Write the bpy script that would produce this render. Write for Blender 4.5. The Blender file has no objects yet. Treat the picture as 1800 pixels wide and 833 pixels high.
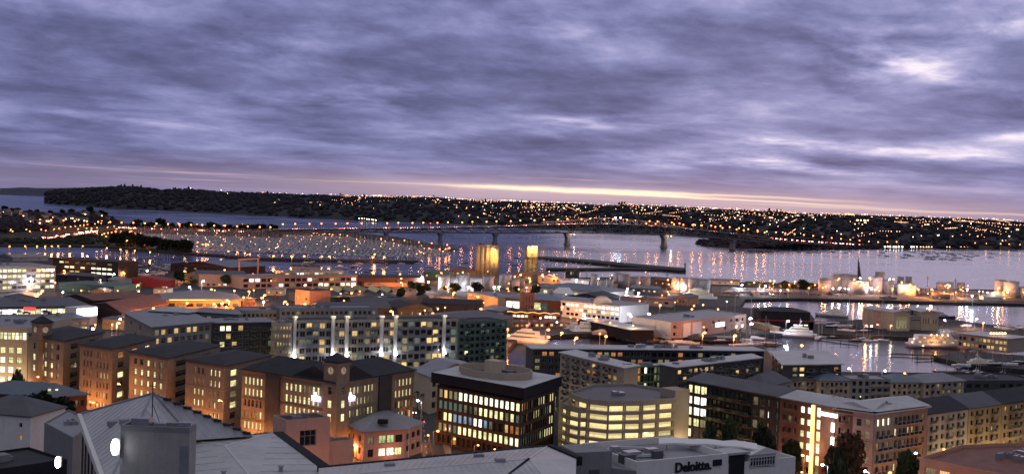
import bpy, bmesh, math, random
from mathutils import Vector, Matrix
random.seed(7)
S = bpy.context.scene
C = S.collection
R = math.radians
# ---------------------------------------------------------------- camera
FP, CX, CY, CAMZ = 2135.0, 900.0, 416.5, 80.0
PITCH, ROLL = math.atan(58.0 / FP), math.atan(0.035)
FWD = Vector((0, math.cos(PITCH), -math.sin(PITCH)))
UP0 = Vector((0, math.sin(PITCH), math.cos(PITCH)))
RT0 = Vector((1, 0, 0))
RT = RT0 * math.cos(ROLL) + UP0 * math.sin(ROLL)
UP = UP0 * math.cos(ROLL) - RT0 * math.sin(ROLL)
cam_data = bpy.data.cameras.new('camera')
cam = bpy.data.objects.new('camera', cam_data)
C.objects.link(cam)
cam_data.sensor_width = 36.0
cam_data.sensor_fit = 'HORIZONTAL'
cam_data.lens = 36.0 * FP / 1800.0
cam_data.clip_start = 1.0
cam_data.clip_end = 60000.0
cam.matrix_world = Matrix.Translation((0, 0, CAMZ)) @ Matrix((RT, UP, -FWD)).transposed().to_4x4()
S.camera = cam
# ---------------------------------------------------------------- render settings
S.view_settings.view_transform = 'Standard'
S.view_settings.look = 'None'
S.view_settings.exposure = 0.2
S.view_settings.gamma = 1.0
S.render.engine = 'CYCLES'
S.cycles.use_denoising = True
S.cycles.max_bounces = 4
S.cycles.diffuse_bounces = 2
S.cycles.glossy_bounces = 2
S.cycles.transmission_bounces = 2
S.cycles.caustics_reflective = False
S.cycles.caustics_refractive = False
S.cycles.sample_clamp_indirect = 1.5
S.cycles.sample_clamp_direct = 0.0
S.cycles.filter_width = 1.55
S.cycles.use_light_tree = True


class NT:
    """small helper to write shader maths"""
    def __init__(self, tree):
        self.t = tree
    def n(self, kind, **kw):
        nd = self.t.nodes.new(kind)
        for k, v in kw.items():
            setattr(nd, k, v)
        return nd
    def put(self, sock, v):
        if hasattr(v, 'links') or hasattr(v, 'is_linked'):
            self.t.links.new(v, sock)
        elif isinstance(v, (tuple, list)) and len(v) == 3 and sock.type == 'RGBA':
            sock.default_value = (*v, 1)
        else:
            sock.default_value = v
    def m(self, op, a, b=0.0, c=None, clamp=False):
        nd = self.n('ShaderNodeMath', operation=op, use_clamp=clamp)
        self.put(nd.inputs[0], a); self.put(nd.inputs[1], b)
        if c is not None: self.put(nd.inputs[2], c)
        return nd.outputs[0]
    def mix(self, f, a, b, typ='MIX'):
        nd = self.n('ShaderNodeMix', data_type='RGBA', blend_type=typ)
        self.put(nd.inputs[0], f); self.put(nd.inputs[6], a); self.put(nd.inputs[7], b)
        return nd.outputs[2]
    def ss(self, x, lo, hi):
        nd = self.n('ShaderNodeMapRange', interpolation_type='SMOOTHSTEP')
        self.put(nd.inputs[0], x); self.put(nd.inputs[1], lo); self.put(nd.inputs[2], hi)
        return nd.outputs[0]
    def xyz(self, a, b, c=0.0):
        nd = self.n('ShaderNodeCombineXYZ')
        self.put(nd.inputs[0], a); self.put(nd.inputs[1], b); self.put(nd.inputs[2], c)
        return nd.outputs[0]
    def noise(self, v, scale=1.0, detail=4.0, rough=0.55, dist=0.0):
        nd = self.n('ShaderNodeTexNoise')
        self.put(nd.inputs['Vector'], v)
        nd.inputs['Scale'].default_value = scale
        nd.inputs['Detail'].default_value = detail
        nd.inputs['Roughness'].default_value = rough
        nd.inputs['Distortion'].default_value = dist
        return nd.outputs['Fac']


# ---------------------------------------------------------------- sky: a broken cloud deck at dusk
SUN_AZ, SUN_EL = R(14), R(2.0)
world = bpy.data.worlds.new('World')
S.world = world
world.use_nodes = True
wt = world.node_tree
wt.nodes.clear()
q = NT(wt)
tc = q.n('ShaderNodeTexCoord')
sep = q.n('ShaderNodeSeparateXYZ'); wt.links.new(tc.outputs['Generated'], sep.inputs[0])
dx, dy, dz = sep.outputs
el = q.m('MAXIMUM', dz, 0.0)
az = q.m('ARCTAN2', dx, dy)
ly = q.m('MULTIPLY', q.m('LOGARITHM', q.m('ADD', el, 0.028), 2.71828), 4.3)
lx = q.m('MULTIPLY', az, 9.5)
pv = q.xyz(q.m('ADD', lx, q.m('MULTIPLY', ly, .25)), ly, 4.4)
big = q.noise(pv, 0.9, 8.0, 0.58, 0.15)
fine = q.noise(q.xyz(q.m('MULTIPLY', lx, 1.3), q.m('MULTIPLY', ly, 1.5), 9.1), 1.9, 5.0, 0.6, 0.4)
broad = q.noise(q.xyz(q.m('MULTIPLY', az, 2.2), q.m('MULTIPLY', el, 26.0), 3.7), 1.0, 4.0, 0.5, 0.3)


def patch(a0, e0, wa, we, amp, slope=0.0):
    """a soft opening in the deck around azimuth a0, elevation e0"""
    ua = q.m('DIVIDE', q.m('SUBTRACT', az, a0), wa)
    ec = q.m('SUBTRACT', q.m('SUBTRACT', el, e0), q.m('MULTIPLY', q.m('SUBTRACT', az, a0), slope))
    ue = q.m('DIVIDE', ec, we)
    r2 = q.m('ADD', q.m('MULTIPLY', ua, ua), q.m('MULTIPLY', ue, ue))
    return q.m('MULTIPLY', q.m('POWER', 2.718, q.m('MULTIPLY', r2, -1.0)), amp)


def px2(pxx, pyy):
    return (pxx - 900) / FP, (358.5 + 0.035 * (pxx - 900) - pyy) / FP


opens = None
for (X, Y, wx, wy, amp, sl) in [(1540, 95, 130, 50, .42, .1), (1600, 140, 120, 22, .5, -.25), (1720, 70, 70, 22, .4, .2), (1480, 150, 60, 30, .25, 0),
                                (570, 180, 120, 12, .5, 0), (1040, 215, 95, 12, .62, 0), (690, 160, 90, 16, .22, 0),
                                (1340, 252, 90, 9, .6, -.12), (1400, 290, 140, 14, .6, -.05), (1560, 272, 200, 14, .42, -.05),
                                (1200, 285, 130, 14, .3, 0), (430, 95, 90, 28, .22, 0), (240, 218, 150, 10, .28, -.05),
                                (40, 10, 90, 26, .3, 0), (1760, 250, 60, 12, .4, 0), (1000, 60, 160, 40, .18, 0), (960, 235, 60, 40, .1, 0)]:
    a0, e0 = px2(X, Y)
    p_ = patch(a0, e0, wx / FP, wy / FP, amp, sl)
    opens = p_ if opens is None else q.m('ADD', opens, p_)
dens = q.m('ADD', q.m('MULTIPLY', q.m('SUBTRACT', big, 0.5), 1.3), q.m('MULTIPLY', q.m('SUBTRACT', fine, 0.5), 0.42))
dens = q.m('ADD', dens, q.m('MULTIPLY', q.m('SUBTRACT', broad, 0.5), 0.75))
rightw = q.ss(az, -0.45, 0.45)
lum = q.m('ADD', q.m('ADD', q.m('MULTIPLY', dens, 1.15), 0.29), q.m('MULTIPLY', rightw, 0.15))
lum = q.m('ADD', lum, q.m('MULTIPLY', opens, q.m('ADD', 0.55, q.m('MULTIPLY', dens, 2.2))))
ramp = q.n('ShaderNodeValToRGB')
wt.links.new(q.m('MULTIPLY', lum, 0.8, clamp=True), ramp.inputs[0])
cr = ramp.color_ramp
cr.interpolation = 'B_SPLINE'
while len(cr.elements) < 6: cr.elements.new(0.5)
for e, (p_, c_) in zip(cr.elements, [(0.0, (.080, .086, .185)), (.2, (.138, .146, .305)), (.4, (.225, .234, .455)),
                                     (.6, (.37, .37, .62)), (.8, (.66, .60, .80)), (1.0, (1.0, .90, .98))]):
    e.position = p_; e.color = (*c_, 1)
sky = ramp.outputs[0]
# the low band: pinkish air under the far edge of the deck, with thin bright slits
low = q.m('SUBTRACT', 1.0, q.ss(el, 0.004, 0.040))
warm = patch(0.07, 0.0, .42, 0.2, 1.0)
slit_v = q.xyz(q.m('MULTIPLY', az, 5.0), q.m('MULTIPLY', q.m('ADD', el, q.m('MULTIPLY', az, 0.01)), 260.0), 8.1)
slits = q.noise(slit_v, 1.0, 4.0, 0.6, 0.2)
pink = q.mix(warm, (.20, .17, .30), (.42, .31, .40))
sky = q.mix(q.m('MULTIPLY', low, 0.62), sky, pink)
sl2 = q.m('MULTIPLY', q.ss(slits, 0.56, 0.78), q.m('MULTIPLY', low, q.m('ADD', 0.25, q.m('MULTIPLY', warm, .6))))
sky = q.mix(sl2, sky, (.95, .62, .56))
wob = q.m('MULTIPLY', q.m('SUBTRACT', q.noise(q.xyz(q.m('MULTIPLY', az, 14.0), 0.0, 2.2), 1.0, 4.0, 0.6), 0.5), 0.0035)
elw = q.m('ADD', el, wob)
def streak(a0, e0, wa, we, amp, slope):
    ua = q.m('DIVIDE', q.m('SUBTRACT', az, a0), wa)
    ua = q.m('MULTIPLY', ua, ua); ua = q.m('MULTIPLY', ua, ua)
    ec = q.m('SUBTRACT', q.m('SUBTRACT', elw, e0), q.m('MULTIPLY', q.m('SUBTRACT', az, a0), slope))
    ue = q.m('DIVIDE', ec, we)
    r2 = q.m('ADD', ua, q.m('MULTIPLY', ue, ue))
    return q.m('MULTIPLY', q.m('POWER', 2.718, q.m('MULTIPLY', r2, -1.0)), amp)
st = q.m('ADD', streak(0.055, 0.0126, 0.10, 0.0017, 1.1, -0.012), streak(0.16, 0.0098, 0.13, 0.0006, .6, -0.02))
st = q.m('ADD', st, streak(0.15, 0.0132, 0.12, 0.0008, .5, -0.016))
st = q.m('ADD', st, streak(-0.08, 0.0138, 0.09, 0.0005, .22, 0.002))
st = q.m('ADD', st, streak(0.34, 0.0055, 0.14, 0.0008, .3, -0.008))
sky = q.mix(streak(0.12, 0.0085, 0.27, 0.0075, .42, -0.012), sky, (.80, .55, .52))
stb = q.mix(q.m('MINIMUM', st, 1.0), sky, (1.35, .98, .70))
# darker towards the east behind the camera
behind = q.ss(dy, -0.6, 0.5)
stb = q.mix(1.0, stb, q.mix(behind, (.95, .90, .82), (1, 1, 1)), 'MULTIPLY')
high = q.ss(el, .22, .6)
stb = q.mix(high, stb, q.mix(q.ss(big, .35, .65), (.26, .265, .31), (.44, .44, .50)))
nis = q.n('ShaderNodeTexSky', sky_type='NISHITA')
nis.sun_disc = False
nis.sun_elevation = SUN_EL
nis.sun_rotation = SUN_AZ
bg1 = q.n('ShaderNodeBackground'); q.put(bg1.inputs[0], stb); bg1.inputs[1].default_value = 0.93
bg2 = q.n('ShaderNodeBackground'); wt.links.new(nis.outputs[0], bg2.inputs[0]); bg2.inputs[1].default_value = 0.0012
addb = q.n('ShaderNodeAddShader'); wt.links.new(bg1.outputs[0], addb.inputs[0]); wt.links.new(bg2.outputs[0], addb.inputs[1])
wo = q.n('ShaderNodeOutputWorld'); wt.links.new(addb.outputs[0], wo.inputs[0])
world.cycles.sampling_method = 'AUTOMATIC'
# the sun has just gone: only a weak, very soft glow is left in its direction
sd = bpy.data.lights.new('dusk_sun', 'SUN'); sd.energy = 0.12; sd.angle = R(25); sd.color = (1.0, .75, .7)
so = bpy.data.objects.new('dusk_sun', sd); C.objects.link(so)
so.rotation_euler = (R(80), 0, -SUN_AZ + math.pi)
so.location = (0, 500, 400)

# ---------------------------------------------------------------- helpers
def hor(px): return 358.5 + 0.035 * (px - 900)

def at(px, py, z=0.0):
    """world point at height z seen at photo pixel (px, py)"""
    d = FWD + RT * ((px - CX) / FP) + UP * ((CY - py) / FP)
    t = (z - CAMZ) / d.z
    return Vector((d.x * t, d.y * t, z))

def atd(px, py, Y):
    d = FWD + RT * ((px - CX) / FP) + UP * ((CY - py) / FP)
    t = Y / d.y
    return Vector((d.x * t, Y, CAMZ + d.z * t))

def topix(p):
    v = Vector(p) - Vector((0, 0, CAMZ))
    w = v.dot(FWD)
    return CX + FP * v.dot(RT) / w, CY - FP * v.dot(UP) / w

def tag(o, label=None, cat=None, group=None, kind=None):
    if label: o['label'] = label
    if cat: o['category'] = cat
    if group: o['group'] = group
    if kind: o['kind'] = kind
    return o

def thing(name, label, cat, loc=(0, 0, 0), group=None, rz=0.0):
    o = bpy.data.objects.new(name, None)
    o.empty_display_size = 1.0
    C.objects.link(o)
    o.location = loc
    o.rotation_euler = (0, 0, rz)
    return tag(o, label, cat, group)

MATS = {}

class MB:
    def __init__(self):
        self.v, self.f, self.mi = [], [], []
    def face(self, pts, m=0):
        b = len(self.v)
        self.v.extend([tuple(p) for p in pts])
        self.f.append(tuple(range(b, b + len(pts)))); self.mi.append(m)
    def prism(self, poly, z0, z1, m=0, mtop=None, bottom=True):
        n = len(poly); b = len(self.v)
        zt = z1 if isinstance(z1, (list, tuple)) else [z1] * n
        for p in poly: self.v.append((p[0], p[1], z0))
        for p, z in zip(poly, zt): self.v.append((p[0], p[1], z))
        for i in range(n):
            j = (i + 1) % n
            self.f.append((b + i, b + j, b + n + j, b + n + i)); self.mi.append(m)
        self.f.append(tuple(b + n + i for i in range(n))); self.mi.append(m if mtop is None else mtop)
        if bottom:
            self.f.append(tuple(b + n - 1 - i for i in range(n))); self.mi.append(m)
    def box(self, c, s, rz=0.0, m=0):
        """c = centre of the bottom face"""
        co, si = math.cos(rz), math.sin(rz)
        hx, hy = s[0] / 2, s[1] / 2
        poly = [(c[0] + x * co - y * si, c[1] + x * si + y * co) for x, y in ((-hx, -hy), (hx, -hy), (hx, hy), (-hx, hy))]
        self.prism(poly, c[2], c[2] + s[2], m)
    def cyl(self, c, r, h, n=12, m=0, r2=None, mtop=None):
        r2 = r if r2 is None else r2
        b = len(self.v)
        for k in range(n):
            a = 2 * math.pi * k / n
            self.v.append((c[0] + r * math.cos(a), c[1] + r * math.sin(a), c[2]))
        for k in range(n):
            a = 2 * math.pi * k / n
            self.v.append((c[0] + r2 * math.cos(a), c[1] + r2 * math.sin(a), c[2] + h))
        for i in range(n):
            j = (i + 1) % n
            self.f.append((b + i, b + j, b + n + j, b + n + i)); self.mi.append(m)
        self.f.append(tuple(b + n + i for i in range(n))); self.mi.append(m if mtop is None else mtop)
        self.f.append(tuple(b + n - 1 - i for i in range(n))); self.mi.append(m)
    def bar(self, p, q_, r, n=4, m=0, r2=None):
        p, q_ = Vector(p), Vector(q_)
        d = (q_ - p)
        if d.length < 1e-6: return
        d.normalize()
        a = d.orthogonal().normalized(); b_ = d.cross(a)
        r2 = r if r2 is None else r2
        b = len(self.v)
        for (o, rr) in ((p, r), (q_, r2)):
            for k in range(n):
                t = 2 * math.pi * (k + .5) / n
                self.v.append(tuple(o + (a * math.cos(t) + b_ * math.sin(t)) * rr))
        for i in range(n):
            j = (i + 1) % n
            self.f.append((b + i, b + j, b + n + j, b + n + i)); self.mi.append(m)
        self.f.append(tuple(b + n - 1 - i for i in range(n))); self.mi.append(m)
        self.f.append(tuple(b + n + i for i in range(n))); self.mi.append(m)
    def ball(self, c, r, n=8, k=5, m=0, jit=0.0, sz=1.0):
        b = len(self.v)
        c = Vector(c)
        self.v.append(tuple(c + Vector((0, 0, r * sz))))
        for i in range(1, k):
            ph = math.pi * i / k
            for j in range(n):
                t = 2 * math.pi * j / n
                rr = r * (1 + random.uniform(-jit, jit))
                self.v.append((c.x + rr * math.sin(ph) * math.cos(t), c.y + rr * math.sin(ph) * math.sin(t), c.z + rr * sz * math.cos(ph)))
        self.v.append(tuple(c - Vector((0, 0, r * sz))))
        e = len(self.v) - 1
        for j in range(n):
            j2 = (j + 1) % n
            self.f.append((b, b + 1 + j, b + 1 + j2)); self.mi.append(m)
            self.f.append((e, b + 1 + (k - 2) * n + j2, b + 1 + (k - 2) * n + j)); self.mi.append(m)
            for i in range(k - 2):
                self.f.append((b + 1 + i * n + j, b + 1 + (i + 1) * n + j, b + 1 + (i + 1) * n + j2, b + 1 + i * n + j2)); self.mi.append(m)
    def loft(self, rings, m=0, caps=True, closed=True):
        b = len(self.v); n = len(rings[0])
        for r_ in rings:
            self.v.extend([tuple(p) for p in r_])
        for i in range(len(rings) - 1):
            for j in range(n if closed else n - 1):
                j2 = (j + 1) % n
                self.f.append((b + i * n + j, b + i * n + j2, b + (i + 1) * n + j2, b + (i + 1) * n + j)); self.mi.append(m)
        if caps:
            self.f.append(tuple(b + n - 1 - j for j in range(n))); self.mi.append(m)
            self.f.append(tuple(b + (len(rings) - 1) * n + j for j in range(n))); self.mi.append(m)
    def mesh(self, name, mats, off=(0, 0, 0), smooth=False):
        me = bpy.data.meshes.new(name)
        ox, oy, oz = off
        me.from_pydata([(x - ox, y - oy, z - oz) for x, y, z in self.v], [], self.f)
        for m_ in (mats if isinstance(mats, (list, tuple)) else [mats]):
            me.materials.append(M(m_))
        me.polygons.foreach_set('material_index', self.mi)
        if smooth:
            me.polygons.foreach_set('use_smooth', [True] * len(self.f))
        me.update()
        return me
    def build(self, name, mats, parent=None, off=None, smooth=False):
        """world-space geometry to ONE object; local to parent when given"""
        if off is None:
            off = tuple(parent.location) if parent is not None else (0, 0, 0)
            if parent is not None and parent.parent is not None:
                off = tuple(Vector(off) + parent.parent.location)
        o = bpy.data.objects.new(name, self.mesh(name, mats, off, smooth))
        C.objects.link(o)
        if parent is not None: o.parent = parent
        else: o.location = off
        return o

def M(name):
    if not isinstance(name, str): return name
    return MATS[name]

def material(name, col, rough=0.8, var=0.18, scale=0.35, bump=0.0, metal=0.0, spec=0.3, streak=0.0, col2=None, bscale=None):
    m = bpy.data.materials.new(name)
    m.use_nodes = True
    t = m.node_tree; k = NT(t)
    bs = t.nodes['Principled BSDF']
    tcn = k.n('ShaderNodeTexCoord')
    geo = k.n('ShaderNodeNewGeometry')
    pos = geo.outputs['Position']
    n1 = k.noise(pos, scale, 6.0, 0.65)
    n2 = k.noise(pos, scale * 9.0, 3.0, 0.6)
    f = k.m('ADD', k.m('MULTIPLY', n1, 0.65), k.m('MULTIPLY', n2, 0.35))
    f = k.ss(f, 0.32, 0.68)
    a = tuple(c * (1 - var) for c in col); b = tuple(min(1, c * (1 + var)) for c in col)
    if col2: b = col2
    c = k.mix(f, a, b)
    if streak > 0:       # rain streaks run down walls
        sp = k.n('ShaderNodeSeparateXYZ'); t.links.new(pos, sp.inputs[0])
        sn = k.noise(k.xyz(k.m('ADD', sp.outputs[0], k.m('MULTIPLY', sp.outputs[1], .6)), 0.0, k.m('MULTIPLY', sp.outputs[2], 0.08)), 1.3, 3.0, 0.6)
        c = k.mix(k.m('MULTIPLY', k.ss(sn, 0.5, 0.75), streak), c, tuple(x * 0.45 for x in col))
    t.links.new(c, bs.inputs['Base Color'])
    bs.inputs['Roughness'].default_value = rough
    bs.inputs['Metallic'].default_value = metal
    bs.inputs['Specular IOR Level'].default_value = spec
    if bump > 0:
        bn = k.n('ShaderNodeBump'); bn.inputs['Strength'].default_value = bump; bn.inputs['Distance'].default_value = 0.1
        t.links.new(k.noise(pos, bscale or scale * 6, 3.0), bn.inputs['Height'])
        t.links.new(bn.outputs[0], bs.inputs['Normal'])
    MATS[name] = m
    return m

def emitter(name, col, s, sampling='NONE'):
    m = bpy.data.materials.new(name)
    m.use_nodes = True
    t = m.node_tree; t.nodes.clear(); k = NT(t)
    e = k.n('ShaderNodeEmission'); e.inputs[0].default_value = (*col, 1); e.inputs[1].default_value = s
    o = k.n('ShaderNodeOutputMaterial'); t.links.new(e.outputs[0], o.inputs[0])
    m.cycles.emission_sampling = sampling
    MATS[name] = m
    return m

def room(name, col, s, contrast=0.5, blinds=0.0):
    """a lit room behind a window: ceiling light, walls and the dark shapes of what stands inside"""
    m = bpy.data.materials.new(name)
    m.use_nodes = True
    t = m.node_tree; t.nodes.clear(); k = NT(t)
    tcn = k.n('ShaderNodeTexCoord'); oi = k.n('ShaderNodeObjectInfo')
    sp = k.n('ShaderNodeSeparateXYZ'); t.links.new(tcn.outputs['Object'], sp.inputs[0])
    x, y, z = sp.outputs
    rnd = oi.outputs['Random']
    v = k.xyz(k.m('ADD', k.m('MULTIPLY', x, 4.2), k.m('MULTIPLY', rnd, 51.0)), 0.0, k.m('MULTIPLY', z, 2.0))
    nn = k.noise(v, 1.0, 3.0, 0.65)
    furn = k.m('MULTIPLY', k.ss(nn, 0.44, 0.62), k.ss(k.m('MULTIPLY', z, -1.0), -0.35, 0.3))
    val = k.m('SUBTRACT', 1.0, k.m('MULTIPLY', furn, contrast))
    blind = k.m('LESS_THAN', k.m('SUBTRACT', .5, k.m('MULTIPLY', k.m('FRACT', k.m('MULTIPLY', rnd, 7.31)), .62)), z)
    blind = k.m('MULTIPLY', blind, k.m('GREATER_THAN', k.m('FRACT', k.m('MULTIPLY', rnd, 3.77)), .45))
    val = k.m('MULTIPLY', val, k.m('SUBTRACT', 1.0, k.m('MULTIPLY', blind, .42)))
    val = k.m('MULTIPLY', val, k.m('ADD', 0.60, k.m('MULTIPLY', rnd, 0.5)))
    c = k.mix(k.ss(k.noise(v, 3.0, 2.0), 0.4, 0.7), tuple(a for a in col), tuple(a * b for a, b in zip(col, (.95, .82, .62))))
    e = k.n('ShaderNodeEmission'); t.links.new(c, e.inputs[0]); t.links.new(k.m('MULTIPLY', val, s), e.inputs[1])
    gl = k.n('ShaderNodeBsdfGlossy'); gl.inputs[0].default_value = (.08, .08, .08, 1); gl.inputs[1].default_value = 0.1
    ad = k.n('ShaderNodeAddShader'); t.links.new(e.outputs[0], ad.inputs[0]); t.links.new(gl.outputs[0], ad.inputs[1])
    o = k.n('ShaderNodeOutputMaterial'); t.links.new(ad.outputs[0], o.inputs[0])
    m.cycles.emission_sampling = 'NONE'
    MATS[name] = m
    return m

# walls
material('brick_tan', (.25, .20, .145), .85, .15, .5, .3, streak=.25)
material('brick_red', (.20, .085, .055), .85, .2, .6, .3, streak=.2)
material('brick_dark', (.06, .035, .03), .85, .2, .6, .3, streak=.2)
material('band_stone', (.30, .24, .19), .8, .12, .5, streak=.2)
material('white_wall', (.70, .69, .65), .7, .07, .25, streak=.22)
material('cream_wall', (.50, .42, .30), .75, .08, .3, streak=.22)
material('beige_wall', (.38, .31, .24), .8, .1, .3, streak=.22)
material('ochre_wall', (.42, .28, .13), .8, .1, .3, streak=.22)
material('pink_wall', (.50, .33, .28), .8, .08, .3, streak=.22)
material('salmon_wall', (.5, .27, .18), .8, .08, .3, streak=.22)
material('grey_wall', (.22, .22, .23), .75, .1, .3, streak=.25)
material('darkgrey_wall', (.06, .06, .066), .7, .15, .3, streak=.2)
material('black_wall', (.022, .022, .027), .8, .2, .3, spec=.1)
material('green_wall', (.10, .16, .12), .6, .15, .3)
material('teal_wall', (.05, .12, .12), .7, .15, .3)
material('red_wall', (.30, .03, .025), .7, .15, .3)
material('concrete', (.33, .32, .30), .9, .12, .4, streak=.3)
material('tank_white', (.62, .61, .57), .55, .08, .2, streak=.3)
material('tank_grey', (.33, .33, .34), .55, .1, .2, streak=.3)
material('silo', (.34, .28, .2), .85, .14, .25, streak=.4)
# roofs
material('roof_light', (.44, .44, .45), .6, .16, .12, .05, spec=.4)
material('roof_mid', (.23, .23, .26), .6, .16, .12, .05, spec=.4)
material('roof_grey', (.085, .085, .10), .6, .2, .15, .1)
material('roof_dark', (.026, .026, .034), .75, .3, .3, .2)
material('roof_blue', (.12, .145, .19), .5, .12, .15, .05, spec=.5)
material('roof_teal', (.06, .12, .12), .6, .2, .2)
material('roof_rust', (.21, .09, .07), .75, .3, .3, .1)
material('roof_red', (.25, .05, .04), .7, .2, .2)
material('metal', (.35, .35, .37), .4, .1, 1.0, metal=.6)
material('dark_metal', (.06, .06, .065), .5, .15, 1.0, metal=.3)
material('white_paint', (.75, .75, .74), .5, .05, .5)
material('frame_dark', (.05, .05, .05), .5, .1, 1.0)
material('frame_light', (.4, .4, .4), .5, .1, 1.0)
material('wood', (.12, .08, .05), .85, .3, 1.0)
material('trunk', (.05, .035, .025), .95, .3, 2.0)
material('leaves', (.045, .06, .025), .8, .45, .4)
material('leaves_dark', (.02, .028, .014), .85, .45, .3)
material('bush_hill', (.026, .0245, .032), .95, .5, .02)
material('hill_land', (.024, .022, .030), .95, .4, .004)
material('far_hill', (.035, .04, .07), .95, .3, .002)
material('asphalt', (.045, .045, .048), .8, .25, .25, .1)
material('yard', (.06, .057, .055), .85, .35, .06, .1)
material('ground', (.026, .026, .028), .9, .4, .03, .1)
material('pavement', (.17, .16, .155), .85, .15, .4)
material('kerb', (.3, .3, .29), .85, .1, .8)
material('road_paint', (.7, .7, .68), .7, .08, 1.0)
material('rock', (.045, .043, .042), .95, .5, .4, .5)
material('leaves_lamplit', (.085, .045, .022), .8, .5, .4)  # leaves reddened so their colour carries the street lamplight
material('verge', (.010, .012, .009), .95, .3, .1)
material('grass', (.03, .045, .018), .95, .3, .2)
material('hull_white', (.78, .78, .78), .3, .04, .4, spec=.5)
material('hull_dark', (.03, .035, .06), .3, .1, .4, spec=.5)
material('deck_teak', (.3, .2, .12), .8, .1, 1.0)
material('red_paint', (.45, .03, .02), .5, .1, .5)
material('teal_paint', (.02, .3, .3), .5, .1, .5)
material('car_white', (.7, .7, .7), .3, .03, .5, spec=.6)
material('car_dark', (.03, .03, .035), .3, .1, .5, spec=.6)
material('car_silver', (.3, .3, .32), .3, .05, .5, metal=.5)
material('car_red', (.3, .02, .02), .3, .05, .5, spec=.6)
material('rubber', (.02, .02, .02), .9, .1, 1.0)
material('steel_bridge', (.17, .17, .19), .6, .15, .05, metal=.0)
material('concrete_pier', (.26, .25, .25), .85, .12, .1, streak=.3)

def glass(name, col, rough=0.08, spec=0.8):
    m = bpy.data.materials.new(name); m.use_nodes = True
    b = m.node_tree.nodes['Principled BSDF']
    k = NT(m.node_tree)
    oi = k.n('ShaderNodeObjectInfo')
    c = k.mix(oi.outputs['Random'], tuple(x * .4 for x in col), tuple(x * 1.5 for x in col))
    m.node_tree.links.new(c, b.inputs['Base Color'])
    b.inputs['Roughness'].default_value = rough
    b.inputs['Specular IOR Level'].default_value = spec
    MATS[name] = m
glass('glass_dark', (.018, .02, .025))
glass('glass_green', (.02, .05, .04))
glass('glass_blue', (.03, .05, .09))
room('room_office', (1.0, .96, .50), 1.35, .55)
room('room_bright', (1.0, .98, .74), 2.2, .35)
room('room_white', (.95, 1.0, .98), 2.6, .3)
room('room_warm', (1.0, .68, .26), 1.0, .5)
room('room_orange', (1.0, .40, .12), .55, .6)
room('room_dim', (.62, .56, .32), .38, .8)
room('room_blue', (.40, .62, .9), .55, .7)
room('room_teal', (.35, .55, .5), .25, .8)
room('room_parking', (1.0, .82, .40), 1.1, .25)
room('room_green', (.75, .95, .45), .8, .6)
emitter('lamp_amber', (1.0, .29, .07), 12)
emitter('lamp_amber_far', (1.0, .25, .05), 9)
emitter('lamp_hill', (1.0, .44, .22), 5.5)
emitter('lamp_warm_far', (1.0, .48, .2), 8)
emitter('lamp_white_far', (1.0, .95, .75), 9)
emitter('lamp_white', (.86, .84, 1.0), 34)
emitter('lamp_red', (1.0, .06, .03), 10)
emitter('lamp_green', (.3, 1.0, .5), 8)
emitter('head_light', (1.0, .93, .75), 22)
emitter('tail_light', (1.0, .07, .03), 14)
emitter('sign_white', (.92, .95, 1.0), 3.5)
emitter('sign_violet', (.42, .28, 1.0), 3)
emitter('sign_cyan', (.1, .9, .95), 3)
emitter('sign_red', (1.0, .05, .04), 2)
emitter('sign_orange', (1.0, .42, .08), 2.4)
emitter('strip_orange', (1.0, .38, .07), 2.2)
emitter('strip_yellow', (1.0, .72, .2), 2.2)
emitter('strip_white', (.97, 1.0, .9), 3.0)
emitter('clock_dial', (.9, .62, .45), .30)
# ---------------------------------------------------------------- water
def water_material():
    m = bpy.data.materials.new('harbour_water'); m.use_nodes = True
    t = m.node_tree; k = NT(t); b = t.nodes['Principled BSDF']
    geo = k.n('ShaderNodeNewGeometry'); pos = geo.outputs['Position']
    t.nodes.remove(b)
    b = k.n('ShaderNodeBsdfGlossy'); b.inputs['Color'].default_value = (.47, .51, .60, 1)
    df = k.n('ShaderNodeBsdfDiffuse'); df.inputs['Color'].default_value = (.012, .016, .03, 1)
    fr = k.n('ShaderNodeFresnel'); fr.inputs['IOR'].default_value = 1.34
    mx = k.n('ShaderNodeMixShader'); t.links.new(fr.outputs[0], mx.inputs[0]); t.links.new(df.outputs[0], mx.inputs[1]); t.links.new(b.outputs[0], mx.inputs[2])
    t.links.new(mx.outputs[0], t.nodes['Material Output'].inputs[0])
    lane = k.noise(pos, 0.004, 5.0, 0.6, 0.6)
    mp = k.n('ShaderNodeMapping'); mp.inputs['Scale'].default_value = (.35, 1.0, 1.0); mp.inputs['Rotation'].default_value = (0, 0, .2)
    t.links.new(pos, mp.inputs[0])
    lane2 = k.noise(mp.outputs[0], 0.02, 4.0, 0.6, 0.3)
    t.links.new(k.m('ADD', 0.10, k.m('MULTIPLY', k.ss(k.m('ADD', k.m('MULTIPLY', lane, .6), k.m('MULTIPLY', lane2, .4)), .38, .62), 0.14)), b.inputs['Roughness'])
    w1 = k.noise(mp.outputs[0], 0.55, 3.0, 0.6)
    w2 = k.noise(mp.outputs[0], 0.09, 3.0, 0.6)
    h = k.m('ADD', k.m('MULTIPLY', w1, 0.25), k.m('MULTIPLY', w2, 0.9))
    bn = k.n('ShaderNodeBump'); bn.inputs['Strength'].default_value = 0.45; bn.inputs['Distance'].default_value = 0.9
    t.links.new(h, bn.inputs['Height']); t.links.new(bn.outputs[0], b.inputs['Normal'])
    MATS['water'] = m
water_material()
mb = MB()
NW = 48
ring = [(22000 * math.cos(2 * math.pi * k / NW), 22000 * math.sin(2 * math.pi * k / NW), 0.0) for k in range(NW)]
mb.face(ring)
tag(mb.build('water', 'water'), kind='structure')

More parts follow.
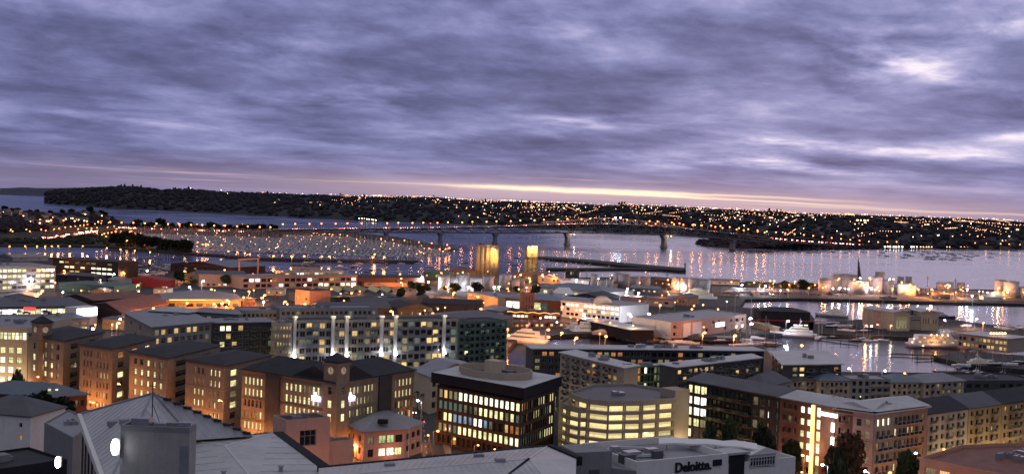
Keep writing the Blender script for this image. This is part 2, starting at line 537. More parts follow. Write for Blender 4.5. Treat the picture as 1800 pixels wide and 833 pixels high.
# ---------------------------------------------------------------- land sheets (each a slab with its own sea wall)
def slab(name, pxs, z=2.2, mat='ground', extra=None, wall='rock', world=None):
    pts = [at(a, b, z) for a, b in pxs] if pxs else []
    pts = [(p.x, p.y) for p in pts]
    if extra: pts += extra
    bm = bmesh.new()
    vs = [bm.verts.new((x, y, z)) for x, y in pts]
    f = bm.faces.new(vs)
    if f.normal.z < 0: f.normal_flip()
    bmesh.ops.recalc_face_normals(bm, faces=[f])
    if f.normal.z < 0: f.normal_flip()
    f.material_index = 0
    low = [bm.verts.new((x, y, -3.0)) for x, y in pts]
    n = len(vs)
    for i in range(n):
        j = (i + 1) % n
        g = bm.faces.new((vs[i], vs[j], low[j], low[i])); g.material_index = 1
    bmesh.ops.triangulate(bm, faces=[f])
    me = bpy.data.meshes.new(name); bm.to_mesh(me); bm.free()
    me.materials.append(M(mat)); me.materials.append(M(wall))
    o = bpy.data.objects.new(name, me); C.objects.link(o)
    tag(o, kind='structure')
    return o

slab('ground', [(-300, 449), (60, 451), (190, 455), (235, 462), (300, 466), (420, 472), (500, 479), (640, 484), (760, 490), (1000, 488), (1150, 486),
                (1260, 495), (1420, 499), (1600, 506), (1800, 510), (2100, 519), (2100, 546), (1800, 534), (1600, 529), (1400, 524), (1310, 526),
                (1300, 540), (1420, 546), (1432, 560), (1428, 583), (1330, 588), (1290, 596), (1200, 592), (1090, 586), (1000, 586), (912, 594), (893, 612),
                (890, 640), (938, 642), (937, 608), (1340, 606), (1368, 640), (1400, 652), (1700, 655), (1800, 668), (2100, 700)],
     extra=[(700, 100), (500, -200), (-500, -200), (-500, 400), (-900, 900)])
slab('pier_ground', [(1420, 566), (1530, 560), (1665, 560), (1740, 570), (1990, 590), (1990, 612), (1790, 606), (1690, 606), (1652, 596), (1600, 592), (1500, 588), (1425, 586)], wall='rock')
slab('promontory', mat='verge', pxs=[(-300, 431), (0, 431), (100, 431), (180, 433), (260, 439), (330, 445.5), (400, 449.5), (400, 447), (335, 443), (262, 434), (215, 420), (207, 408), (260, 405.5),
                    (470, 409.5), (610, 414.5), (690, 423.5), (790, 440.5), (803, 438.3), (700, 416.5), (620, 409), (480, 404), (260, 398), (200, 389), (100, 380), (-300, 372)])
slab('breakwater', [(395, 449.5), (450, 453.5), (560, 456.3), (735, 459), (735, 457.2), (560, 454.4), (450, 451.3), (395, 447.3)], z=3.0, mat='rock')
slab('breakwater', [(940, 449.5), (1000, 453), (1080, 460), (1204, 471), (1206, 474.5), (1195, 475), (1075, 464), (1000, 457), (940, 452.6)], z=3.5, mat='rock')
slab('breakwater', [(960, 470), (1010, 470.5), (1100, 470.2), (1196, 472.2), (1196, 474.6), (1100, 472.4), (1010, 472.8), (960, 472.4)], z=2.5, mat='rock')

# ---------------------------------------------------------------- hills
def lerp_table(tab, x):
    if x <= tab[0][0]: return tab[0][1]
    for (a, b), (c, d) in zip(tab, tab[1:]):
        if x <= c: return b + (d - b) * (x - a) / (c - a)
    return tab[-1][1]

from mathutils import noise as mnoise

class Hill:
    def __init__(self, name, shore, sky, back, x0, x1, step, mat, rows=14, rough=6.0, prof=0.8, taper=True):
        """shore: shoreline pixels; sky: ridge pixels; back: metres from shore to ridge"""
        self.shore, self.sky, self.back, self.x0, self.x1, self.prof, self.rough = shore, sky, back, x0, x1, prof, rough
        mb = MB(); cols = int((x1 - x0) / step) + 1
        g = []
        for i in range(cols):
            px = x0 + (x1 - x0) * i / (cols - 1)
            g.append([self.point(px, t / rows) for t in range(rows + 1)] + [self.point(px, 1 + .25 * t) for t in (1, 2, 3, 4)])
        n = len(g[0]); mb.v = [tuple(p) for c_ in g for p in c_]
        for i in range(cols - 1):
            for j in range(n - 1):
                mb.f.append((i * n + j, (i + 1) * n + j, (i + 1) * n + j + 1, i * n + j + 1)); mb.mi.append(0)
        self.o = mb.build(name, mat, smooth=True)
        tag(self.o, kind='structure')
    def point(self, px, t):
        s = at(px, lerp_table(self.shore, px), 0.0)
        bk = self.back(px) if callable(self.back) else self.back
        ys = s.y + bk
        r = atd(px, lerp_table(self.sky, px), ys)
        if t > 1:
            dirv = Vector((r.x, r.y)).normalized()
            return Vector((r.x + dirv.x * (t - 1) * bk, r.y + dirv.y * (t - 1) * bk, max(-2, r.z * (1 - (t - 1) * .9))))
        p = s.lerp(r, t)
        e = 1 - min(1, (px - self.x0) / 40.0) if px < self.x0 + 40 else 0
        z = -1.0 + (r.z + 1) * (math.sin(min(1, t) * math.pi / 2) ** self.prof)
        z += self.rough * mnoise.noise(Vector((p.x * .006, p.y * .006, 1.3))) * min(1, t * 3) * (1 - t ** 6 * .6)
        if t < .02: z = -1.0
        return Vector((p.x, p.y, z))

def patchv(tab): return tab
main_shore = [(78, 357.5), (200, 366), (350, 373), (500, 381), (600, 386.5), (700, 390), (780, 393), (880, 397), (1000, 405), (1160, 412), (1225, 417), (1300, 425), (1560, 438), (1700, 438.6), (1800, 440), (2100, 449)]
main_sky = [(78, 343), (90, 338), (120, 336), (170, 333), (215, 331), (240, 332), (280, 337), (330, 336), (400, 341), (450, 343), (520, 346), (600, 348), (680, 350), (760, 351), (800, 354),
            (860, 358), (900, 358), (960, 361), (1020, 363), (1080, 366), (1095, 363), (1110, 366), (1180, 368), (1240, 372), (1300, 374), (1340, 377), (1370, 376), (1400, 381), (1500, 384), (1600, 387), (1700, 390), (1800, 395), (2100, 406)]
hill_main = Hill('hills', main_shore, main_sky, lambda px: 500 + 900 * min(1, max(0, (px - 78) / 500)), 78, 2100, 8, 'hill_land', rows=20)
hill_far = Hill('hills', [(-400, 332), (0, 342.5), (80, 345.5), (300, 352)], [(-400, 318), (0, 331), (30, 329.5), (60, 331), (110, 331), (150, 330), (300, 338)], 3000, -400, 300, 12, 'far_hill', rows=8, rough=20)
point_shore = [(1222, 430), (1240, 433), (1300, 436.5), (1450, 439.2), (1545, 438.6), (1580, 438.4)]
point_sky = [(1222, 427), (1235, 423.5), (1260, 419), (1300, 415.5), (1350, 416.5), (1420, 423), (1500, 430), (1560, 435), (1580, 437)]
hill_point = Hill('headland', point_shore, point_sky, 110, 1222, 1580, 8, 'hill_land', rows=8, rough=2)
bluff_shore = [(-300, 424), (-100, 420), (0, 413), (80, 407), (150, 400), (200, 396), (215, 394)]
bluff_sky = [(-300, 365), (-100, 370), (0, 374), (60, 378), (100, 379), (150, 377), (185, 382), (205, 391), (215, 393)]
hill_bluff = Hill('bluff', bluff_shore, bluff_sky, 260, -300, 215, 8, 'hill_land', rows=10, rough=3)

# wooded slopes: countless crowns read as one mass
def wood(name, hill, n, x0, x1, r0, r1, mat='bush_hill', tmin=.02, tmax=1.02, keep=None):
    mb = MB()
    for i in range(n):
        px = random.uniform(x0, x1); t = random.uniform(tmin, tmax) if random.random() < .72 else random.uniform(.93, 1.03)
        if keep and not keep(px, t): continue
        p = hill.point(px, min(t, 1.0)); r = random.uniform(r0, r1)
        mb.ball((p.x, p.y, p.z + r * .25), r, 6, 4, 0, .3, random.uniform(.55, .95))
    o = mb.build(name, mat)
    return tag(o, None, None, None, 'stuff')
w1 = wood('woods', hill_main, 6500, 80, 1800, 7, 14, keep=lambda px, t: px < 520 or random.random() < .75)
tag(w1, 'dark wooded slopes on the far shore across the harbour', 'woods')
w2 = wood('woods', hill_point, 420, 1226, 1560, 3, 6, tmax=.98)
tag(w2, 'dark bush covering the headland beside the right end of the bridge', 'woods')
w3 = wood('woods', hill_bluff, 2000, -60, 212, 3, 7, tmin=.03)
tag(w3, 'dark trees covering the bluff above the motorway', 'woods')

m_ = MB()
for i in range(420):
    px = random.uniform(-15, 335); y0, y1 = lerp_table([(0, 423), (60, 422), (110, 419), (200, 408), (335, 436)], px), lerp_table([(0, 429), (100, 429), (180, 431), (260, 436.5), (335, 444)], px)
    if y1 < y0 + 1: continue
    p = at(px, random.uniform(y0, y1), 2.2); r = random.uniform(2, 4.2); m_.ball((p.x, p.y, 2.2 + r * .4), r, 6, 4, 0, .3, random.uniform(.6, .95))
tag(m_.build('scrub', 'leaves_dark'), 'dark scrub and trees covering the shore below the motorway', 'scrub', None, 'stuff')
# ---------------------------------------------------------------- trees
def tree_meshes(seed, h=9.0, cr=3.6, n=520, leaf=.42, mat='leaves'):
    rnd = random.Random(seed)
    tr = MB()
    tr.bar((0, 0, 0), (0, 0, h * .45), .28, 7, 0, .17)
    cl = []
    for i in range(9):
        a = rnd.uniform(0, 6.28); rr = rnd.uniform(.25, .8) * cr
        z = h * rnd.uniform(.5, .92)
        e = (rr * math.cos(a), rr * math.sin(a), z)
        tr.bar((0, 0, h * rnd.uniform(.28, .45)), e, .11, 5, 0, .04)
        cl.append((e, rnd.uniform(.38, .62) * cr))
    cl.append(((0, 0, h * .85), cr * .6))
    cn = MB()
    for i in range(n):
        (c_, r_) = rnd.choice(cl)
        d = Vector((rnd.gauss(0, 1), rnd.gauss(0, 1), rnd.gauss(0, .8))).normalized() * r_ * rnd.uniform(.55, 1.05)
        p = Vector(c_) + d
        u = Vector((rnd.gauss(0, 1), rnd.gauss(0, 1), rnd.gauss(0, 1))).normalized()
        v = u.orthogonal().normalized() * leaf * rnd.uniform(.7, 1.5); w = u.cross(v).normalized() * leaf * rnd.uniform(.7, 1.5)
        cn.face([p - v - w, p + v - w * .6, p + v * .8 + w, p - v * .7 + w * 1.1])
        if i % 2 == 0:
            cn.face([p - u * leaf - w, p + u * leaf * 1.1 - w, p + u * leaf + w, p - u * leaf * .7 + w])
    return tr.mesh('trunk', 'trunk'), cn.mesh('crown', mat)
TREES = [tree_meshes(s, h, cr, n, lf, mt) for s, h, cr, n, lf, mt in
         [(1, 9, 3.8, 620, .5, 'leaves'), (2, 11, 4.4, 700, .55, 'leaves_dark'), (3, 7, 3.0, 420, .42, 'leaves'), (4, 13, 6.2, 1700, .42, 'leaves_dark'), (9, 13, 6.2, 1500, .4, 'leaves_lamplit')]]
def tree(x, y, z, k, s, label, group=None, name='tree'):
    t = thing(name, label, 'tree', (x, y, z), group, random.uniform(0, 6.28))
    t.scale = (s, s, s)
    for nm, me in zip(('trunk', 'crown'), TREES[k]):
        o = bpy.data.objects.new(nm, me); C.objects.link(o); o.parent = t
    return t
def pine_mesh(seed):
    rnd = random.Random(seed); tr, cn = MB(), MB()
    tr.bar((0, 0, 0), (0, 0, 20), .5, 6, 0, .12)
    for i in range(170):
        z = 6 + 15 * rnd.random() ** .8; rr = (21.5 - z) * .26 + rnd.uniform(.4, 2.0)
        a = rnd.uniform(0, 6.28); p = Vector((rr * math.cos(a) * .8, rr * math.sin(a) * .8, z))
        u = Vector((math.cos(a), math.sin(a), .2)) * 1.6; w = Vector((-math.sin(a), math.cos(a), 0)) * 1.1
        cn.face([p - u - w, p + u * .9 - w * .5, p + u + w * .6, p - u * .7 + w]); cn.face([p - u + Vector((0, 0, .9)), p + u, p + u - Vector((0, 0, .9)), p - u * .8 - Vector((0, 0, 1.1))])
    return tr.mesh('trunk', 'trunk'), cn.mesh('crown', 'bush_hill')
PINES = [pine_mesh(5), pine_mesh(6)]
def pine(p, s, label, group):
    t = thing('pine_tree', label, 'tree', p, group, random.uniform(0, 6.28)); t.scale = (s, s, s)
    for nm, me in zip(('trunk', 'crown'), random.choice(PINES)):
        o = bpy.data.objects.new(nm, me); C.objects.link(o); o.parent = t
for px in [213, 219, 233, 241, 248, 299, 305, 308, 331, 338, 470, 476, 500, 520, 598, 628, 640, 762, 800, 853, 917, 931, 1088, 1093, 1098, 1170, 1176, 1366, 1372, 1352]:
    p = hill_main.point(px, .985)
    pine((p.x, p.y, p.z - 2), random.uniform(.8, 1.25), 'tall ragged pine standing above the far skyline', 'pines on the far ridge')
for i, (px, s) in enumerate([(8, 1.0), (20, .8), (30, .9), (52, .8), (66, .9), (88, .9), (108, 1.0), (126, 1.0), (146, .8), (158, 1.5), (166, .8), (178, 1.15), (184, 1.0), (196, .8)]):
    p = hill_bluff.point(px, .96)
    tree(p.x, p.y, p.z - 1, 3, s, 'dark tree on the crest of the bluff left of the bridge', 'trees on the bluff crest')

# ---------------------------------------------------------------- street lamps
LD = {}
def light_data(kind, power, rad):
    key = (kind, power, rad)
    if key not in LD:
        d = bpy.data.lights.new('lamp_light', 'POINT'); d.energy = power; d.shadow_soft_size = rad
        d.color = {'amber': (1.0, .34, .085), 'white': (.85, .86, 1.0), 'warm': (1.0, .78, .45), 'yellow': (1.0, .60, .14), 'green': (.85, 1.0, .70)}[kind]
        LD[key] = d
    return LD[key]
def light(p, kind='amber', power=4000, rad=.4, parent=None):
    o = bpy.data.objects.new('light', light_data(kind, power, rad)); C.objects.link(o)
    if parent is not None: o.parent = parent
    o.location = p
    return o
def lamp_meshes(kind, h, r):
    a, b_ = MB(), MB()
    a.bar((0, 0, 0), (0, 0, h - .3), .11, 6, 0, .07)
    a.bar((0, 0, h - .4), (1.3, 0, h), .06, 5)
    b_.ball((1.3, 0, h - r * .5), r, 8, 5, 0, 0, .7)
    return a.mesh('pole', 'metal'), b_.mesh('lamp_head', kind)
LM = {}
def lamp(x, y, z=2.2, h=9.0, kind='lamp_amber', r=.5, power=0, label='', group=None, cat='street lamp', name='street_lamp', rz=None, lrad=.4):
    key = (kind, h, r)
    if key not in LM: LM[key] = lamp_meshes(kind, h, r)
    t = thing(name, label, cat, (x, y, z), group, random.uniform(0, 6.28) if rz is None else rz)
    for nm, me in zip(('pole', 'lamp_head'), LM[key]):
        o = bpy.data.objects.new(nm, me); C.objects.link(o); o.parent = t
    if power:
        lk = 'white' if 'white' in kind else ('warm' if 'warm' in kind else 'amber')
        light((1.3, 0, h - r * 2 - .15), lk, power, lrad, t)
    return t
def lampp(px, py, h=9.0, ground=2.2, **kw):
    """lamp whose head is seen at (px, py)"""
    p = at(px, py, ground + h)
    return lamp(p.x, p.y, ground, h, **kw)
FL = {}
def far_lamp(p, kind, r, h, label, group, cat='street lamp', power=0, lk='amber', name=None):
    key = (kind, r, h)
    if key not in FL:
        m_ = MB(); m_.bar((0, 0, 0), (0, 0, h), .15, 4, 1); m_.ball((0, 0, h), r, 7, 4, 0, 0, .85)
        FL[key] = m_.mesh('street_lamp', [kind, 'metal'])
    o = bpy.data.objects.new(name or cat.replace(' ', '_'), FL[key]); C.objects.link(o); o.location = p
    tag(o, label, cat, group)
    if power: light((0, 0, h + r + .2), lk, power, r, o)
    return o

# ---------------------------------------------------------------- far houses and hill lights
def house_mesh(seed, lit):
    rnd = random.Random(seed); m_ = MB()
    w, d, h = rnd.uniform(9, 14), rnd.uniform(8, 10), rnd.uniform(4, 6.5)
    m_.prism([(-w / 2, -d / 2), (w / 2, -d / 2), (w / 2, d / 2), (-w / 2, d / 2)], -3, h, 0)
    e = .6
    a = [(-w / 2 - e, -d / 2 - e, h), (w / 2 + e, -d / 2 - e, h), (w / 2 + e, d / 2 + e, h), (-w / 2 - e, d / 2 + e, h)]
    r0, r1 = (-w / 2 - e, 0, h + 2.6), (w / 2 + e, 0, h + 2.6)
    m_.face([a[0], a[1], r1, r0], 1); m_.face([a[2], a[3], r0, r1], 1); m_.face([a[1], a[2], r1], 0); m_.face([a[3], a[0], r0], 0)
    for i in range(3):
        x = -w / 3 + i * w / 3
        m_.box((x, -d / 2 - .05, 1.2), (1.8, .2, 1.7), 0, 2 if (i in lit) else 3)
    return m_.mesh('house', ['beige_wall' if seed % 2 else 'grey_wall', 'roof_grey', 'lamp_warm_house', 'glass_dark'])
emitter('lamp_warm_house', (1.0, .62, .28), 12)
HM = [house_mesh(s, l) for s, l in [(1, (0,)), (2, (1, 2)), (3, (2,)), (4, (1,)), (5, ()), (6, (0, 1))]]
nl = 0
rr = random.Random(11)
cnt_h = cnt_l = 0
def hill_density(px, t):
    if px < 330: return 0
    if px < 450: return .25 if t > .7 else 0
    if px < 600: return .5 if t > .72 else .03
    if px < 800: return .95 if t > .6 else .12
    return .9 if t > .3 else .55
while cnt_h < 240:
    px = rr.uniform(330, 1800); t = rr.uniform(.05, 1.0)
    if rr.random() > hill_density(px, t): continue
    p = hill_main.point(px, t)
    o = bpy.data.objects.new('house', HM[rr.randrange(6)]); C.objects.link(o)
    o.location = (p.x, p.y, p.z + 1.5 + 4 * (t > .4)); o.rotation_euler = (0, 0, rr.uniform(-.6, .6) - math.atan2(p.x, p.y))
    ki = HM.index(o.data); w_ = 'near the far ridge' if t > .75 else ('on the mid hillside' if t > .35 else 'above the far shore')
    s_ = 'left of the arch' if px < 1000 else ('behind the arch' if px < 1200 else ('above the headland' if px < 1500 else 'above the right shore'))
    lb = ['tan house with one lit window', 'grey house with two lit windows', 'tan house lit at one end', 'grey house lit in the middle', 'tan house with no light', 'grey house with paired lit windows'][ki]
    tag(o, '%s %s, %s' % (lb, w_, s_), 'house', '%s %s, %s' % (lb, w_, s_)); cnt_h += 1
def hill_label(px, t, kind):
    c = {'lamp_hill': 'orange', 'lamp_warm_far': 'yellowish', 'lamp_white_far': 'white'}[kind]
    w = 'along the far ridge line' if t > .88 else ('half way up the far hillside' if t > .4 else 'low on the far shore')
    s_ = 'left of the arch' if px < 1000 else ('behind the arch' if px < 1200 else ('above the headland' if px < 1500 else 'above the right shore'))
    return 'tiny %s light %s, %s' % (c, w, s_), '%s lights %s, %s' % (c, w, s_)
while cnt_l < 290:
    px = rr.uniform(330, 1800); t = rr.uniform(.04, 1.0)
    if rr.random() < .35: t = rr.uniform(.88, 1.0)
    if rr.random() > hill_density(px, t): continue
    p = hill_main.point(px, t)
    k = rr.random()
    kind = 'lamp_hill' if k < .55 else ('lamp_warm_far' if k < .85 else 'lamp_white_far')
    rad = rr.choice([.9, 1.1, 1.45])
    far_lamp((p.x, p.y, p.z - 1), kind, rad, 17, *hill_label(px, t, kind), cat='hillside light'); cnt_l += 1
for i in range(26):
    px = random.uniform(-20, 190); p = hill_bluff.point(px, random.uniform(.2, .8))
    o = bpy.data.objects.new('house', HM[i % 6]); C.objects.link(o); o.location = (p.x, p.y, p.z + 3); o.rotation_euler = (0, 0, random.uniform(-.5, .7))
    ki = i % 6; lb = ['tan house with one lit window', 'grey house with two lit windows', 'tan house lit at one end', 'grey house lit in the middle', 'unlit tan house', 'grey house with paired lit windows'][ki]
    tag(o, lb + ' among the trees of the left bluff', 'house', lb + ' on the left bluff')
m_ = MB()
for k in range(85):     # lamp-lined streets on the far hillside, too many to count
    x0_ = rr.uniform(560, 1780); t0_ = rr.uniform(.12, .98); dx0, dt0 = rr.uniform(-70, 90), rr.uniform(-.2, .2)
    for j in range(rr.randrange(7, 15)):
        px = x0_ + dx0 * j / 9; t = min(1, max(.05, t0_ + dt0 * j / 9))
        if px > 1800 or rr.random() > hill_density(px, t) + .2: continue
        p = hill_main.point(px, t); m_.ball((p.x, p.y, p.z + 15), rr.uniform(.6, .95), 6, 4, 0 if rr.random() < .7 else 1)
tag(m_.build('hillside_lights', ['lamp_hill', 'lamp_warm_far']), 'faint dense sprinkling of street lights over the far hillside', 'lights', None, 'stuff')
# brighter places on the far shore: boat yard and shops
for px, py, kd in [(501, 373, 'lamp_white_far'), (507, 373, 'lamp_white_far')] + \
                  [(552 + i * 4.2 + rr.uniform(-1, 1), 374.5 + i * .45 + rr.uniform(-1, 1), rr.choice(['lamp_white_far', 'lamp_warm_far', 'lamp_white_far'])) for i in range(27)]:
    p = at(px, py, 8)
    far_lamp((p.x, p.y, 0), kd, 1.6, 8, 'white light on the far waterfront wharf below the wooded slope', 'lights along the far wharf', 'wharf light')
for (x0, y0, x1, y1, n, kd) in [(653, 346, 672, 350, 9, 'lamp_warm_far'), (895, 357, 940, 360, 12, 'lamp_warm_far'), (1483, 381, 1500, 385, 8, 'lamp_amber_far'), (1505, 405, 1530, 409, 8, 'lamp_warm_far')]:
    for i in range(n):
        px = rr.uniform(x0, x1); py = rr.uniform(y0, y1); t = .95 if y0 < 362 or x0 == 1483 else .5
        p = hill_main.point(px, t)
        far_lamp((p.x, p.y, p.z), kd, 2.2, 14, 'bright light in a cluster of lit shops on the far ridge', 'shop lights on the far ridge', 'shop light')
for i in range(46):
    px = -5 + i * 2.9 + rr.uniform(-1, 1); p = atd(px, 334.5 + px * .035 + rr.choice([0, 0, 1.5, 4]) + rr.uniform(-.7, .7), 12500)
    far_lamp((p.x, p.y, p.z - 30), rr.choice(['lamp_amber_far', 'lamp_warm_far']), rr.uniform(3.0, 4.5) if False else 3.4, 30, 'tiny light on the farthest low shore at the left edge', 'lights of the farthest shore')

# ---------------------------------------------------------------- harbour bridge
def BL(X): return 2435 + .3 * (X + 34)
deck_tab = [(-760, 9), (-600, 11), (-454, 15), (-246, 23.4), (-142, 27.4), (-34, 33), (113, 42.5), (205, 45.5), (318, 43), (400, 38), (487, 31), (560, 26)]
bot_tab = [(-454, 10), (-246, 16.2), (-142, 18), (-34, 20.3), (113, 24.8), (205, 27), (318, 27), (400, 25), (487, 20), (560, 15)]
arch_tab = [(62, 45), (113, 49), (160, 55.5), (205, 58), (260, 55.5), (318, 48.5), (372, 41.5)]
bdir = Vector((1, .3, 0)).normalized(); bn_ = Vector((-.3, 1, 0)).normalized()
def bp(X, z, side=0.0):
    v = Vector((X, BL(X), z)); return v + bn_ * side
bridge = thing('harbour_bridge', 'long steel truss road bridge with an arched main span across the harbour', 'bridge', (0, BL(0), 0))
mb = MB(); xs = [-454 + i * 14 for i in range(int(1014 / 14) + 1)]
for a, b in zip(xs, xs[1:]):
    za, zb = lerp_table(deck_tab, a), lerp_table(deck_tab, b)
    ring = []
    for X, z in ((a, za), (b, zb)):
        ring.append([bp(X, z - 1.6, -9), bp(X, z, -9), bp(X, z, 9), bp(X, z - 1.6, 9)])
    mb.loft(ring, 0, caps=False)
mb.build('deck', 'asphalt', bridge)
mb = MB()
for sd_ in (-9.3, 9.3):
    mb = MB()
    for a, b in zip(xs, xs[1:]):
        za, zb = lerp_table(deck_tab, a), lerp_table(deck_tab, b)
        mb.bar(bp(a, za + 1.1, sd_), bp(b, zb + 1.1, sd_), .34); mb.bar(bp(a, za, sd_), bp(a, za + 1.2, sd_), .12)
        mb.bar(bp(a, za + .4, sd_), bp(b, zb + .4, sd_), .3)
    mb.build('railing', 'concrete', bridge)
mb = MB()
for sd_ in (-7.5, 7.5):
    for i, (a, b) in enumerate(zip(xs, xs[1:])):
        if b > 545: break
        ta, tb = lerp_table(deck_tab, a) - 1.6, lerp_table(deck_tab, b) - 1.6
        la, lb = lerp_table(bot_tab, a), lerp_table(bot_tab, b)
        mb.bar(bp(a, la, sd_), bp(b, lb, sd_), 1.1)
        mb.bar(bp(a, ta, sd_), bp(b, tb, sd_), .55)
        mb.bar(bp(a, la, sd_), bp(a, ta, sd_), .6)
        if i % 2: mb.bar(bp(a, la, sd_), bp(b, tb, sd_), .7)
        else: mb.bar(bp(a, ta, sd_), bp(b, lb, sd_), .7)
        if ta - la > 12:
            mb.bar(bp(a, (la + ta) / 2, sd_), bp(b, (lb + tb) / 2, sd_), .4)
for a in xs[:-1]:
    mb.bar(bp(a, lerp_table(bot_tab, a), -7.5), bp(a, lerp_table(bot_tab, a), 7.5), .4)
mb.build('truss', 'steel_bridge', bridge)
mb = MB(); ax = [62 + i * 15.5 for i in range(21)]
for sd_ in (-8.6, 8.6):
    for i, (a, b) in enumerate(zip(ax, ax[1:])):
        za, zb = lerp_table(arch_tab, a), lerp_table(arch_tab, b); da, db = lerp_table(deck_tab, a), lerp_table(deck_tab, b)
        mb.bar(bp(a, za, sd_), bp(b, zb, sd_), .6)
        if za - da > 1.5: mb.bar(bp(a, da, sd_), bp(a, za, sd_), .35)
        if i % 2: mb.bar(bp(a, da, sd_), bp(b, zb, sd_), .4)
        else: mb.bar(bp(a, za, sd_), bp(b, db, sd_), .4)
for a in ax[3:-3:2]:
    mb.bar(bp(a, lerp_table(arch_tab, a), -8.6), bp(a, lerp_table(arch_tab, a), 8.6), .3)
mb.build('arch', 'concrete', bridge)
for X in (-246, -142, -34, 113, 318, 470):
    zt = lerp_table(bot_tab, X) - .6; c = bp(X, 0)
    rz = math.atan2(.3, 1)
    mb = MB()
    W_ = 13 if X in (113, 318) else 9.5
    rings = []
    for z, k in ((-4, 1.0), (2, 1.0), (2.1, .72), (zt * .45, .56), (zt * .68, .62), (zt * .80, .95), (zt, 1.15)):
        w, d = W_ * k * (.72 if k < 1.1 else .9), 22 * (k * .3 + .65)
        rings.append([(c + bdir * sx * w / 2 + bn_ * sy * d / 2).to_tuple()[:2] + (z,) for sx, sy in ((-1, -1), (1, -1), (1, 1), (-1, 1))])
    mb.loft(rings)
    pier = mb.build('pier', 'concrete_pier', bridge)
    if X in (113, 318):
        light(bp(X + 9, zt - 3, -16) - Vector(bridge.location), 'warm', 9000, .8, bridge)
        m2 = MB(); m2.ball(bp(X + 9, zt - 2, -15), 1.0, 6, 4); m2.build('navigation_lamp', 'lamp_warm_far', bridge)
# road lamps along the bridge
i = 0
X = -900.0
while X < 560:
    if X < -454:
        Y = 2309 + (X + 454) * .12; z = 9
    else: Y = BL(X); z = lerp_table(deck_tab, X)
    p = Vector((X, Y, z - .3)) + (bn_ * (-8.0 if i % 2 == 0 else 8.0))
    far_lamp(p, 'lamp_amber_far', 1.45, 11, 'amber road lamp on the bridge and its approach', 'lamps along the bridge', cat='bridge lamp', power=14000)
    X += 24 if X > -454 else 21; i += 1
for px in (1081, 1090):
    X = (px - 900) / FP * BL(190)
    far_lamp(bp(X, 57), 'lamp_white', 1.3, 2.5, 'bluish white light on top of the bridge arch', 'white lights on the bridge arch', 'light', power=26000, lk='white')
for (px) in (997, 1161, 762, 1095, 1188):
    X = (px - 900) / FP * BL(190)
    far_lamp(bp(X, lerp_table(deck_tab, X) + 4), 'lamp_red', .8, 6, 'red beacon light on the bridge', 'red beacons on the bridge', 'beacon')

# approach embankment on land left of the bridge
mb = MB()
for a, b in [(-1000 + i * 60, -940 + i * 60) for i in range(9)] + [(-460, -440)]:
    Ya, Yb = 2309 + (a + 454) * .12, 2309 + (b + 454) * .12
    za = 9 if a < -500 else lerp_table(deck_tab, a); zb = 9 if b < -500 else lerp_table(deck_tab, b)
    mb.loft([[(a, Ya - 24, 0), (a, Ya - 10, za), (a, Ya + 10, za), (a, Ya + 24, 0)], [(b, Yb - 24, 0), (b, Yb - 10, zb), (b, Yb + 10, zb), (b, Yb + 24, 0)]], 0, caps=False)
tag(mb.build('approach_road', 'asphalt'), kind='structure')

# cars seen from afar
def far_car_mesh(mat, head, tail):
    m_ = MB()
    m_.prism([(-2.1, -.85), (2.1, -.85), (2.1, .85), (-2.1, .85)], .3, .95, 0)
    m_.prism([(-1.3, -.75), (1.0, -.75), (1.0, .75), (-1.3, .75)], .95, 1.5, 1)
    for x, mt, r in ((2.15, 2, head), (-2.15, 3, tail)):
        for y in (-.6, .6):
            if r: m_.ball((x, y, .8), r, 6, 4, mt)
    for x in (-1.3, 1.3):
        for y in (-.85, .85): m_.cyl((x, y - .1, 0), .33, .2, 8, 4)
    return m_.mesh('car', [mat, 'glass_dark', 'head_light', 'tail_light', 'rubber'])
FCAR = [far_car_mesh(mt, .5, .75) for mt in ('car_white', 'car_dark', 'car_silver')]
PCAR = [far_car_mesh(mt, 0, 0) for mt in ('car_white', 'car_dark', 'car_silver', 'car_red')]
def far_car(x, y, z, a, label, group, kit=None):
    o = bpy.data.objects.new('car', random.choice(kit or FCAR)); C.objects.link(o)
    o.location = (x, y, z); o.rotation_euler = (0, 0, a)
    return tag(o, label, 'car', group)
for i in range(75):
    X = random.uniform(-640, 480) if i < 65 else random.uniform(-760, -500)
    s_ = random.choice((-5.5, -2.5, 2.5, 5.5)); z = lerp_table(deck_tab, X) if X > -500 else 9
    p = bp(X, z + .05, s_) if X > -454 else Vector((X, 2309 + (X + 454) * .12 + s_, 9.05))
    far_car(p.x, p.y, p.z, math.atan2(.3, 1) + (math.pi if s_ < 0 else 0), 'tiny car with its lights on crossing the long bridge', 'cars on the bridge')
# motorway along the left shore
def ribbon(name, pts, w, z, mat, kind='structure', parent=None):
    mb = MB()
    for i in range(len(pts) - 1):
        a, b = Vector(pts[i][:2]), Vector(pts[i + 1][:2])
        def nrm(i):
            d = Vector((0, 0))
            if i > 0: d += (Vector(pts[i][:2]) - Vector(pts[i - 1][:2])).normalized()
            if i < len(pts) - 1: d += (Vector(pts[i + 1][:2]) - Vector(pts[i][:2])).normalized()
            d.normalize(); return Vector((-d.y, d.x))
        na, nb = nrm(i) * w / 2, nrm(i + 1) * w / 2
        mb.face([(a.x - na.x, a.y - na.y, z), (b.x - nb.x, b.y - nb.y, z), (b.x + nb.x, b.y + nb.y, z), (a.x + na.x, a.y + na.y, z)])
    o = mb.build(name, mat); tag(o, kind=kind); return o
mw = [at(x, y, 2.3) for x, y in [(-200, 424), (-60, 422), (30, 421), (60, 420), (100, 416.5), (150, 409), (185, 403.5), (215, 400.5), (250, 401)]]
ribbon('motorway', mw, 24, 2.24, 'asphalt')
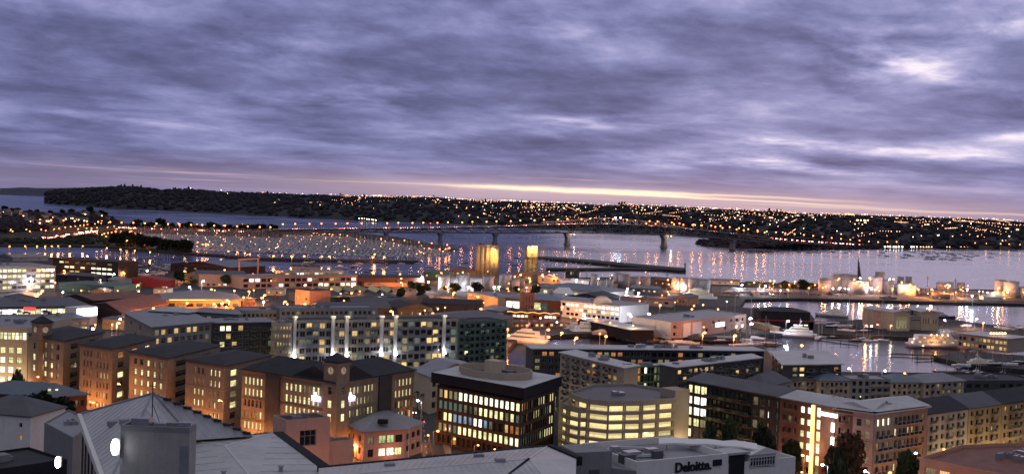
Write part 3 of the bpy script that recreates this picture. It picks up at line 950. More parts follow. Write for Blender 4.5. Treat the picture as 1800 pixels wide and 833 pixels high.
def along(pts, t):
    L = [(pts[i + 1] - pts[i]).length for i in range(len(pts) - 1)]; d = t * sum(L)
    for i, l in enumerate(L):
        if d <= l or i == len(L) - 1:
            u = (pts[i + 1] - pts[i]).normalized(); return pts[i] + u * d, u
        d -= l
for i in range(90):
    t = random.random() ** .8 * .72 + .26; p, u = along(mw, min(.99, t)); s_ = random.choice((-8, -6, -5, -3, 5)); nn = Vector((-u.y, u.x, 0))
    q_ = p + nn * s_; a = math.atan2(u.y, u.x) + (0 if s_ < 0 else math.pi)
    far_car(q_.x, q_.y, 2.26, a, 'car in the stream of lights on the motorway along the left shore', 'cars on the shore motorway')
for (px, py) in [(9, 388), (18, 403), (23, 406), (47, 403), (54, 406), (74, 403), (80, 404.5), (94, 402), (105, 401), (115, 399), (123, 398), (132, 397), (140, 396), (147, 395), (155, 394), (167, 393), (179, 392), (179, 388), (192, 391), (200, 397),
                 (136, 402), (151, 401), (160, 401), (171, 400), (189, 399), (205, 402), (172, 409), (178, 412), (185, 410), (191, 409), (196, 408), (202, 407), (204, 406), (229, 401), (232, 406), (214, 418), (229, 421), (238, 422), (201, 417), (188, 415), (222, 422),
                 (149, 386), (227, 407), (238, 410)]:
    lampp(px, py, h=10, kind='lamp_amber_far', r=1.0, power=(3000 if (px * 7) % 3 < 2 else 0), label='amber road lamp over the shore motorway at the far left', group='motorway lamps', lrad=1.0)
for px in [16, 46, 65, 79, 92, 104, 121, 144, 186, 213, 236, 263]:  # added lamps: their streaks stand in for mirrored motorway lamps
    lampp(px, 432 + max(0, (px - 150) * .09), h=6, kind='lamp_amber_far', r=.9, power=5500, label='amber lamp added on the quay for its streak in the still inlet', group='quay lamps added for streaks in the inlet', lrad=.9)
for (px, py) in [(256, 424), (263, 424), (280, 424), (305, 425), (324, 426), (329, 426), (346, 425), (356, 429), (361, 428), (366, 429), (391, 430), (403, 441), (419, 442.5), (430, 444), (441, 446)]:
    lampp(px, py, h=9, kind='lamp_amber_far', r=1.0, power=5000, label='amber lamp along the tree-lined breakwater road of the marina', group='breakwater lamps', lrad=1.0)
for (px, py) in [(479, 449), (513, 449.5), (536, 449.5), (564, 450), (581, 450), (654, 451), (674, 451), (658, 446)]:
    lampp(px, py, h=9, ground=3.0, kind='lamp_amber_far', r=1.25, power=10000, label='amber lamp on the long thin breakwater in front of the marina', group='outer breakwater lamps', lrad=1.2)
for (px, py) in [(253, 391), (262, 394), (272, 397), (283, 396), (284, 402), (291, 396), (313, 392), (317, 397), (340, 396), (346, 394), (353, 404), (367, 397), (372, 395), (382, 409), (392, 396), (399, 395), (403, 404), (419, 397), (425, 394),
                 (458, 405), (506, 408), (534, 408), (551, 409.5), (558, 409), (571, 410.5), (578, 411), (585, 412), (597, 412), (610, 414), (669, 419), (690, 421), (712, 422), (735, 425), (760, 427), (785, 429.5), (791, 435), (782, 437), (772, 437), (753, 436)]:
    lampp(px, py, h=9, kind='lamp_amber_far', r=1.0, power=(2500 if px > 640 else 0), label='amber lamp on the shore road beyond the marina', group='lamps beyond the marina', lrad=1.0)
# row of lamps along the right approach and the far motorway
p0, p1 = None, None
for i in range(28):
    px = 1136 + i * 16.3; py = 392 + max(0, (px - 1136)) * .098 if px < 1560 else 434
    py = lerp_table([(1136, 393), (1200, 395), (1265, 397), (1350, 407), (1420, 413.5), (1480, 420), (1540, 425.5), (1580, 425)], px)
    Y = lerp_table([(1136, 2560), (1290, 2620), (1400, 2700), (1560, 3100)], px)
    p = atd(px, py, Y)
    far_lamp((p.x, p.y, p.z - 11), 'lamp_amber_far', 1.45, 11, 'amber lamp in the row running down from the right end of the bridge', 'lamps down the right approach', cat='bridge lamp', power=2600)
mw2 = [atd(px, py, Y) for px, py, Y in [(1290, 411.5, 2615), (1350, 419, 2680), (1420, 425, 2780), (1480, 429, 2900), (1535, 431.8, 3080), (1580, 434, 3300), (1640, 434.5, 3420), (1720, 435, 3500), (1830, 439, 3560)]]
mb = MB()
for a, b in zip(mw2, mw2[1:]):
    u = (b - a).normalized(); n_ = Vector((-u.y, u.x, 0)) * 9
    mb.loft([[a - n_ * 1.5 - Vector((0, 0, 6)), a - n_, a + n_, a + n_ * 1.5 - Vector((0, 0, 6))], [b - n_ * 1.5 - Vector((0, 0, 6)), b - n_, b + n_, b + n_ * 1.5 - Vector((0, 0, 6))]], 0, caps=False)
tag(mb.build('approach_road', 'asphalt'), kind='structure')
for i in range(66):
    t = i / 66; p, u = along(mw2, .03 + .82 * t + random.uniform(-.003, .003)); n_ = Vector((-u.y, u.x, 0))
    o = far_car(*(p + n_ * random.choice((-5, -2)) + Vector((0, 0, .3))), math.atan2(-u.y, -u.x), 'car with bright headlights on the road down from the bridge to the far shore', 'cars on the far approach road')
    if t > .45: o.scale = (2.0, 2.0, 2.0) if False else (1, 1, 1)
for i in range(34):
    px = 1555 + i * 5.2 + random.uniform(-1, 1); p = at(px, 434.0 + (px - 1555) * .004, 5)
    far_lamp((p.x, p.y, .5), 'lamp_white_far' if i < 12 else 'lamp_warm_far', 1.9 if i < 10 else 1.3, 5, 'low light in the bright strip along the far right waterfront', 'lights along the far right waterfront', 'light')
for px, py, kd, rd in [(1554, 421, 'a', 1.5), (1563, 421, 'a', 1.7), (1580, 421, 'a', 1.7), (1598, 423, 'a', 1.9), (1620, 423, 'a', 1.7), (1638, 424, 'w', 2.6), (1661, 424.5, 'w', 2.4), (1686, 424, 'a', 1.7), (1704, 427, 'a', 1.7), (1714, 427, 'a', 1.7), (1724, 427, 'a', 1.7), (1734, 428, 'a', 1.5), (1759, 428.5, 'a', 1.8), (1774, 429, 'a', 1.7), (1793, 430, 'a', 1.6)]:
    p = at(px, py, 16)
    far_lamp((p.x, p.y, 1), 'lamp_white' if kd == 'w' else 'lamp_amber_far', rd * .8, 15, 'tall lamp beside the far right waterfront road', 'tall lamps at the far right waterfront', power=(2500 if kd == 'a' else 7000), lk='white' if kd == 'w' else 'amber')

# ---------------------------------------------------------------- boats of the marina
def boat_mb(m_, L=9.0, mast=True, ox=0, oy=0, rz=0, hull=0, z0=0.0, ms=1.0):
    co, si = math.cos(rz), math.sin(rz)
    def T(x, y, z): return (ox + x * co - y * si, oy + x * si + y * co, z0 + z)
    B = L * .3
    rings = []
    for x, w, zt in ((-.5, .72, .85), (-.2, 1.0, .85), (.15, .92, .95), (.38, .5, 1.1), (.5, .04, 1.25)):
        rings.append([T(x * L, -w * B / 2, zt), T(x * L * .96, -w * B * .32, -.2), T(x * L * .96, w * B * .32, -.2), T(x * L, w * B / 2, zt)])
    m_.loft(rings, hull)
    ca = [T(-.22 * L, -B * .28, .9), T(.2 * L, -B * .2, .95), T(.2 * L, B * .2, .95), T(-.22 * L, B * .28, .9)]
    cb = [T(-.2 * L, -B * .24, 1.5), T(.12 * L, -B * .16, 1.4), T(.12 * L, B * .16, 1.4), T(-.2 * L, B * .24, 1.5)]
    m_.loft([ca, cb], 1)
    if mast:
        m_.bar(T(.05 * L, 0, 1), T(.05 * L, 0, L * 1.25), .09 * ms, 4, 2, .06 * ms)
        m_.bar(T(.05 * L, 0, 2.1), T(-.4 * L, 0, 2.1), .16 * ms, 5, 3)
BOATS = []
for L, hull in ((8.5, 'hull_white'), (10.5, 'hull_white'), (9.0, 'hull_dark'), (12, 'hull_white')):
    m_ = MB(); boat_mb(m_, L, True, ms=1.3); BOATS.append(m_.mesh('sailing_boat', [hull, 'white_paint', 'metal', 'hull_dark']))
m_ = MB(); boat_mb(m_, 9, False); m_.box((-1, 0, 1.5), (2.6, 1.9, 1.1), 0, 1); MOTOR = m_.mesh('motor_boat', ['hull_white', 'white_paint', 'metal', 'hull_dark'])
def boat(x, y, a, label, group, k=None, s=1.0):
    me = random.choice(BOATS) if k is None else k
    nm = 'motor_boat' if me is MOTOR else 'sailing_boat'
    o = bpy.data.objects.new(nm, me); C.objects.link(o); o.location = (x, y, 0); o.rotation_euler = (0, 0, a); o.scale = (s, s, s)
    lk_ = {MOTOR: 'white motor', BOATS[0]: 'small white sailing', BOATS[1]: 'white sailing', BOATS[2]: 'dark hulled sailing', BOATS[3]: 'large white sailing'}[me]
    return tag(o, lk_ + ' ' + label, 'boat', lk_ + ' ' + group)
mar_low = [(250, 431), (330, 440), (400, 445), (450, 449), (560, 452), (730, 455), (790, 447)]
mar_high = [(215, 408), (260, 407), (470, 412), (610, 417), (690, 426), (790, 442)]
rest = MB(); indiv = 0; pont = MB(); dots = 0
rows = []
Y = 1690.0
while Y < 2500:
    rows.append(Y); Y += 30
nbp = 0
for ri, Y in enumerate(rows):
    xs_ = []
    X = -900
    while X < 60:
        px, py = topix((X, Y, 0))
        if 212 < px < 800 and lerp_table(mar_high, px) < py < lerp_table(mar_low, px): xs_.append(X)
        X += random.uniform(5.2, 8.5)
    if len(xs_) < 3: continue
    pont.prism([(xs_[0], Y - 1.2), (xs_[-1], Y - 1.2), (xs_[-1], Y + 1.2), (xs_[0], Y + 1.2)], -.2, .6)
    for j, X in enumerate(xs_):
        for sgn in (-1, 1):
            if random.random() < .12: continue
            yy = Y + sgn * (7.5 + random.uniform(-2.5, 2.5)) + 7 * math.sin(X * .013); a = math.pi / 2 * sgn + random.uniform(-.03, .03)
            if indiv < 90 and ri < 2:
                boat(X, yy, a, 'moored boat in the packed front rows of the marina', 'boats in the marina front rows', random.choice(BOATS + [MOTOR])); indiv += 1
            else:
                boat_mb(rest, random.uniform(8, 12), random.random() < .8, X, yy, a, 0 if random.random() < .85 else 3, ms=1.6)
        if j % 15 == (ri * 5) % 15:
            p = (X, Y, .5)
            far_lamp(p, 'lamp_warm_far', .6, 4, 'small pale lamp on a marina pontoon', 'pontoon lamps of the marina', 'pontoon lamp'); nbp += 1
o = rest.build('marina_boats', ['hull_white', 'white_paint', 'metal', 'hull_dark'])
tag(o, 'hundreds of moored boats and masts packed in the far marina', 'boats', None, 'stuff')
tag(pont.build('pontoons', 'concrete'), 'pale floating pontoons between the marina boats', 'pontoon', None, 'structure')
mr = random.Random(4)
for i in range(52):
    px = mr.uniform(520, 960); py = mr.uniform(459, 479) if px < 840 else mr.uniform(452, 468)
    p = at(px, py, 0); boat(p.x, p.y, mr.uniform(-.5, .4), 'boat on a mooring in the open water behind the silos', 'moored boats behind the silos', None, .95)
for i in range(30):
    px = mr.uniform(940, 1090); py = lerp_table([(940, 455), (1090, 467)], px) + mr.uniform(-2, 5)
    p = at(px, min(py, 469), 0); boat(p.x, p.y, mr.choice((1.57, -1.57)), 'boat moored inside the right breakwater', 'boats inside the right breakwater')
for i in range(62):
    px = mr.gauss(1655, 52); py = 443.5 + mr.random() ** 1.3 * 14 + (px - 1650) * .02
    if i < 12: px, py = mr.uniform(1390, 1560), mr.uniform(441.5, 445)
    if px > 1795 or px < 1380: continue
    p = at(px, py, 0); boat(p.x, p.y, mr.uniform(-.6, .3), 'small boat anchored off the far right shore', 'boats anchored off the far right shore', None, 1.25)
# marker at the tip of the right breakwater
t = thing('beacon_post', 'thin dark beacon post at the tip of the right breakwater', 'beacon', at(1204, 472.5, 3.5))
m_ = MB(); m_.cyl(tuple(t.location), .9, 6.5, 8); m_.build('post', 'dark_metal', t)
m_ = MB(); m_.cyl(tuple(t.location + Vector((0, 0, 6.5))), 1.3, 1.0, 8); m_.build('platform', 'dark_metal', t)
# trees on the strips around the marina
for i in range(46):
    px = 196 + i * 3.0; p = at(px, lerp_table([(180, 430.5), (215, 433.5), (262, 437.5), (335, 444.5)], px) - .7, 2.2)
    tree(p.x, p.y, 2.2, random.choice((0, 1, 3)), random.uniform(.9, 1.5), 'dark tree in the row along the inlet breakwater', 'trees along the inlet breakwater')
for i in range(60):
    px = 232 + i * 4.2 + random.uniform(-2, 2); p = at(px, lerp_table([(232, 403), (480, 407)], px), 2.2)
    tree(p.x, p.y, 2.2, random.choice((0, 1, 3)), random.uniform(.7, 1.3), 'dark tree on the strip beyond the marina', 'trees beyond the marina')
for px, py, s in [(243, 398, 1.3), (282, 398, 1.5), (287, 398, 1.2), (478, 405, 1.0), (484, 405, 1.1)]:
    p = at(px, py, 6); tree(p.x, p.y, 2.2, 3, s, 'tall bushy dark tree standing by the bridge approach', 'tall trees at the bridge approach')
# ================================================================ building kit
PAL = {'d': 'glass_dark', 'w': 'room_warm', 'g': 'room_office', 'b': 'room_bright', 'W': 'room_white', 'o': 'room_orange', 'n': 'room_dim',
       'u': 'room_blue', 't': 'room_teal', 'p': 'room_parking', 'G': 'glass_green', 'B': 'glass_blue', 'e': 'room_green'}
WM = {}
def win_mesh(key, style, frame):
    k = (key, style, frame)
    if k in WM: return WM[k]
    m_ = MB()
    m_.face([(-.5, .06, -.5), (.5, .06, -.5), (.5, .06, .5), (-.5, .06, .5)], 0)
    def bx(x0, x1, z0, z1):
        y0, y1 = -.02, .058
        m_.prism([(x0, y0), (x1, y0), (x1, y1), (x0, y1)], z0, z1, 1)
    f = .05
    bx(-.5, -.5 + f, -.5, .5); bx(.5 - f, .5, -.5, .5); bx(-.5 + f, .5 - f, -.5, -.5 + f * .8); bx(-.5 + f, .5 - f, .5 - f * .8, .5)
    if style == 'sash':
        bx(-.5 + f, .5 - f, .12, .16)
    elif style == 'pair':
        bx(-.025, .025, -.46, .46)
    elif style == 'wide':
        for x in (-.25, 0, .25): bx(x - .012, x + .012, -.46, .46)
    elif style == 'grid':
        for x in (-.17, .17): bx(x - .015, x + .015, -.46, .46)
        bx(-.45, .45, .1, .14)
    WM[k] = m_.mesh('window', [PAL[key], frame])
    return WM[k]

_bu = MB(); _bu.box((0, -.5, 0), (1, 1, .14)); 
for x in (-.48, .48): _bu.box((x, -.97, .14), (.03, .04, .86))
_bu.box((0, -.97, .93), (1, .05, .07)); _bu.box((0, -.97, .14), (1, .02, .7), 0, 1)
BALC = {}
def balc_mesh(slabm, railm):
    k = (slabm, railm)
    if k not in BALC: BALC[k] = _bu.mesh('balcony', [slabm, railm])
    return BALC[k]

def wall_face(mb, A, B, z0, z1, ops, depth=.28, m=0, mr=None):
    """one wall from A to B (outside on its right-hand side) with real openings and reveals"""
    A, B = Vector(A[:2]), Vector(B[:2]); L = (B - A).length; t = (B - A) / L; n = Vector((t.y, -t.x))
    mr = m if mr is None else mr
    def P(u, z, d=0): q_ = A + t * u - n * d; return (q_.x, q_.y, z)
    if not ops:
        mb.face([P(0, z0), P(L, z0), P(L, z1), P(0, z1)], m); return
    rows = {}
    for o in ops: rows.setdefault((o[2], o[3]), []).append(o)
    zc = z0
    for (v0, v1) in sorted(rows):
        if v0 > zc + 1e-4: mb.face([P(0, zc), P(L, zc), P(L, v0), P(0, v0)], m)
        uc = 0
        for o in sorted(rows[(v0, v1)]):
            if o[0] > uc: mb.face([P(uc, v0), P(o[0], v0), P(o[0], v1), P(uc, v1)], m)
            u0, u1 = o[0], o[1]
            mb.face([P(u0, v0), P(u0, v0, depth), P(u0, v1, depth), P(u0, v1)], mr)
            mb.face([P(u1, v0, depth), P(u1, v0), P(u1, v1), P(u1, v1, depth)], mr)
            mb.face([P(u0, v0), P(u1, v0), P(u1, v0, depth), P(u0, v0, depth)], mr)
            mb.face([P(u0, v1, depth), P(u1, v1, depth), P(u1, v1), P(u0, v1)], mr)
            uc = u1
        if uc < L: mb.face([P(uc, v0), P(L, v0), P(L, v1), P(uc, v1)], m)
        zc = v1
    if zc < z1: mb.face([P(0, zc), P(L, zc), P(L, z1), P(0, z1)], m)

def inset(poly, d):
    out = []; n = len(poly)
    for i in range(n):
        p0, p1, p2 = Vector(poly[i - 1][:2]), Vector(poly[i][:2]), Vector(poly[(i + 1) % n][:2])
        a = (p1 - p0).normalized(); b = (p2 - p1).normalized()
        na, nb = Vector((-a.y, a.x)), Vector((-b.y, b.x))
        k = 1 + na.dot(nb)
        v = (na + nb) / max(k, .35)
        q_ = p1 + v * d; out.append((q_.x, q_.y))
    return out

def spec(cols, rows, ww=.55, wh=.55, zt=.8, zb=.6, ml=.6, mr=.6, pat=None, mix='dddw', style='pair', frame='frame_dark', balc=None, bd=1.3, depth=.42, rail='glass_dark', slab='concrete', first=0):
    return dict(locals())

def building(name, label, cat, poly, z1, z0=2.2, wall='grey_wall', specs=None, roof='flat', roof_mat='roof_grey', parapet=.7, ridge=3.0, over=.5,
             group=None, seed=1, bands=0, band_mat='band_stone', inset_roof=.0, gable_axis=None, hip=.5, plant=2, reveal=None, walls_m=None):
    rnd = random.Random(seed)
    poly = [tuple(p[:2]) for p in poly]
    cx = sum(p[0] for p in poly) / len(poly); cy = sum(p[1] for p in poly) / len(poly)
    root = thing(name, label, cat, (cx, cy, z0), group)
    off = Vector((cx, cy, z0))
    n = len(poly); specs = specs or {}
    mb = MB(); wins = []
    mats = [wall] + ([reveal] if reveal else []); wm_extra = {}
    if walls_m:
        for k, v in walls_m.items():
            if v not in mats: mats.append(v)
            wm_extra[k] = mats.index(v)
    bandmb = MB()
    for i in range(n):
        A, B = poly[i], poly[(i + 1) % n]
        sp = specs.get(i); ops = []
        L = math.hypot(B[0] - A[0], B[1] - A[1])
        t = ((B[0] - A[0]) / L, (B[1] - A[1]) / L); nn = (t[1], -t[0])
        if sp:
            for s_ in (sp if isinstance(sp, list) else [sp]):
                zt_, zb_ = z1 - s_['zt'], z0 + s_['zb']
                fh = (zt_ - zb_) / s_['rows']; u0 = s_['ml']; bw = (L - s_['ml'] - s_['mr']) / s_['cols']
                for r in range(s_['rows']):
                    row = s_['pat'][r % len(s_['pat'])] if s_['pat'] else None
                    zc = zt_ - (r + .5) * fh; h = fh * s_['wh']
                    for c in range(s_['cols']):
                        ch = row[c % len(row)] if row else rnd.choice(s_['mix'])
                        if ch == '.': continue
                        uc = u0 + (c + .5) * bw; w = bw * s_['ww']
                        ops.append((uc - w / 2, uc + w / 2, zc - h / 2, zc + h / 2))
                        wins.append((A[0] + t[0] * uc - nn[0] * (s_['depth'] - .02), A[1] + t[1] * uc - nn[1] * (s_['depth'] - .02), zc, w, h, math.atan2(t[1], t[0]), ch, s_))
                        if s_['balc'] and c in s_['balc'] and r >= s_['first']:
                            o = bpy.data.objects.new('balcony', balc_mesh(s_['slab'], s_['rail'])); C.objects.link(o); o.parent = root
                            o.location = Vector((A[0] + t[0] * uc + nn[0] * .02, A[1] + t[1] * uc + nn[1] * .02, zc - h / 2 - .2)) - off
                            o.rotation_euler = (0, 0, math.atan2(t[1], t[0])); o.scale = (bw * .92, s_['bd'], 1.15)
                if bands:
                    for r in range(0, s_['rows'] + 1, bands):
                        z = zt_ - r * fh
                        a_ = (A[0] + nn[0] * .05, A[1] + nn[1] * .05); b_ = (B[0] + nn[0] * .05, B[1] + nn[1] * .05)
                        bandmb.prism([(a_[0] + t[0] * .02, a_[1] + t[1] * .02), (a_[0] + nn[0] * .12, a_[1] + nn[1] * .12), (b_[0] + nn[0] * .12, b_[1] + nn[1] * .12), (b_[0] - t[0] * .02, b_[1] - t[1] * .02)], z - .17, z + .17)
        dd_ = (sp[0] if isinstance(sp, list) else sp)['depth'] if sp else .28
        cuts = [0.0]
        if isinstance(sp, list) and len(sp) > 1:
            rng = sorted((s_['ml'], L - s_['mr']) for s_ in sp)
            if all(rng[k][1] <= rng[k + 1][0] + .01 for k in range(len(rng) - 1)): cuts += [(rng[k][1] + rng[k + 1][0]) / 2 for k in range(len(rng) - 1)]
        cuts.append(L)
        for c0_, c1_ in zip(cuts, cuts[1:]):
            sub = [(max(0, o[0] - c0_), min(o[1] - c0_, c1_ - c0_), o[2], o[3]) for o in ops if c0_ - .01 <= (o[0] + o[1]) / 2 <= c1_ + .01]
            wall_face(mb, (A[0] + t[0] * c0_, A[1] + t[1] * c0_), (A[0] + t[0] * c1_, A[1] + t[1] * c1_), z0, z1, sub, dd_, wm_extra.get(i, 0), 1 if reveal else None)
    if roof == 'flat' and parapet > 0:
        inn = inset(poly, .35)
        for i in range(n):
            j = (i + 1) % n
            mb.face([(*poly[i], z1), (*poly[j], z1), (*inn[j], z1), (*inn[i], z1)])
            mb.face([(*inn[j], z1 - parapet), (*inn[i], z1 - parapet), (*inn[i], z1), (*inn[j], z1)])
    mb.build('wall', mats, root, off)
    if bandmb.f: bandmb.build('cornice', band_mat, root, off)
    # roof
    rm = MB()
    if roof == 'flat':
        pp = inset(poly, .352) if parapet > 0 else inset(poly, -over)
        if parapet > 0: rm.prism(pp, z1 - parapet - .3, z1 - parapet)
        else: rm.prism(pp, z1 + .003, z1 + .35)
        rf = rm.build('roof', roof_mat, root, off)
    else:
        ev = inset(poly, -over); ze = z1 + .003
        if n == 4:
            l01 = math.hypot(poly[1][0] - poly[0][0], poly[1][1] - poly[0][1]); l12 = math.hypot(poly[2][0] - poly[1][0], poly[2][1] - poly[1][1])
            ax = gable_axis if gable_axis is not None else (0 if l01 >= l12 else 1)
            e = [Vector((*p, ze)) for p in ev]
            if ax == 0: m1, m2, o_ = (e[0] + e[3]) / 2, (e[1] + e[2]) / 2, [0, 1, 2, 3]
            else: m1, m2, o_ = (e[1] + e[0]) / 2, (e[2] + e[3]) / 2, [1, 2, 3, 0]
            inn = hip * min(l01, l12) * (1 if roof == 'hip' else 0)
            d = (m2 - m1).normalized()
            r1, r2 = m1 + d * inn, m2 - d * inn
            r1.z = r2.z = ze + ridge
            a, b, c_, d_ = (e[o_[0]], e[o_[1]], e[o_[2]], e[o_[3]])
            for f in ([a, b, r2, r1], [c_, d_, r1, r2]): rm.face(f)
            if roof == 'hip': rm.face([b, c_, r2]); rm.face([d_, a, r1])
            th = Vector((0, 0, .25))
            rm.face([d_ - th, c_ - th, b - th, a - th])
            for p_, q_ in ((a, b), (b, c_), (c_, d_), (d_, a)): rm.face([p_ - th, q_ - th, q_, p_])
            if roof == 'gable':
                gm = MB()
                w_ = [Vector((*p, z1)) for p in poly]
                w_ = [w_[k] for k in o_]
                sh = ridge * .93
                ma = (w_[0] + w_[3]) / 2 + Vector((0, 0, sh)); mb2 = (w_[1] + w_[2]) / 2 + Vector((0, 0, sh))
                gm.face([w_[3], w_[0], ma]); gm.face([w_[1], w_[2], mb2])
                gm.build('gable', wall, root, off)
        else:
            m0 = Vector((cx, cy, ze + ridge)); inn = [Vector((*p, ze + ridge)) for p in inset(poly, hip * 10)]
            e = [Vector((*p, ze)) for p in ev]
            for i in range(n):
                rm.face([e[i], e[(i + 1) % n], inn[(i + 1) % n], inn[i]])
            rm.face(inn)
            rm.face([p - Vector((0, 0, .25)) for p in reversed(e)])
            for i in range(n): rm.face([e[i] - Vector((0, 0, .25)), e[(i + 1) % n] - Vector((0, 0, .25)), e[(i + 1) % n], e[i]])
        rf = rm.build('roof', roof_mat, root, off)
    # plant and vents on flat roofs
    if plant and roof == 'flat':
        xs = [p[0] for p in poly]; ys = [p[1] for p in poly]
        zr = z1 - parapet if parapet > 0 else z1 + .35
        e0 = Vector(poly[1]) - Vector(poly[0]); ang = math.atan2(e0.y, e0.x)
        for k in range(plant):
            wts = [rnd.random() + .25 for _ in poly]; s_ = sum(wts)
            px_ = sum(w * p[0] for w, p in zip(wts, poly)) / s_; py_ = sum(w * p[1] for w, p in zip(wts, poly)) / s_
            um = MB(); a_, b_, c_ = rnd.uniform(1, 3.2), rnd.uniform(1, 2.4), rnd.uniform(.6, 1.6)
            um.box((px_, py_, zr), (a_, b_, c_), ang)
            if rnd.random() < .5: um.cyl((px_, py_, zr + c_), .35, .4, 8)
            um.build('roof_unit', rnd.choice(['metal', 'roof_mid', 'grey_wall']), root, off)
    # windows
    wins.sort(key=lambda w: w[0] ** 2 + w[1] ** 2)
    for (x, y, z, w, h, a, ch, s_) in wins[:100]:
        o = bpy.data.objects.new('window', win_mesh(ch, s_['style'], s_['frame'])); C.objects.link(o); o.parent = root
        o.location = Vector((x, y, z)) - off; o.rotation_euler = (0, 0, a); o.scale = (w, 1, h)
    if len(wins) > 100:
        m_ = MB(); mlist = []; 
        for (x, y, z, w, h, a, ch, s_) in wins[100:]:
            if PAL[ch] not in mlist: mlist.append(PAL[ch])
            co, si = math.cos(a), math.sin(a)
            m_.face([(x - co * w / 2, y - si * w / 2, z - h / 2), (x + co * w / 2, y + si * w / 2, z - h / 2), (x + co * w / 2, y + si * w / 2, z + h / 2), (x - co * w / 2, y - si * w / 2, z + h / 2)], mlist.index(PAL[ch]))
        o = m_.build('windows', mlist, root, off); o['kind'] = 'stuff'
    return root

def para(L, N, Rr, z):
    a, n_, r = at(*L, z), at(*N, z), at(*Rr, z)
    b = a + r - n_
    return [(p.x, p.y) for p in (a, n_, r, b)]
def face1(L, Rr, z, depth):
    a, r = at(*L, z), at(*Rr, z)
    t = (r - a).normalized(); n_ = Vector((-t.y, t.x, 0))
    if n_.y < 0: n_ = -n_
    return [(p.x, p.y) for p in (a, r, r + n_ * depth, a + n_ * depth)]
def zfrom(yt, yb, px, g=2.2):
    h = hor(px); return CAMZ - (CAMZ - g) * (yt - h) / (yb - h)

# ================================================================ near district: the brick offices with clock towers
ZB = 25.0
def brick_block(L, N, Rr, label, p0, p1, cols0, cols1, seed, wall='brick_tan', roof='hip', rows=6, ridge=1.7):
    a_, n_, r_ = at(*L, ZB), at(*N, ZB), at(*Rr, ZB); r_ = n_ + (r_ - n_) * 1.9; poly = [tuple(v.xy) for v in (a_, n_, r_, a_ + r_ - n_)]
    return building('brick_office', label, 'office', poly, ZB, wall=wall, bands=2, seed=seed,
                    specs={0: spec(cols0, rows, .46, .58, 1.3, .5, 1.6, 1.6, pat=p0, style='sash', frame='beige_wall'),
                           1: spec(cols1, rows, .46, .58, 1.3, .5, 1.4, 1.4, pat=p1, style='sash', frame='beige_wall')},
                    roof=roof, roof_mat='roof_dark', ridge=ridge, over=.7, group='brick office blocks with dark hipped roofs')
b1 = brick_block((50, 586), (112, 598), (150, 590), 'tan brick office block right of the left clock tower, five narrow windows per floor',
                 ['gdnnd', 'ggnnd', 'gnggn', 'nnggn', 'nnnnn', 'nnnnn'], ['dd', 'dd', 'dd', 'dd', 'dd', 'dd'], 5, 2, 1)
b2 = brick_block((141, 604), (198, 612), (240, 602), 'tan brick office block with a small parapet gable, three lit windows mid facade',
                 ['ddd.dooo', 'ddd.dddd', 'don.dggg', 'ddd.dddd', 'ddd.dggd', 'ddd.dggg'], ['ooo', 'ddd', 'gdd', 'ddd', 'ggg', 'wnd'], 8, 3, 2)
b3 = brick_block((228, 617), (294, 628), (345, 616), 'tan brick office block with rows of five tall lit windows above the grey pyramid roof',
                 ['ddgnn', 'ggggn', 'ggggg', 'ggwnn', 'nnnnn', 'ddddd'], ['dd', 'dd', 'dd', 'dd', 'dd', 'dd'], 5, 2, 3)
b4 = brick_block((327, 631), (395, 642), (440, 632), 'tan brick office block next to the large corner one, windows in groups of three',
                 ['.ndd.ggg', '.non.ggg', '.ggg.nnn', '.gbg.ngn', '.gnn.ggw', '.ggn.www'], ['ggg', 'ggg', 'nnn', 'ggw', 'ddd', 'ddd'], 8, 3, 4)
# the big corner block
c0, c1, c2 = at(426, 649, ZB), at(589, 673, ZB), at(728, 651, ZB)
L0 = (c1 - c0).length; L1 = (c2 - c1).length
def back_from(a, b, d):
    t = (b - a).normalized(); n_ = Vector((-t.y, t.x, 0)); return n_ * d
bk0, bk1 = back_from(c0, c1, 17), back_from(c1, c2, 17)
# inner corner of the L
t0, t1 = (c1 - c0).normalized(), (c2 - c1).normalized()
den = t0.x * t1.y - t0.y * t1.x
pA, pB = c0 + bk0, c1 + bk1
s_ = ((pB.x - pA.x) * t1.y - (pB.y - pA.y) * t1.x) / den
inner = pA + t0 * s_
polyL = [c0, c1, c2, c2 + bk1, inner, c0 + bk0]
root = building('brick_office', 'large red brick corner office block with a clock tower and two white signs beside it', 'office', polyL, ZB, wall='brick_tan', bands=2, seed=5,
                specs={0: [spec(5, 6, .58, .64, 1.5, .5, .02 * L0, .765 * L0, pat=['ggggg', 'ggggg', 'ddddd', 'norng'.replace('r', 'o'), 'ggggg', 'gnggg'], style='sash', frame='beige_wall'),
                           spec(8, 6, .58, .64, 1.5, .5, .47 * L0, .15 * L0, pat=['ggggnngg', 'gggggggg', 'gggggggg', 'ggggggnn', 'gngggngn', 'gngngngn'], style='sash', frame='beige_wall')],
                       1: [spec(7, 6, .5, .6, 1.5, .5, .17 * L1, .52 * L1, pat=['gggnggg', 'gngggnn', 'gngnngg', 'nngnndn', 'dnnndnd', 'ddddnnd'], style='sash', frame='beige_wall'),
                           spec(5, 6, .5, .6, 1.5, .5, .74 * L1, .02 * L1, pat=['ngggg', 'ggggg', 'dgngn', 'nggdg', 'ngnnn', 'dgngd'], style='sash', frame='beige_wall')]},
                roof='flat', parapet=0, over=.7, roof_mat='roof_dark', group='brick office blocks with dark hipped roofs')
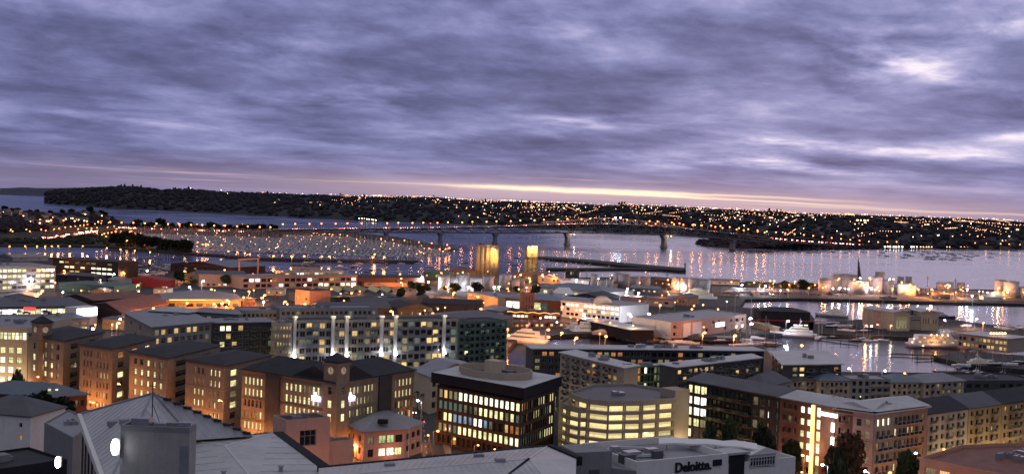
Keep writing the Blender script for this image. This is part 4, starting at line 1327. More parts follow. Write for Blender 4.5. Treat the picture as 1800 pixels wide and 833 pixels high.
# its dark hipped roofs, wing by wing
rm = MB(); off = Vector(root.location)
for (A, B, bk) in ((c0, c1, bk0), (c1, c2, bk1)):
    t = (B - A).normalized(); z = ZB + .36
    a = A - bk.normalized() * .7 + Vector((0, 0, z - ZB)); b = B - bk.normalized() * .7 + Vector((0, 0, z - ZB))
    d = a + bk * 1.08; c = b + bk * 1.08
    ra = (a + d) / 2 + t * 7 + Vector((0, 0, 4)); rb = (b + c) / 2 + Vector((0, 0, 4)) - t * (7 if B is c2 else 0) 
    if A is c1: ra = (a + d) / 2 + Vector((0, 0, 4))
    rm.face([a, b, rb, ra]); rm.face([c, d, ra, rb]); rm.face([b, c, rb]); rm.face([d, a, ra])
rm.build('roof', 'roof_dark', root, off)
# glazed bays: large lit rooms in the middle of each wing
def bay(root, A, B, u0, u1, z0, z1, chars, dep=.5):
    A, B = Vector(A), Vector(B); t = (B - A).normalized(); n_ = Vector((t.y, -t.x, 0)); off = Vector(root.location); k = len(chars); h = (z1 - z0) / k
    m_ = MB()
    p, q_ = A + t * u0, A + t * u1
    poly = [p + n_ * .02, p + n_ * dep, q_ + n_ * dep, q_ + n_ * .02]
    m_.prism([(v.x, v.y) for v in (poly[0], poly[1], poly[2], poly[3])], z0, z1 + .3)
    b_ = m_.build('bay', 'frame_dark', root, off)
    for i, ch in enumerate(chars):
        o = bpy.data.objects.new('window', win_mesh(ch, 'wide', 'frame_dark')); C.objects.link(o); o.parent = root
        c_ = (p + q_) / 2 + n_ * (dep + .04); o.location = Vector((c_.x, c_.y, z1 - (i + .5) * h)) - off
        o.rotation_euler = (0, 0, math.atan2(t.y, t.x)); o.scale = ((u1 - u0) * .95, 1, h * .84)
bay(root, c0, c1, L0 * .275, L0 * .43, 3.0, 24.6, 'bbdbbg')
bay(root, c1, c2, L1 * .53, L1 * .69, 3.0, 24.6, 'bgggdd')
# clock towers
def dial(m_, c, n_, r, m=0, mh=1):
    t = Vector((-n_.y, n_.x, 0)); N_ = 20
    f = [c + n_ * .06 + t * (r * math.cos(2 * math.pi * k / N_)) + Vector((0, 0, r * math.sin(2 * math.pi * k / N_))) for k in range(N_)]
    g = [p - n_ * .2 for p in f]
    m_.loft([g, f], m)
def clock_tower(c, w, z0, z1, rz, label, zc, r):
    root = thing('clock_tower', label, 'clock tower', (c.x, c.y, 2.2)); off = Vector(root.location)
    m_ = MB(); m_.box((c.x, c.y, z0), (w, w, z1 - z0), rz); m_.box((c.x, c.y, z1 - 1), (w + .7, w + .7, .6), rz); m_.box((c.x, c.y, z1 - 7.5), (w + .5, w + .5, .5), rz)
    m_.build('wall', 'brick_tan', root, off)
    m_ = MB(); m_.box((c.x, c.y, z1 + .003), (w + 1.1, w + 1.1, .3), rz)
    co, si = math.cos(rz), math.sin(rz); h = w / 2 + .5
    e = [Vector((c.x + x * co - y * si, c.y + x * si + y * co, z1 + .31)) for x, y in ((-h, -h), (h, -h), (h, h), (-h, h))]; ap = Vector((c.x, c.y, z1 + 2.6))
    for k in range(4): m_.face([e[k], e[(k + 1) % 4], ap])
    m_.build('roof', 'roof_dark', root, off)
    for a in (rz, rz + math.pi / 2):
        n_ = Vector((math.sin(a), -math.cos(a), 0)); n_ = n_ if n_.y < 0 else -n_
        p = Vector((c.x, c.y, zc)) + n_ * (w / 2)
        m_ = MB(); dial(m_, p, n_, r); cl = m_.build('clock_face', 'clock_dial', root, off)
        t = Vector((-n_.y, n_.x, 0)); m_ = MB(); q_ = p + n_ * .12
        m_.bar(q_, q_ + Vector((0, 0, r * .7)), .09); m_.bar(q_, q_ + t * r * .5 - Vector((0, 0, r * .15)), .11)
        for k in range(12):
            an = k * math.pi / 6; d = t * math.cos(an) + Vector((0, 0, math.sin(an)))
            m_.bar(q_ + d * r * .8, q_ + d * r * .95, .06)
        h_ = m_.build('clock_hand', 'frame_dark', root, off)
        for i in range(3):
            if i == 0 and r > 1: ch = 'd'
            else: ch = 'g' if r > 1 else 'd'
            if r < 1.05: continue
            o = bpy.data.objects.new('window', win_mesh(ch, 'sash', 'beige_wall')); C.objects.link(o); o.parent = root
            o.location = p + n_ * .1 - Vector((0, 0, 6 + i * 4)) + Vector((0, 0, 0)) - off; o.rotation_euler = (0, 0, math.atan2(t.y, t.x) if n_.y < 0 else 0); o.scale = (1.5, 1, 2.3)
    return root
ct = c1 + Vector((0, 1.2, 0))
rzc = math.atan2(t0.y, t0.x)
clock_tower(ct + Vector((0, 1.6, 0)), 5.4, 2.2, 31.2, math.atan2(t0.y, t0.x), 'square brick clock tower on the corner of the large brick block, two round dials', 28.6, 1.1)
ca = at(66, 592, ZB)
clock_tower(ca + Vector((0, 4, 0)), 5.2, 2.2, 30, math.atan2(*(Vector(at(112, 598, ZB)) - Vector(at(50, 586, ZB))).yx), 'square brick clock tower at the left edge beside the pale office', 27.4, 1.1)
# white rooftop-letter signs either side of the tower
def sign_blob(p, t, w, label):
    root = thing('wall_sign', label, 'sign', p); off = Vector(p); n_ = Vector((t.y, -t.x, 0))
    m_ = MB()
    for (x, z, a, b) in ((-.34, .0, .3, .5), (-.12, .1, .2, .9), (.06, 0, .2, .62), (.26, 0, .26, .5), (.43, -.02, .13, .4)):
        c_ = Vector(p) + t * (x * w); c_ = c_ + n_ * .15
        q0, q1 = c_ - t * a * w * .5, c_ + t * a * w * .5
        m_.prism([(q0 - n_ * .1).to_tuple()[:2], (q0 + n_ * .15).to_tuple()[:2], (q1 + n_ * .15).to_tuple()[:2], (q1 - n_ * .1).to_tuple()[:2]], p[2] + z * 2, p[2] + z * 2 + b * 2.0)
    m_.build('letters', 'sign_white', root, off)
    m_ = MB(); q0, q1 = Vector(p) - t * w * .52 + n_ * .18, Vector(p) + t * w * .52 + n_ * .18
    m_.prism([(q0 - n_ * .1).to_tuple()[:2], (q0 + n_ * .12).to_tuple()[:2], (q1 + n_ * .12).to_tuple()[:2], (q1 - n_ * .1).to_tuple()[:2]], p[2] - .7, p[2] - .15)
    m_.build('glow_strip', 'sign_violet', root, off)
    light((0, 0, 0) + (n_ * 1.6) if False else n_ * 1.6, 'white', 120, .6, root)
sign_blob(c1 - t0 * 7.2 + Vector((0, 0, -5.6)), t0, 3.6, 'glowing white sign with a violet underline, left of the corner clock tower')
sign_blob(c1 + t1 * 7.4 + Vector((0, 0, -5.6)), t1, 3.4, 'glowing white sign with a violet underline, right of the corner clock tower')

# pale office at the left edge
zA = 26.5
a_, b_ = at(-90, 571, zA), at(49, 576, zA)
building('office_block', 'pale rendered office at the left edge with a fully lit top strip of windows', 'office', face1((-90, 571), (49, 576), zA, 46), zA, wall='cream_wall', roof='flat', roof_mat='roof_mid', parapet=.5,
         specs={0: [spec(20, 1, .9, .8, 1.6, 19.2, .5, .5, mix='ggbg', style='grid'), spec(9, 4, .62, .62, 7.0, 2.5, .5, 1.6, mix='ggbgg', style='grid')]}, plant=4, seed=2)
# circular window at its foot
mm = MB(); p = at(13, 676, 6); 
nF = Vector((b_ - a_)).normalized()
def half_ring(m_, c, t, r0, r1, dep, m=0, n=14):
    n_ = Vector((t.y, -t.x, 0)); rings = []
    for k in range(n + 1):
        an = math.pi * k / n; d = t * math.cos(an) + Vector((0, 0, math.sin(an)))
        rings.append([c + d * r0, c + d * r1, c + d * r1 + n_ * dep, c + d * r0 + n_ * dep])
    m_.loft(rings, m)
half_ring(mm, Vector((p.x, p.y - 1.0, 3.2)), Vector((1, .02, 0)), 3.6, 4.3, .8)
o = mm.build('arch', 'cream_wall'); tag(o, 'pale round entrance arch at the foot of the left-edge office', 'arch')

# ---------------------------------------------------------------- dark office with the ring on its roof
zD = 25.0
pD = para((759, 654), (921, 682), (987, 661), zD)
dm = MB()
inn = inset(pD, 1.6)
rootD = building('dark_office', 'dark square office with a brown ring wall on its flat roof', 'office', inn, 20.6, wall='brick_dark', roof='flat', parapet=0, over=.1, roof_mat='roof_dark', seed=8,
                 specs={0: spec(16, 5, .76, .72, .3, .2, .5, .5, pat=['nwnnbbbbbbbbbbbg', 'tttttntngggggngt', 'dgguuuuWWutddwoo', 'nnttggggggggggbb', 'dddodddddddddddd'], style='plain', frame='brick_dark'),
                        1: spec(14, 5, .74, .70, .3, .2, .5, .5, pat=['woodnddgggd.ggg', 'tdoddgggd.ttg.t', 'uoddodddddd.ggg', 'ttttttttgtggggd', 'dddddddddddddd'], style='plain', frame='brick_dark')})
offD = Vector(rootD.location)
m_ = MB(); m_.prism(inset(pD, 2.6), 20.7, 23.4); m_.build('penthouse', 'black_wall', rootD, offD)
m_ = MB(); m_.prism(pD, 23.4, 25.0); rr_ = m_.build('roof', ['roof_light'], rootD, offD)
m_ = MB()
o4 = inset(pD, -.12)
for i in range(4):
    j = (i + 1) % 4
    m_.prism([pD[i], o4[i], o4[j], pD[j]], 21.8, 25.03)
m_.build('fascia', 'black_wall', rootD, offD)
cR = Vector((sum(p[0] for p in pD) / 4, sum(p[1] for p in pD) / 4, 0)) + Vector((-.5, -1.5, 0))
e0 = Vector((pD[1][0] - pD[0][0], pD[1][1] - pD[0][1], 0)).normalized()
m_ = MB(); NR = 28; rings = []
eD, fD = e0, Vector((-e0.y, e0.x, 0))
LA, LB = math.hypot(pD[1][0] - pD[0][0], pD[1][1] - pD[0][1]), math.hypot(pD[2][0] - pD[1][0], pD[2][1] - pD[1][1])
ra_, rb_ = LA * .34, LB * .31
for k in range(NR + 1):
    an = math.pi * 2 * k / NR * .93 - 2.2
    d0 = eD * math.cos(an) * ra_ + fD * math.sin(an) * rb_; d1 = d0 * .96
    rings.append([cR + d0 + Vector((0, 0, 25.0)), cR + d1 + Vector((0, 0, 25.0)), cR + d1 + Vector((0, 0, 27.3)), cR + d0 + Vector((0, 0, 27.3))])
m_.loft(rings); m_.build('ring_wall', 'beige_wall', rootD, offD)
for (dx_, dy_, sx, sy, sz, mt) in ((-3, 3, 5.5, 4, 4.2, 'cream_wall'), (5, 1, 4, 2.5, 2, 'roof_grey'), (8, -1, 2, 2, 1.6, 'metal'), (3, -3, 3, 2, 1.2, 'roof_grey'), (-6, -2, 4, 2, 1.3, 'roof_grey')):
    m_ = MB(); q_ = cR + eD * dx_ + fD * dy_; m_.box((q_.x, q_.y, 25.0), (sx, sy, sz), math.atan2(e0.y, e0.x)); m_.build('roof_unit', mt, rootD, offD)
m_ = MB(); q_ = cR + eD * -2 + fD * 2; m_.bar(q_ + Vector((0, 0, 30)), q_ + Vector((0, 0, 34)), .07); m_.bar(q_ + Vector((1.5, 0, 29)), q_ + Vector((1.5, 0, 32)), .06); m_.build('antenna', 'dark_metal', rootD, offD)

# ---------------------------------------------------------------- curved car park
zE = 20.5
pk = [(1000, 687), (1011, 694), (1032, 700), (1070, 704), (1130, 703), (1188, 699), (1188, 686), (1110, 673), (1045, 674)]
pE = [at(x, y, zE) for x, y in pk]; pE = [(p.x, p.y) for p in pE]
fs = {i: spec(1 if i < 3 else 2, 6, .93, .64, 1.2, .2, .12, .15, mix='p', style='plain', frame='beige_wall', depth=1.2) for i in range(0, 5)}
rootE = building('car_park', 'curved multi-storey car park, its open decks glowing pale yellow', 'car park', pE, zE, wall='beige_wall', specs=fs, roof='flat', parapet=.7, roof_mat='roof_grey', seed=3, plant=3, reveal='cream_wall')
building('car_park', 'lower rounded terrace of the glowing car park beside the dark square office', 'car park', [tuple(at(x, y, 17.4).xy) for x, y in [(983, 705), (996, 711), (1018, 716), (1040, 716), (1030, 700), (1000, 696)]], 17.4, wall='beige_wall',
         specs={i: spec(1, 5, .9, .6, 1.2, .2, .1, .1, mix='p', style='plain', frame='beige_wall', depth=1.2) for i in range(3)}, roof='flat', parapet=.8, roof_mat='roof_mid', seed=6)
offE = Vector(rootE.location)
m_ = MB(); pt = face1((1187, 686), (1213, 684), 22.5, 7); m_.prism(pt, 2.2, 22.5); m_.build('stair_tower', 'beige_wall', rootE, offE)
# parked cars seen in the open decks are inside the light; two dark cars on deck edges
# ================================================================ apartments behind the dark office and round the basin
def ap(name, label, poly, z1, **kw):
    return building(name, label, kw.pop('cat', 'apartment building'), poly, z1, **kw)

# long low-rise between brick corner block and dark office
ap('office_block', 'cream gabled building with one round dark window in its end wall, behind the dark office', para((728, 641), (757, 652), (838, 634), 18), 16, wall='cream_wall', roof='gable', roof_mat='roof_mid', ridge=3, gable_axis=0,
   specs={1: spec(7, 3, .6, .6, 1.0, 1.0, mix='dddt')}, cat='office', seed=4)
# white apartments with the up-lit pillars
zC = 27.0
pC = face1((512, 563), (806, 560), zC, 16)
mixC = 'ddddddddtnwwn'
rootC = ap('apartment_building', 'long pale apartment block with tall white pillars lit from below', pC, zC, wall='concrete', bands=1, band_mat='concrete', roof='flat', parapet=.4, roof_mat='roof_dark', plant=6, seed=12,
           specs={0: spec(26, 6, .82, .66, .6, 2.6, .8, .8, mix=mixC, style='pair', frame='frame_light', balc=[2, 3, 6, 8, 10, 12, 13, 16, 18, 20, 22, 24], bd=1.2, rail='roof_mid', slab='concrete')})
offC = Vector(rootC.location)
A, B = Vector((*pC[0], 0)), Vector((*pC[1], 0)); tC = (B - A).normalized(); nC = Vector((tC.y, -tC.x, 0)); LC = (B - A).length
emitter('uplighter', (.97, .95, 1.0), 14)
for px in (513, 581, 605, 665, 690, 778):
    u = LC * (px - 512) / 294 + (0 if px > 520 else 1)
    p = A + tC * u + nC * 1.0
    m_ = MB(); m_.box((p.x, p.y, 2.2), (1.35, 1.35, zC + 1.0 - 2.2), math.atan2(tC.y, tC.x))
    pl = m_.build('pillar', 'white_wall', rootC, offC)
    m_ = MB(); m_.box((p.x, p.y, zC + 1.003), (2.0, 2.0, .9), math.atan2(tC.y, tC.x)); m_.build('pillar_cap', 'white_paint', rootC, offC)
    q_ = p + nC * 1.6; zl = 11.5
    m_ = MB(); m_.box((q_.x, q_.y, zl), (1.2, .7, .5), math.atan2(tC.y, tC.x)); m_.build('uplight', 'uplighter', rootC, offC)
    light(q_ + nC * .25 + Vector((0, 0, zl + 1.0)) - offC, 'white' if px != 605 else 'warm', 600, .3, rootC)
    light(q_ + nC * 1.2 + Vector((0, 0, zC + 2.4)) - offC, 'warm', 260, .3, rootC)
# its rounded glowing left end
m_ = MB(); wl = []
cyl_c = A + nC * -4.5 + tC * -1.0; Rr_ = 6.5; segs = 8
for k in range(segs + 1):
    an = math.pi * (1.02 + .52 * k / segs) + math.atan2(tC.y, tC.x); wl.append((cyl_c.x + Rr_ * math.cos(an), cyl_c.y + Rr_ * math.sin(an)))
pe = wl + [(pC[0][0] + 1, pC[0][1] + 12), (wl[0][0] + 1, wl[0][1] + 9)]
building('apartment_building', 'rounded end of the pale apartments, washed from below with yellow light', 'apartment building', pe, zC - 1, wall='cream_wall', roof='flat', parapet=.3, roof_mat='roof_grey', seed=5,
         specs={i: spec(1, 6, .5, .56, .6, 2.6, .15, .15, mix='nwngd', frame='frame_light', balc=[0], bd=.6, rail='cream_wall', slab='cream_wall') for i in range(segs)})
for px, py, pw in ((496, 626, 4200), (505, 630, 3600), (488, 622, 3600)):
    p = at(px, py, 7); light(p + Vector((0, -2.5, 0)), 'yellow', pw, .5)
# rear grey block rising behind
ap('apartment_building', 'plain grey apartment block rising behind the pillared one', face1((492, 541), (664, 540), 29.0, 16), 29.0, wall='grey_wall', roof='flat', parapet=.4, roof_mat='roof_blue', seed=22,
   specs={0: spec(20, 8, .62, .5, .9, .5, mix='ddddddtnd', frame='frame_light')}, plant=5)
ap('apartment_building', 'grey flat roofed apartments left of the pillared block, sheltered behind a dark wing', face1((424, 545), (497, 545), 27.5, 18), 27.5, wall='grey_wall', roof='flat', parapet=.4, roof_mat='roof_mid', seed=23,
   specs={0: spec(9, 8, .6, .5, .9, .5, mix='dddddn', frame='frame_light')})
# angled block at left
zW = 25.0
pW = para((219, 549), (269, 575), (372, 566), zW)
ap('apartment_building', 'apartment block with a beige windowless side wall and a broad pale roof', pW, zW, wall='beige_wall', walls_m={1: 'grey_wall'}, roof='flat', parapet=0, over=1.2, roof_mat='roof_mid', seed=31,
   specs={1: spec(9, 6, .72, .62, .6, 1.0, pat=['nwdwdwwdd', 'wdwdddddn', 'ddddgddwd', 'dddnddddd'], style='grid', frame='frame_light'), 0: spec(6, 5, .3, .4, 1, 2, mix='...dd', frame='beige_wall')})
ap('apartment_building', 'dark glassy apartment block with white framed balconies left of the pillared block', face1((373, 568), (484, 566), 24.5, 17), 24.5, wall='darkgrey_wall', roof='flat', parapet=0, over=.8, roof_mat='roof_mid', seed=32,
   specs={0: spec(10, 6, .8, .66, .6, 1.0, pat=['dbbdwddddd', 'ddwddddddd', 'dgdwdddddt', 'dddddddddd'], style='grid', frame='frame_light', balc=[0, 3, 6, 8], bd=1.1, rail='glass_dark')}, plant=4)
for (L, Rt, z, nm) in [((262, 545), (330, 549), 26.2, 'pale'), ((330, 546), (418, 552), 26.0, 'bluish')]:
    ap('apartment_building', nm + ' low pitched rooftop pavilion above the angled left apartments', face1(L, Rt, z, 12), z, wall='grey_wall', roof='hip', roof_mat='roof_light' if nm == 'pale' else 'roof_mid', ridge=1.5, seed=33, over=1.0,
       specs={0: spec(6, 6, .6, .5, 1, 1, mix='ddn')})
# dark apartments behind right of the pillars
ap('apartment_building', 'dark teal apartment block at the right end of the pillared row, few rooms lit', face1((806, 566), (892, 562), 25.5, 15), 25.5, wall='green_wall', roof='flat', parapet=.4, roof_mat='roof_dark', seed=41,
   specs={0: spec(9, 7, .68, .55, .5, 1.5, pat=['ddddtddtt', 'dtddttddd', 'ddddddddd', 'dtdddddtd', 'dgdddtndd', 'ddddddnnd'], style='pair', frame='frame_dark', balc=[1, 4, 7], bd=1.1)})
# basin apartments
zF = 22.0
mF = 'ddddddnnt'
ap('apartment_building', 'dark slatted apartment block at the canal edge, its bare corner towards the water', para((937, 612), (938, 614), (1340, 612), 21.0)[:0] or face1((937, 613), (1343, 617), 21.0, 13), 21.0, wall='darkgrey_wall', roof='flat', parapet=0, over=.9, roof_mat='roof_light', seed=51,
   specs={0: spec(34, 6, .7, .58, .5, 1.0, mix='dddddddno', frame='frame_light')}, plant=16)
wF1 = para((985, 620), (1098, 647), (1112, 641), zF)
ap('apartment_building', 'basin apartments wing with a long pale roof running down to a cream end wall', [tuple(at(985, 620, zF).xy), tuple(at(1097, 647, zF).xy), tuple(at(1122, 643, zF).xy), tuple(at(1012, 616, zF).xy)], zF, wall='beige_wall', roof='flat', parapet=0, over=.8, roof_mat='roof_light', seed=52,
   specs={0: spec(12, 7, .7, .55, .5, 1.0, pat=['ddddddwdddd.', 'dddddooddow.', 'dddddddddnw.', 'dddddndwwdd.'], frame='frame_light', balc=[1, 3, 5, 7, 9], bd=1.2)}, plant=4)
ap('apartment_building', 'cream stair end of the basin apartments, three square panels facing the camera', face1((1097, 645), (1119, 645), 21.6, 7), 21.6, wall='cream_wall', roof='flat', parapet=.2, roof_mat='roof_light', seed=53,
   specs={0: spec(4, 6, .5, .3, .5, 1.0, pat=['d...'], frame='frame_dark')}, bands=1, band_mat='frame_dark')
ap('apartment_building', 'glazed green stairwell between the two basin apartment wings, lit inside', face1((1119, 643), (1170, 641), 21.2, 6), 21.2, wall='green_wall', roof='flat', parapet=.2, roof_mat='roof_light', seed=54,
   specs={0: spec(8, 6, .86, .8, .4, 1.0, pat=['oGbGGntb', 'oGGGGntb', 'dGbGGGne', 'dGGGGnGe'], style='plain')})
ap('apartment_building', 'second cream stair end of the basin apartments, right of the green stairwell', face1((1170, 642), (1189, 645), 21.6, 7), 21.6, wall='cream_wall', roof='flat', parapet=.2, roof_mat='roof_light', seed=55, bands=1, band_mat='frame_dark')
ap('apartment_building', 'right wing of the basin apartments under a pale roof with flat skylights', [tuple(at(1189, 646, zF).xy), tuple(at(1338, 629, zF).xy), tuple(at(1320, 623, zF).xy), tuple(at(1160, 640, zF).xy)], zF, wall='darkgrey_wall', roof='flat', parapet=0, over=.8, roof_mat='roof_light', seed=56,
   specs={0: spec(16, 7, .72, .55, .5, 1.0, mix='ddddddnnw', frame='frame_light', balc=[1, 4, 7, 10, 13], bd=1.2)}, plant=6)
ap('apartment_building', 'cube shaped apartments at the basin corner, cream stair wall and lit warm flats', para((1357, 618), (1378, 641), (1479, 640), 20.0), 20.0, wall='darkgrey_wall', roof='flat', parapet=0, over=1.2, roof_mat='roof_light', seed=57,
   specs={0: spec(3, 6, .5, .55, .5, 1, pat=['nng', 'dnd', 'ddn'], frame='frame_light'), 1: spec(8, 6, .72, .6, .5, 1, pat=['.nwddddo', '.ngdddww', '.nwddddw', '..dddddd'], style='wide', frame='frame_light', balc=[3, 5, 7])}, plant=2)
pq = at(1385, 643, 20); m_ = MB()
# rear dim apartments along the basin
for i, (L, Rt, z, wl_, rf, mx) in enumerate([((1392, 668), (1442, 667), 14.2, 'beige_wall', 'roof_grey', 'ddddn'), ((1440, 668), (1494, 668), 14.5, 'beige_wall', 'roof_blue', 'dddddt'), ((1494, 665), (1566, 666), 15.2, 'grey_wall', 'roof_mid', 'ddddd'),
                                             ((1566, 671), (1624, 671), 14.2, 'cream_wall', 'roof_blue', 'ddddd'), ((1624, 672), (1695, 668), 14.2, 'beige_wall', 'roof_mid', 'dddddn')]):
    lab = ['dim beige terrace with small pitched roof, leftmost of the row along the basin', 'dim beige block with balconies under a blue roof by the basin', 'pale grey gabled block with three dark square windows in the basin row',
           'cream block with wide balconies under a blue-grey roof in the basin row', 'beige block at the right end of the basin row, one warm window'][i]
    ap('apartment_building', lab, face1(L, Rt, z, 13), z, wall=wl_, roof='hip' if i != 2 else 'flat', roof_mat=rf, ridge=2.6, parapet=.4, seed=60 + i, over=.8,
       specs={0: spec(6 if i != 4 else 7, 4, .58, .6, .4, .8, mix=mx, frame='frame_dark', balc=[1, 3, 4] if i != 2 else [3, 4, 5], bd=1.3, slab='beige_wall', rail='grey_wall')})
ap('warehouse', 'very dark low block at the right end of the basin row with no lit windows', face1((1695, 668), (1830, 668), 13.5, 22), 13.5, wall='darkgrey_wall', roof='flat', roof_mat='roof_dark', parapet=.5, seed=66, cat='building',
   specs={0: spec(9, 3, .6, .5, .8, 1, mix='d.dd')}, plant=5)
ap('apartment_building', 'tall dim hip roofed block tucked behind the green glazed office', para((1302, 664), (1345, 672), (1392, 662), 20), 18.5, wall='beige_wall', roof='hip', roof_mat='roof_grey', ridge=3.5, seed=67,
   specs={1: spec(5, 4, .5, .55, .6, 1, mix='dddd')})
# green glazed office and the brick apartments beside it
zG = 25.0
g0, g1_, g2, g3, g4, g5, g6 = [at(x, y, zG) for x, y in [(1208, 669), (1372, 699), (1468, 716), (1500, 720), (1536, 725), (1570, 724), (1631, 713)]]
def backp(a, b, d):
    t = (b - a).normalized(); n_ = Vector((-t.y, t.x, 0)); return n_ * d
bk = backp(g0, g1_, 15)
Lg = (g1_ - g0).length
f_ = lambda a, b: dict(ml=a * Lg, mr=(1 - b) * Lg)
polyG = [tuple(v.xy) for v in (g0, g1_, g1_ + bk, g0 + bk)]
rootG = building('glazed_office', 'long office with brightly lit left end rooms and dark green balcony glazing', 'office', polyG, zG, wall='brick_dark', roof='flat', parapet=0, over=.9, roof_mat='roof_grey', seed=71,
                 specs={0: [spec(1, 6, .75, .72, .5, 1.2, .01 * Lg, .93 * Lg, pat=['g', 'b', 'b', 'g', 'b', 'd'], style='plain', depth=.28),
                            spec(2, 6, .94, .74, .5, 1.2, .075 * Lg, .775 * Lg, pat=['gg', 'WW', 'bW', 'gn', 'dd', 'dd'], style='pair'),
                            spec(10, 6, .97, .76, .5, 1.2, .235 * Lg, .29 * Lg, pat=['GGGGGGGGGG', 'GGGGdGGGGd', 'GGdGGGGGGG', 'GGGGGGGdGG'], style='pair', balc=list(range(10)), bd=1.5, slab='brick_red', rail='glass_green'),
                            spec(2, 6, .8, .70, .5, 1.2, .715 * Lg, .15 * Lg, pat=['nd', 'dn', 'nd', 'dn', 'dd', 'dd'], style='wide', frame='cream_wall'),
                            spec(3, 6, .38, .60, .5, 1.2, .86 * Lg, .01 * Lg, pat=['t.t', 'W.t', 'o.t', 't.t', 'ddd', 'ddd'], style='pair')]}, plant=5)
ridgeG = MB(); offG = Vector(rootG.location)
def seg_roof(mb_, a, b, bk_, z, rdg, over=1.0):
    t = (b - a).normalized(); n_ = bk_.normalized()
    A_, B_ = Vector((a.x, a.y, z)) - n_ * over, Vector((b.x, b.y, z)) - n_ * over
    C_, D_ = B_ + n_ * (bk_.length + 2 * over), A_ + n_ * (bk_.length + 2 * over)
    r0, r1 = (A_ + D_) / 2 + Vector((0, 0, rdg)), (B_ + C_) / 2 + Vector((0, 0, rdg))
    mb_.face([A_, B_, r1, r0]); mb_.face([C_, D_, r0, r1]); mb_.face([B_, C_, r1]); mb_.face([D_, A_, r0])
seg_roof(ridgeG, g0, g1_, bk, zG + .4, 2.0); ridgeG.build('ridge_roof', 'roof_grey', rootG, offG)
bk2 = backp(g1_, g2, 15)
L2 = (g2 - g1_).length
rootH = building('apartment_building', 'brick apartments with two columns of bright square windows and a glaring stair shaft', 'apartment building', [tuple(v.xy) for v in (g1_, g2, g2 + bk2, g1_ + bk2)], zG, wall='brick_red', roof='flat', parapet=0, over=.9, roof_mat='roof_mid', seed=72,
                 specs={0: [spec(3, 6, .6, .6, .5, 1.2, .03 * L2, .66 * L2, pat=['ddd', 'dnd', 'ddd', 'ddd'], style='pair', frame='beige_wall', balc=[0, 1, 2], bd=.9, rail='brick_red', slab='brick_red'),
                            spec(2, 6, .62, .54, .5, 1.2, .36 * L2, .40 * L2, pat=['bb', 'gb', 'gb', 'gb', 'nb', 'dd'], style='plain', frame='white_paint'),
                            spec(1, 6, .55, .84, .5, 1.2, .64 * L2, .22 * L2, pat=['b', 'b', 'g', 'b', 'g', 'n'], style='plain', frame='cream_wall')]})
offH = Vector(rootH.location)
t2 = (g2 - g1_).normalized(); n2 = Vector((t2.y, -t2.x, 0))
m_ = MB(); p = g1_ + t2 * L2 * .625 + n2 * .35; m_.box((p.x, p.y, 2.3), (.9, .6, zG - 2.6), math.atan2(t2.y, t2.x)); m_.build('light_shaft', 'strip_yellow', rootH, offH)
m_ = MB(); p = g1_ + t2 * L2 * .885 + n2 * .3; m_.box((p.x, p.y, 22.2), (6.4, .5, 1.0), math.atan2(t2.y, t2.x)); m_.build('light_bar', 'strip_white', rootH, offH)
p = g1_ + t2 * L2 * .985 + n2 * .3
for k, z in enumerate((18.0, 13.9, 9.8, 5.7)):
    m_ = MB(); m_.box((p.x, p.y, z), (.9, .45, 2.6), math.atan2(t2.y, t2.x)); m_.build('wall_lamp', 'strip_white', rootH, offH)
light(g1_ + t2 * L2 * .7 + n2 * 3 + Vector((0, 0, -12)) - offH, 'warm', 900, .5, rootH)
light(g1_ + t2 * L2 * .95 + n2 * 3 + Vector((0, 0, -6)) - offH, 'white', 500, .5, rootH)
# angled corner pieces
ptsI = [g2, g3, g4]
bk3 = backp(g2, g4, 14)
rootI = building('apartment_building', 'pinkish brick corner apartments with paired tall windows framed by pale bands', 'apartment building', [tuple(v.xy) for v in (g2 + Vector((.3, 0, 0)), g3, g4, g4 + bk3, g2 + bk3)], zG - .4, wall='pink_wall', walls_m={0: 'brick_red'}, roof='flat', parapet=0, over=.8, roof_mat='roof_light', seed=73, bands=2,
                 specs={0: spec(3, 6, .5, .55, 1, 1.2, mix='ddn', balc=[1], bd=1.0, rail='brick_red'), 1: spec(2, 6, .6, .62, 1.2, 1.2, .6, .6, mix='dddn', style='grid', frame='beige_wall')})
bk4 = backp(g4, g6, 14)
rootJ = building('apartment_building', 'brick and cream apartments with balconies, three lit windows top left', 'apartment building', [tuple(v.xy) for v in (g4 + Vector((.25, 0, 0)), g6, g6 + bk4, g4 + bk4)], zG - .4, wall='brick_tan', roof='flat', parapet=0, over=.8, roof_mat='roof_light', seed=74,
                 specs={0: [spec(3, 6, .55, .62, 1, 1.2, .8, (g6 - g4).length * .68, pat=['bbb', 'ddd', 'odn', 'ddd', 'dod', 'ddd'], style='pair', frame='beige_wall', balc=[0, 1, 2], bd=1.0, rail='glass_dark', first=1),
                            spec(6, 6, .62, .62, 1, 1.2, (g6 - g4).length * .36, (g6 - g4).length * .16, pat=['dddddd', 'gddwwd', 'ddnddd', 'ddddnd', 'gddddd', 'nddndd'], style='pair', frame='beige_wall', balc=list(range(6)), bd=1.3, rail='glass_dark'),
                            spec(1, 6, .45, .5, 1, 1.2, (g6 - g4).length * .86, .5, pat=['n', 'd', 'd', 't', 'd'], frame='beige_wall')]}, plant=5)
for (a, b, bkk, rt) in ((g1_, g2, bk2, rootH), (g2, g4, bk3, rootI), (g4, g6, bk4, rootJ)):
    m_ = MB(); seg_roof(m_, a, b, bkk, zG + .35, 1.7); m_.build('ridge_roof', 'roof_light', rt, Vector(rt.location))
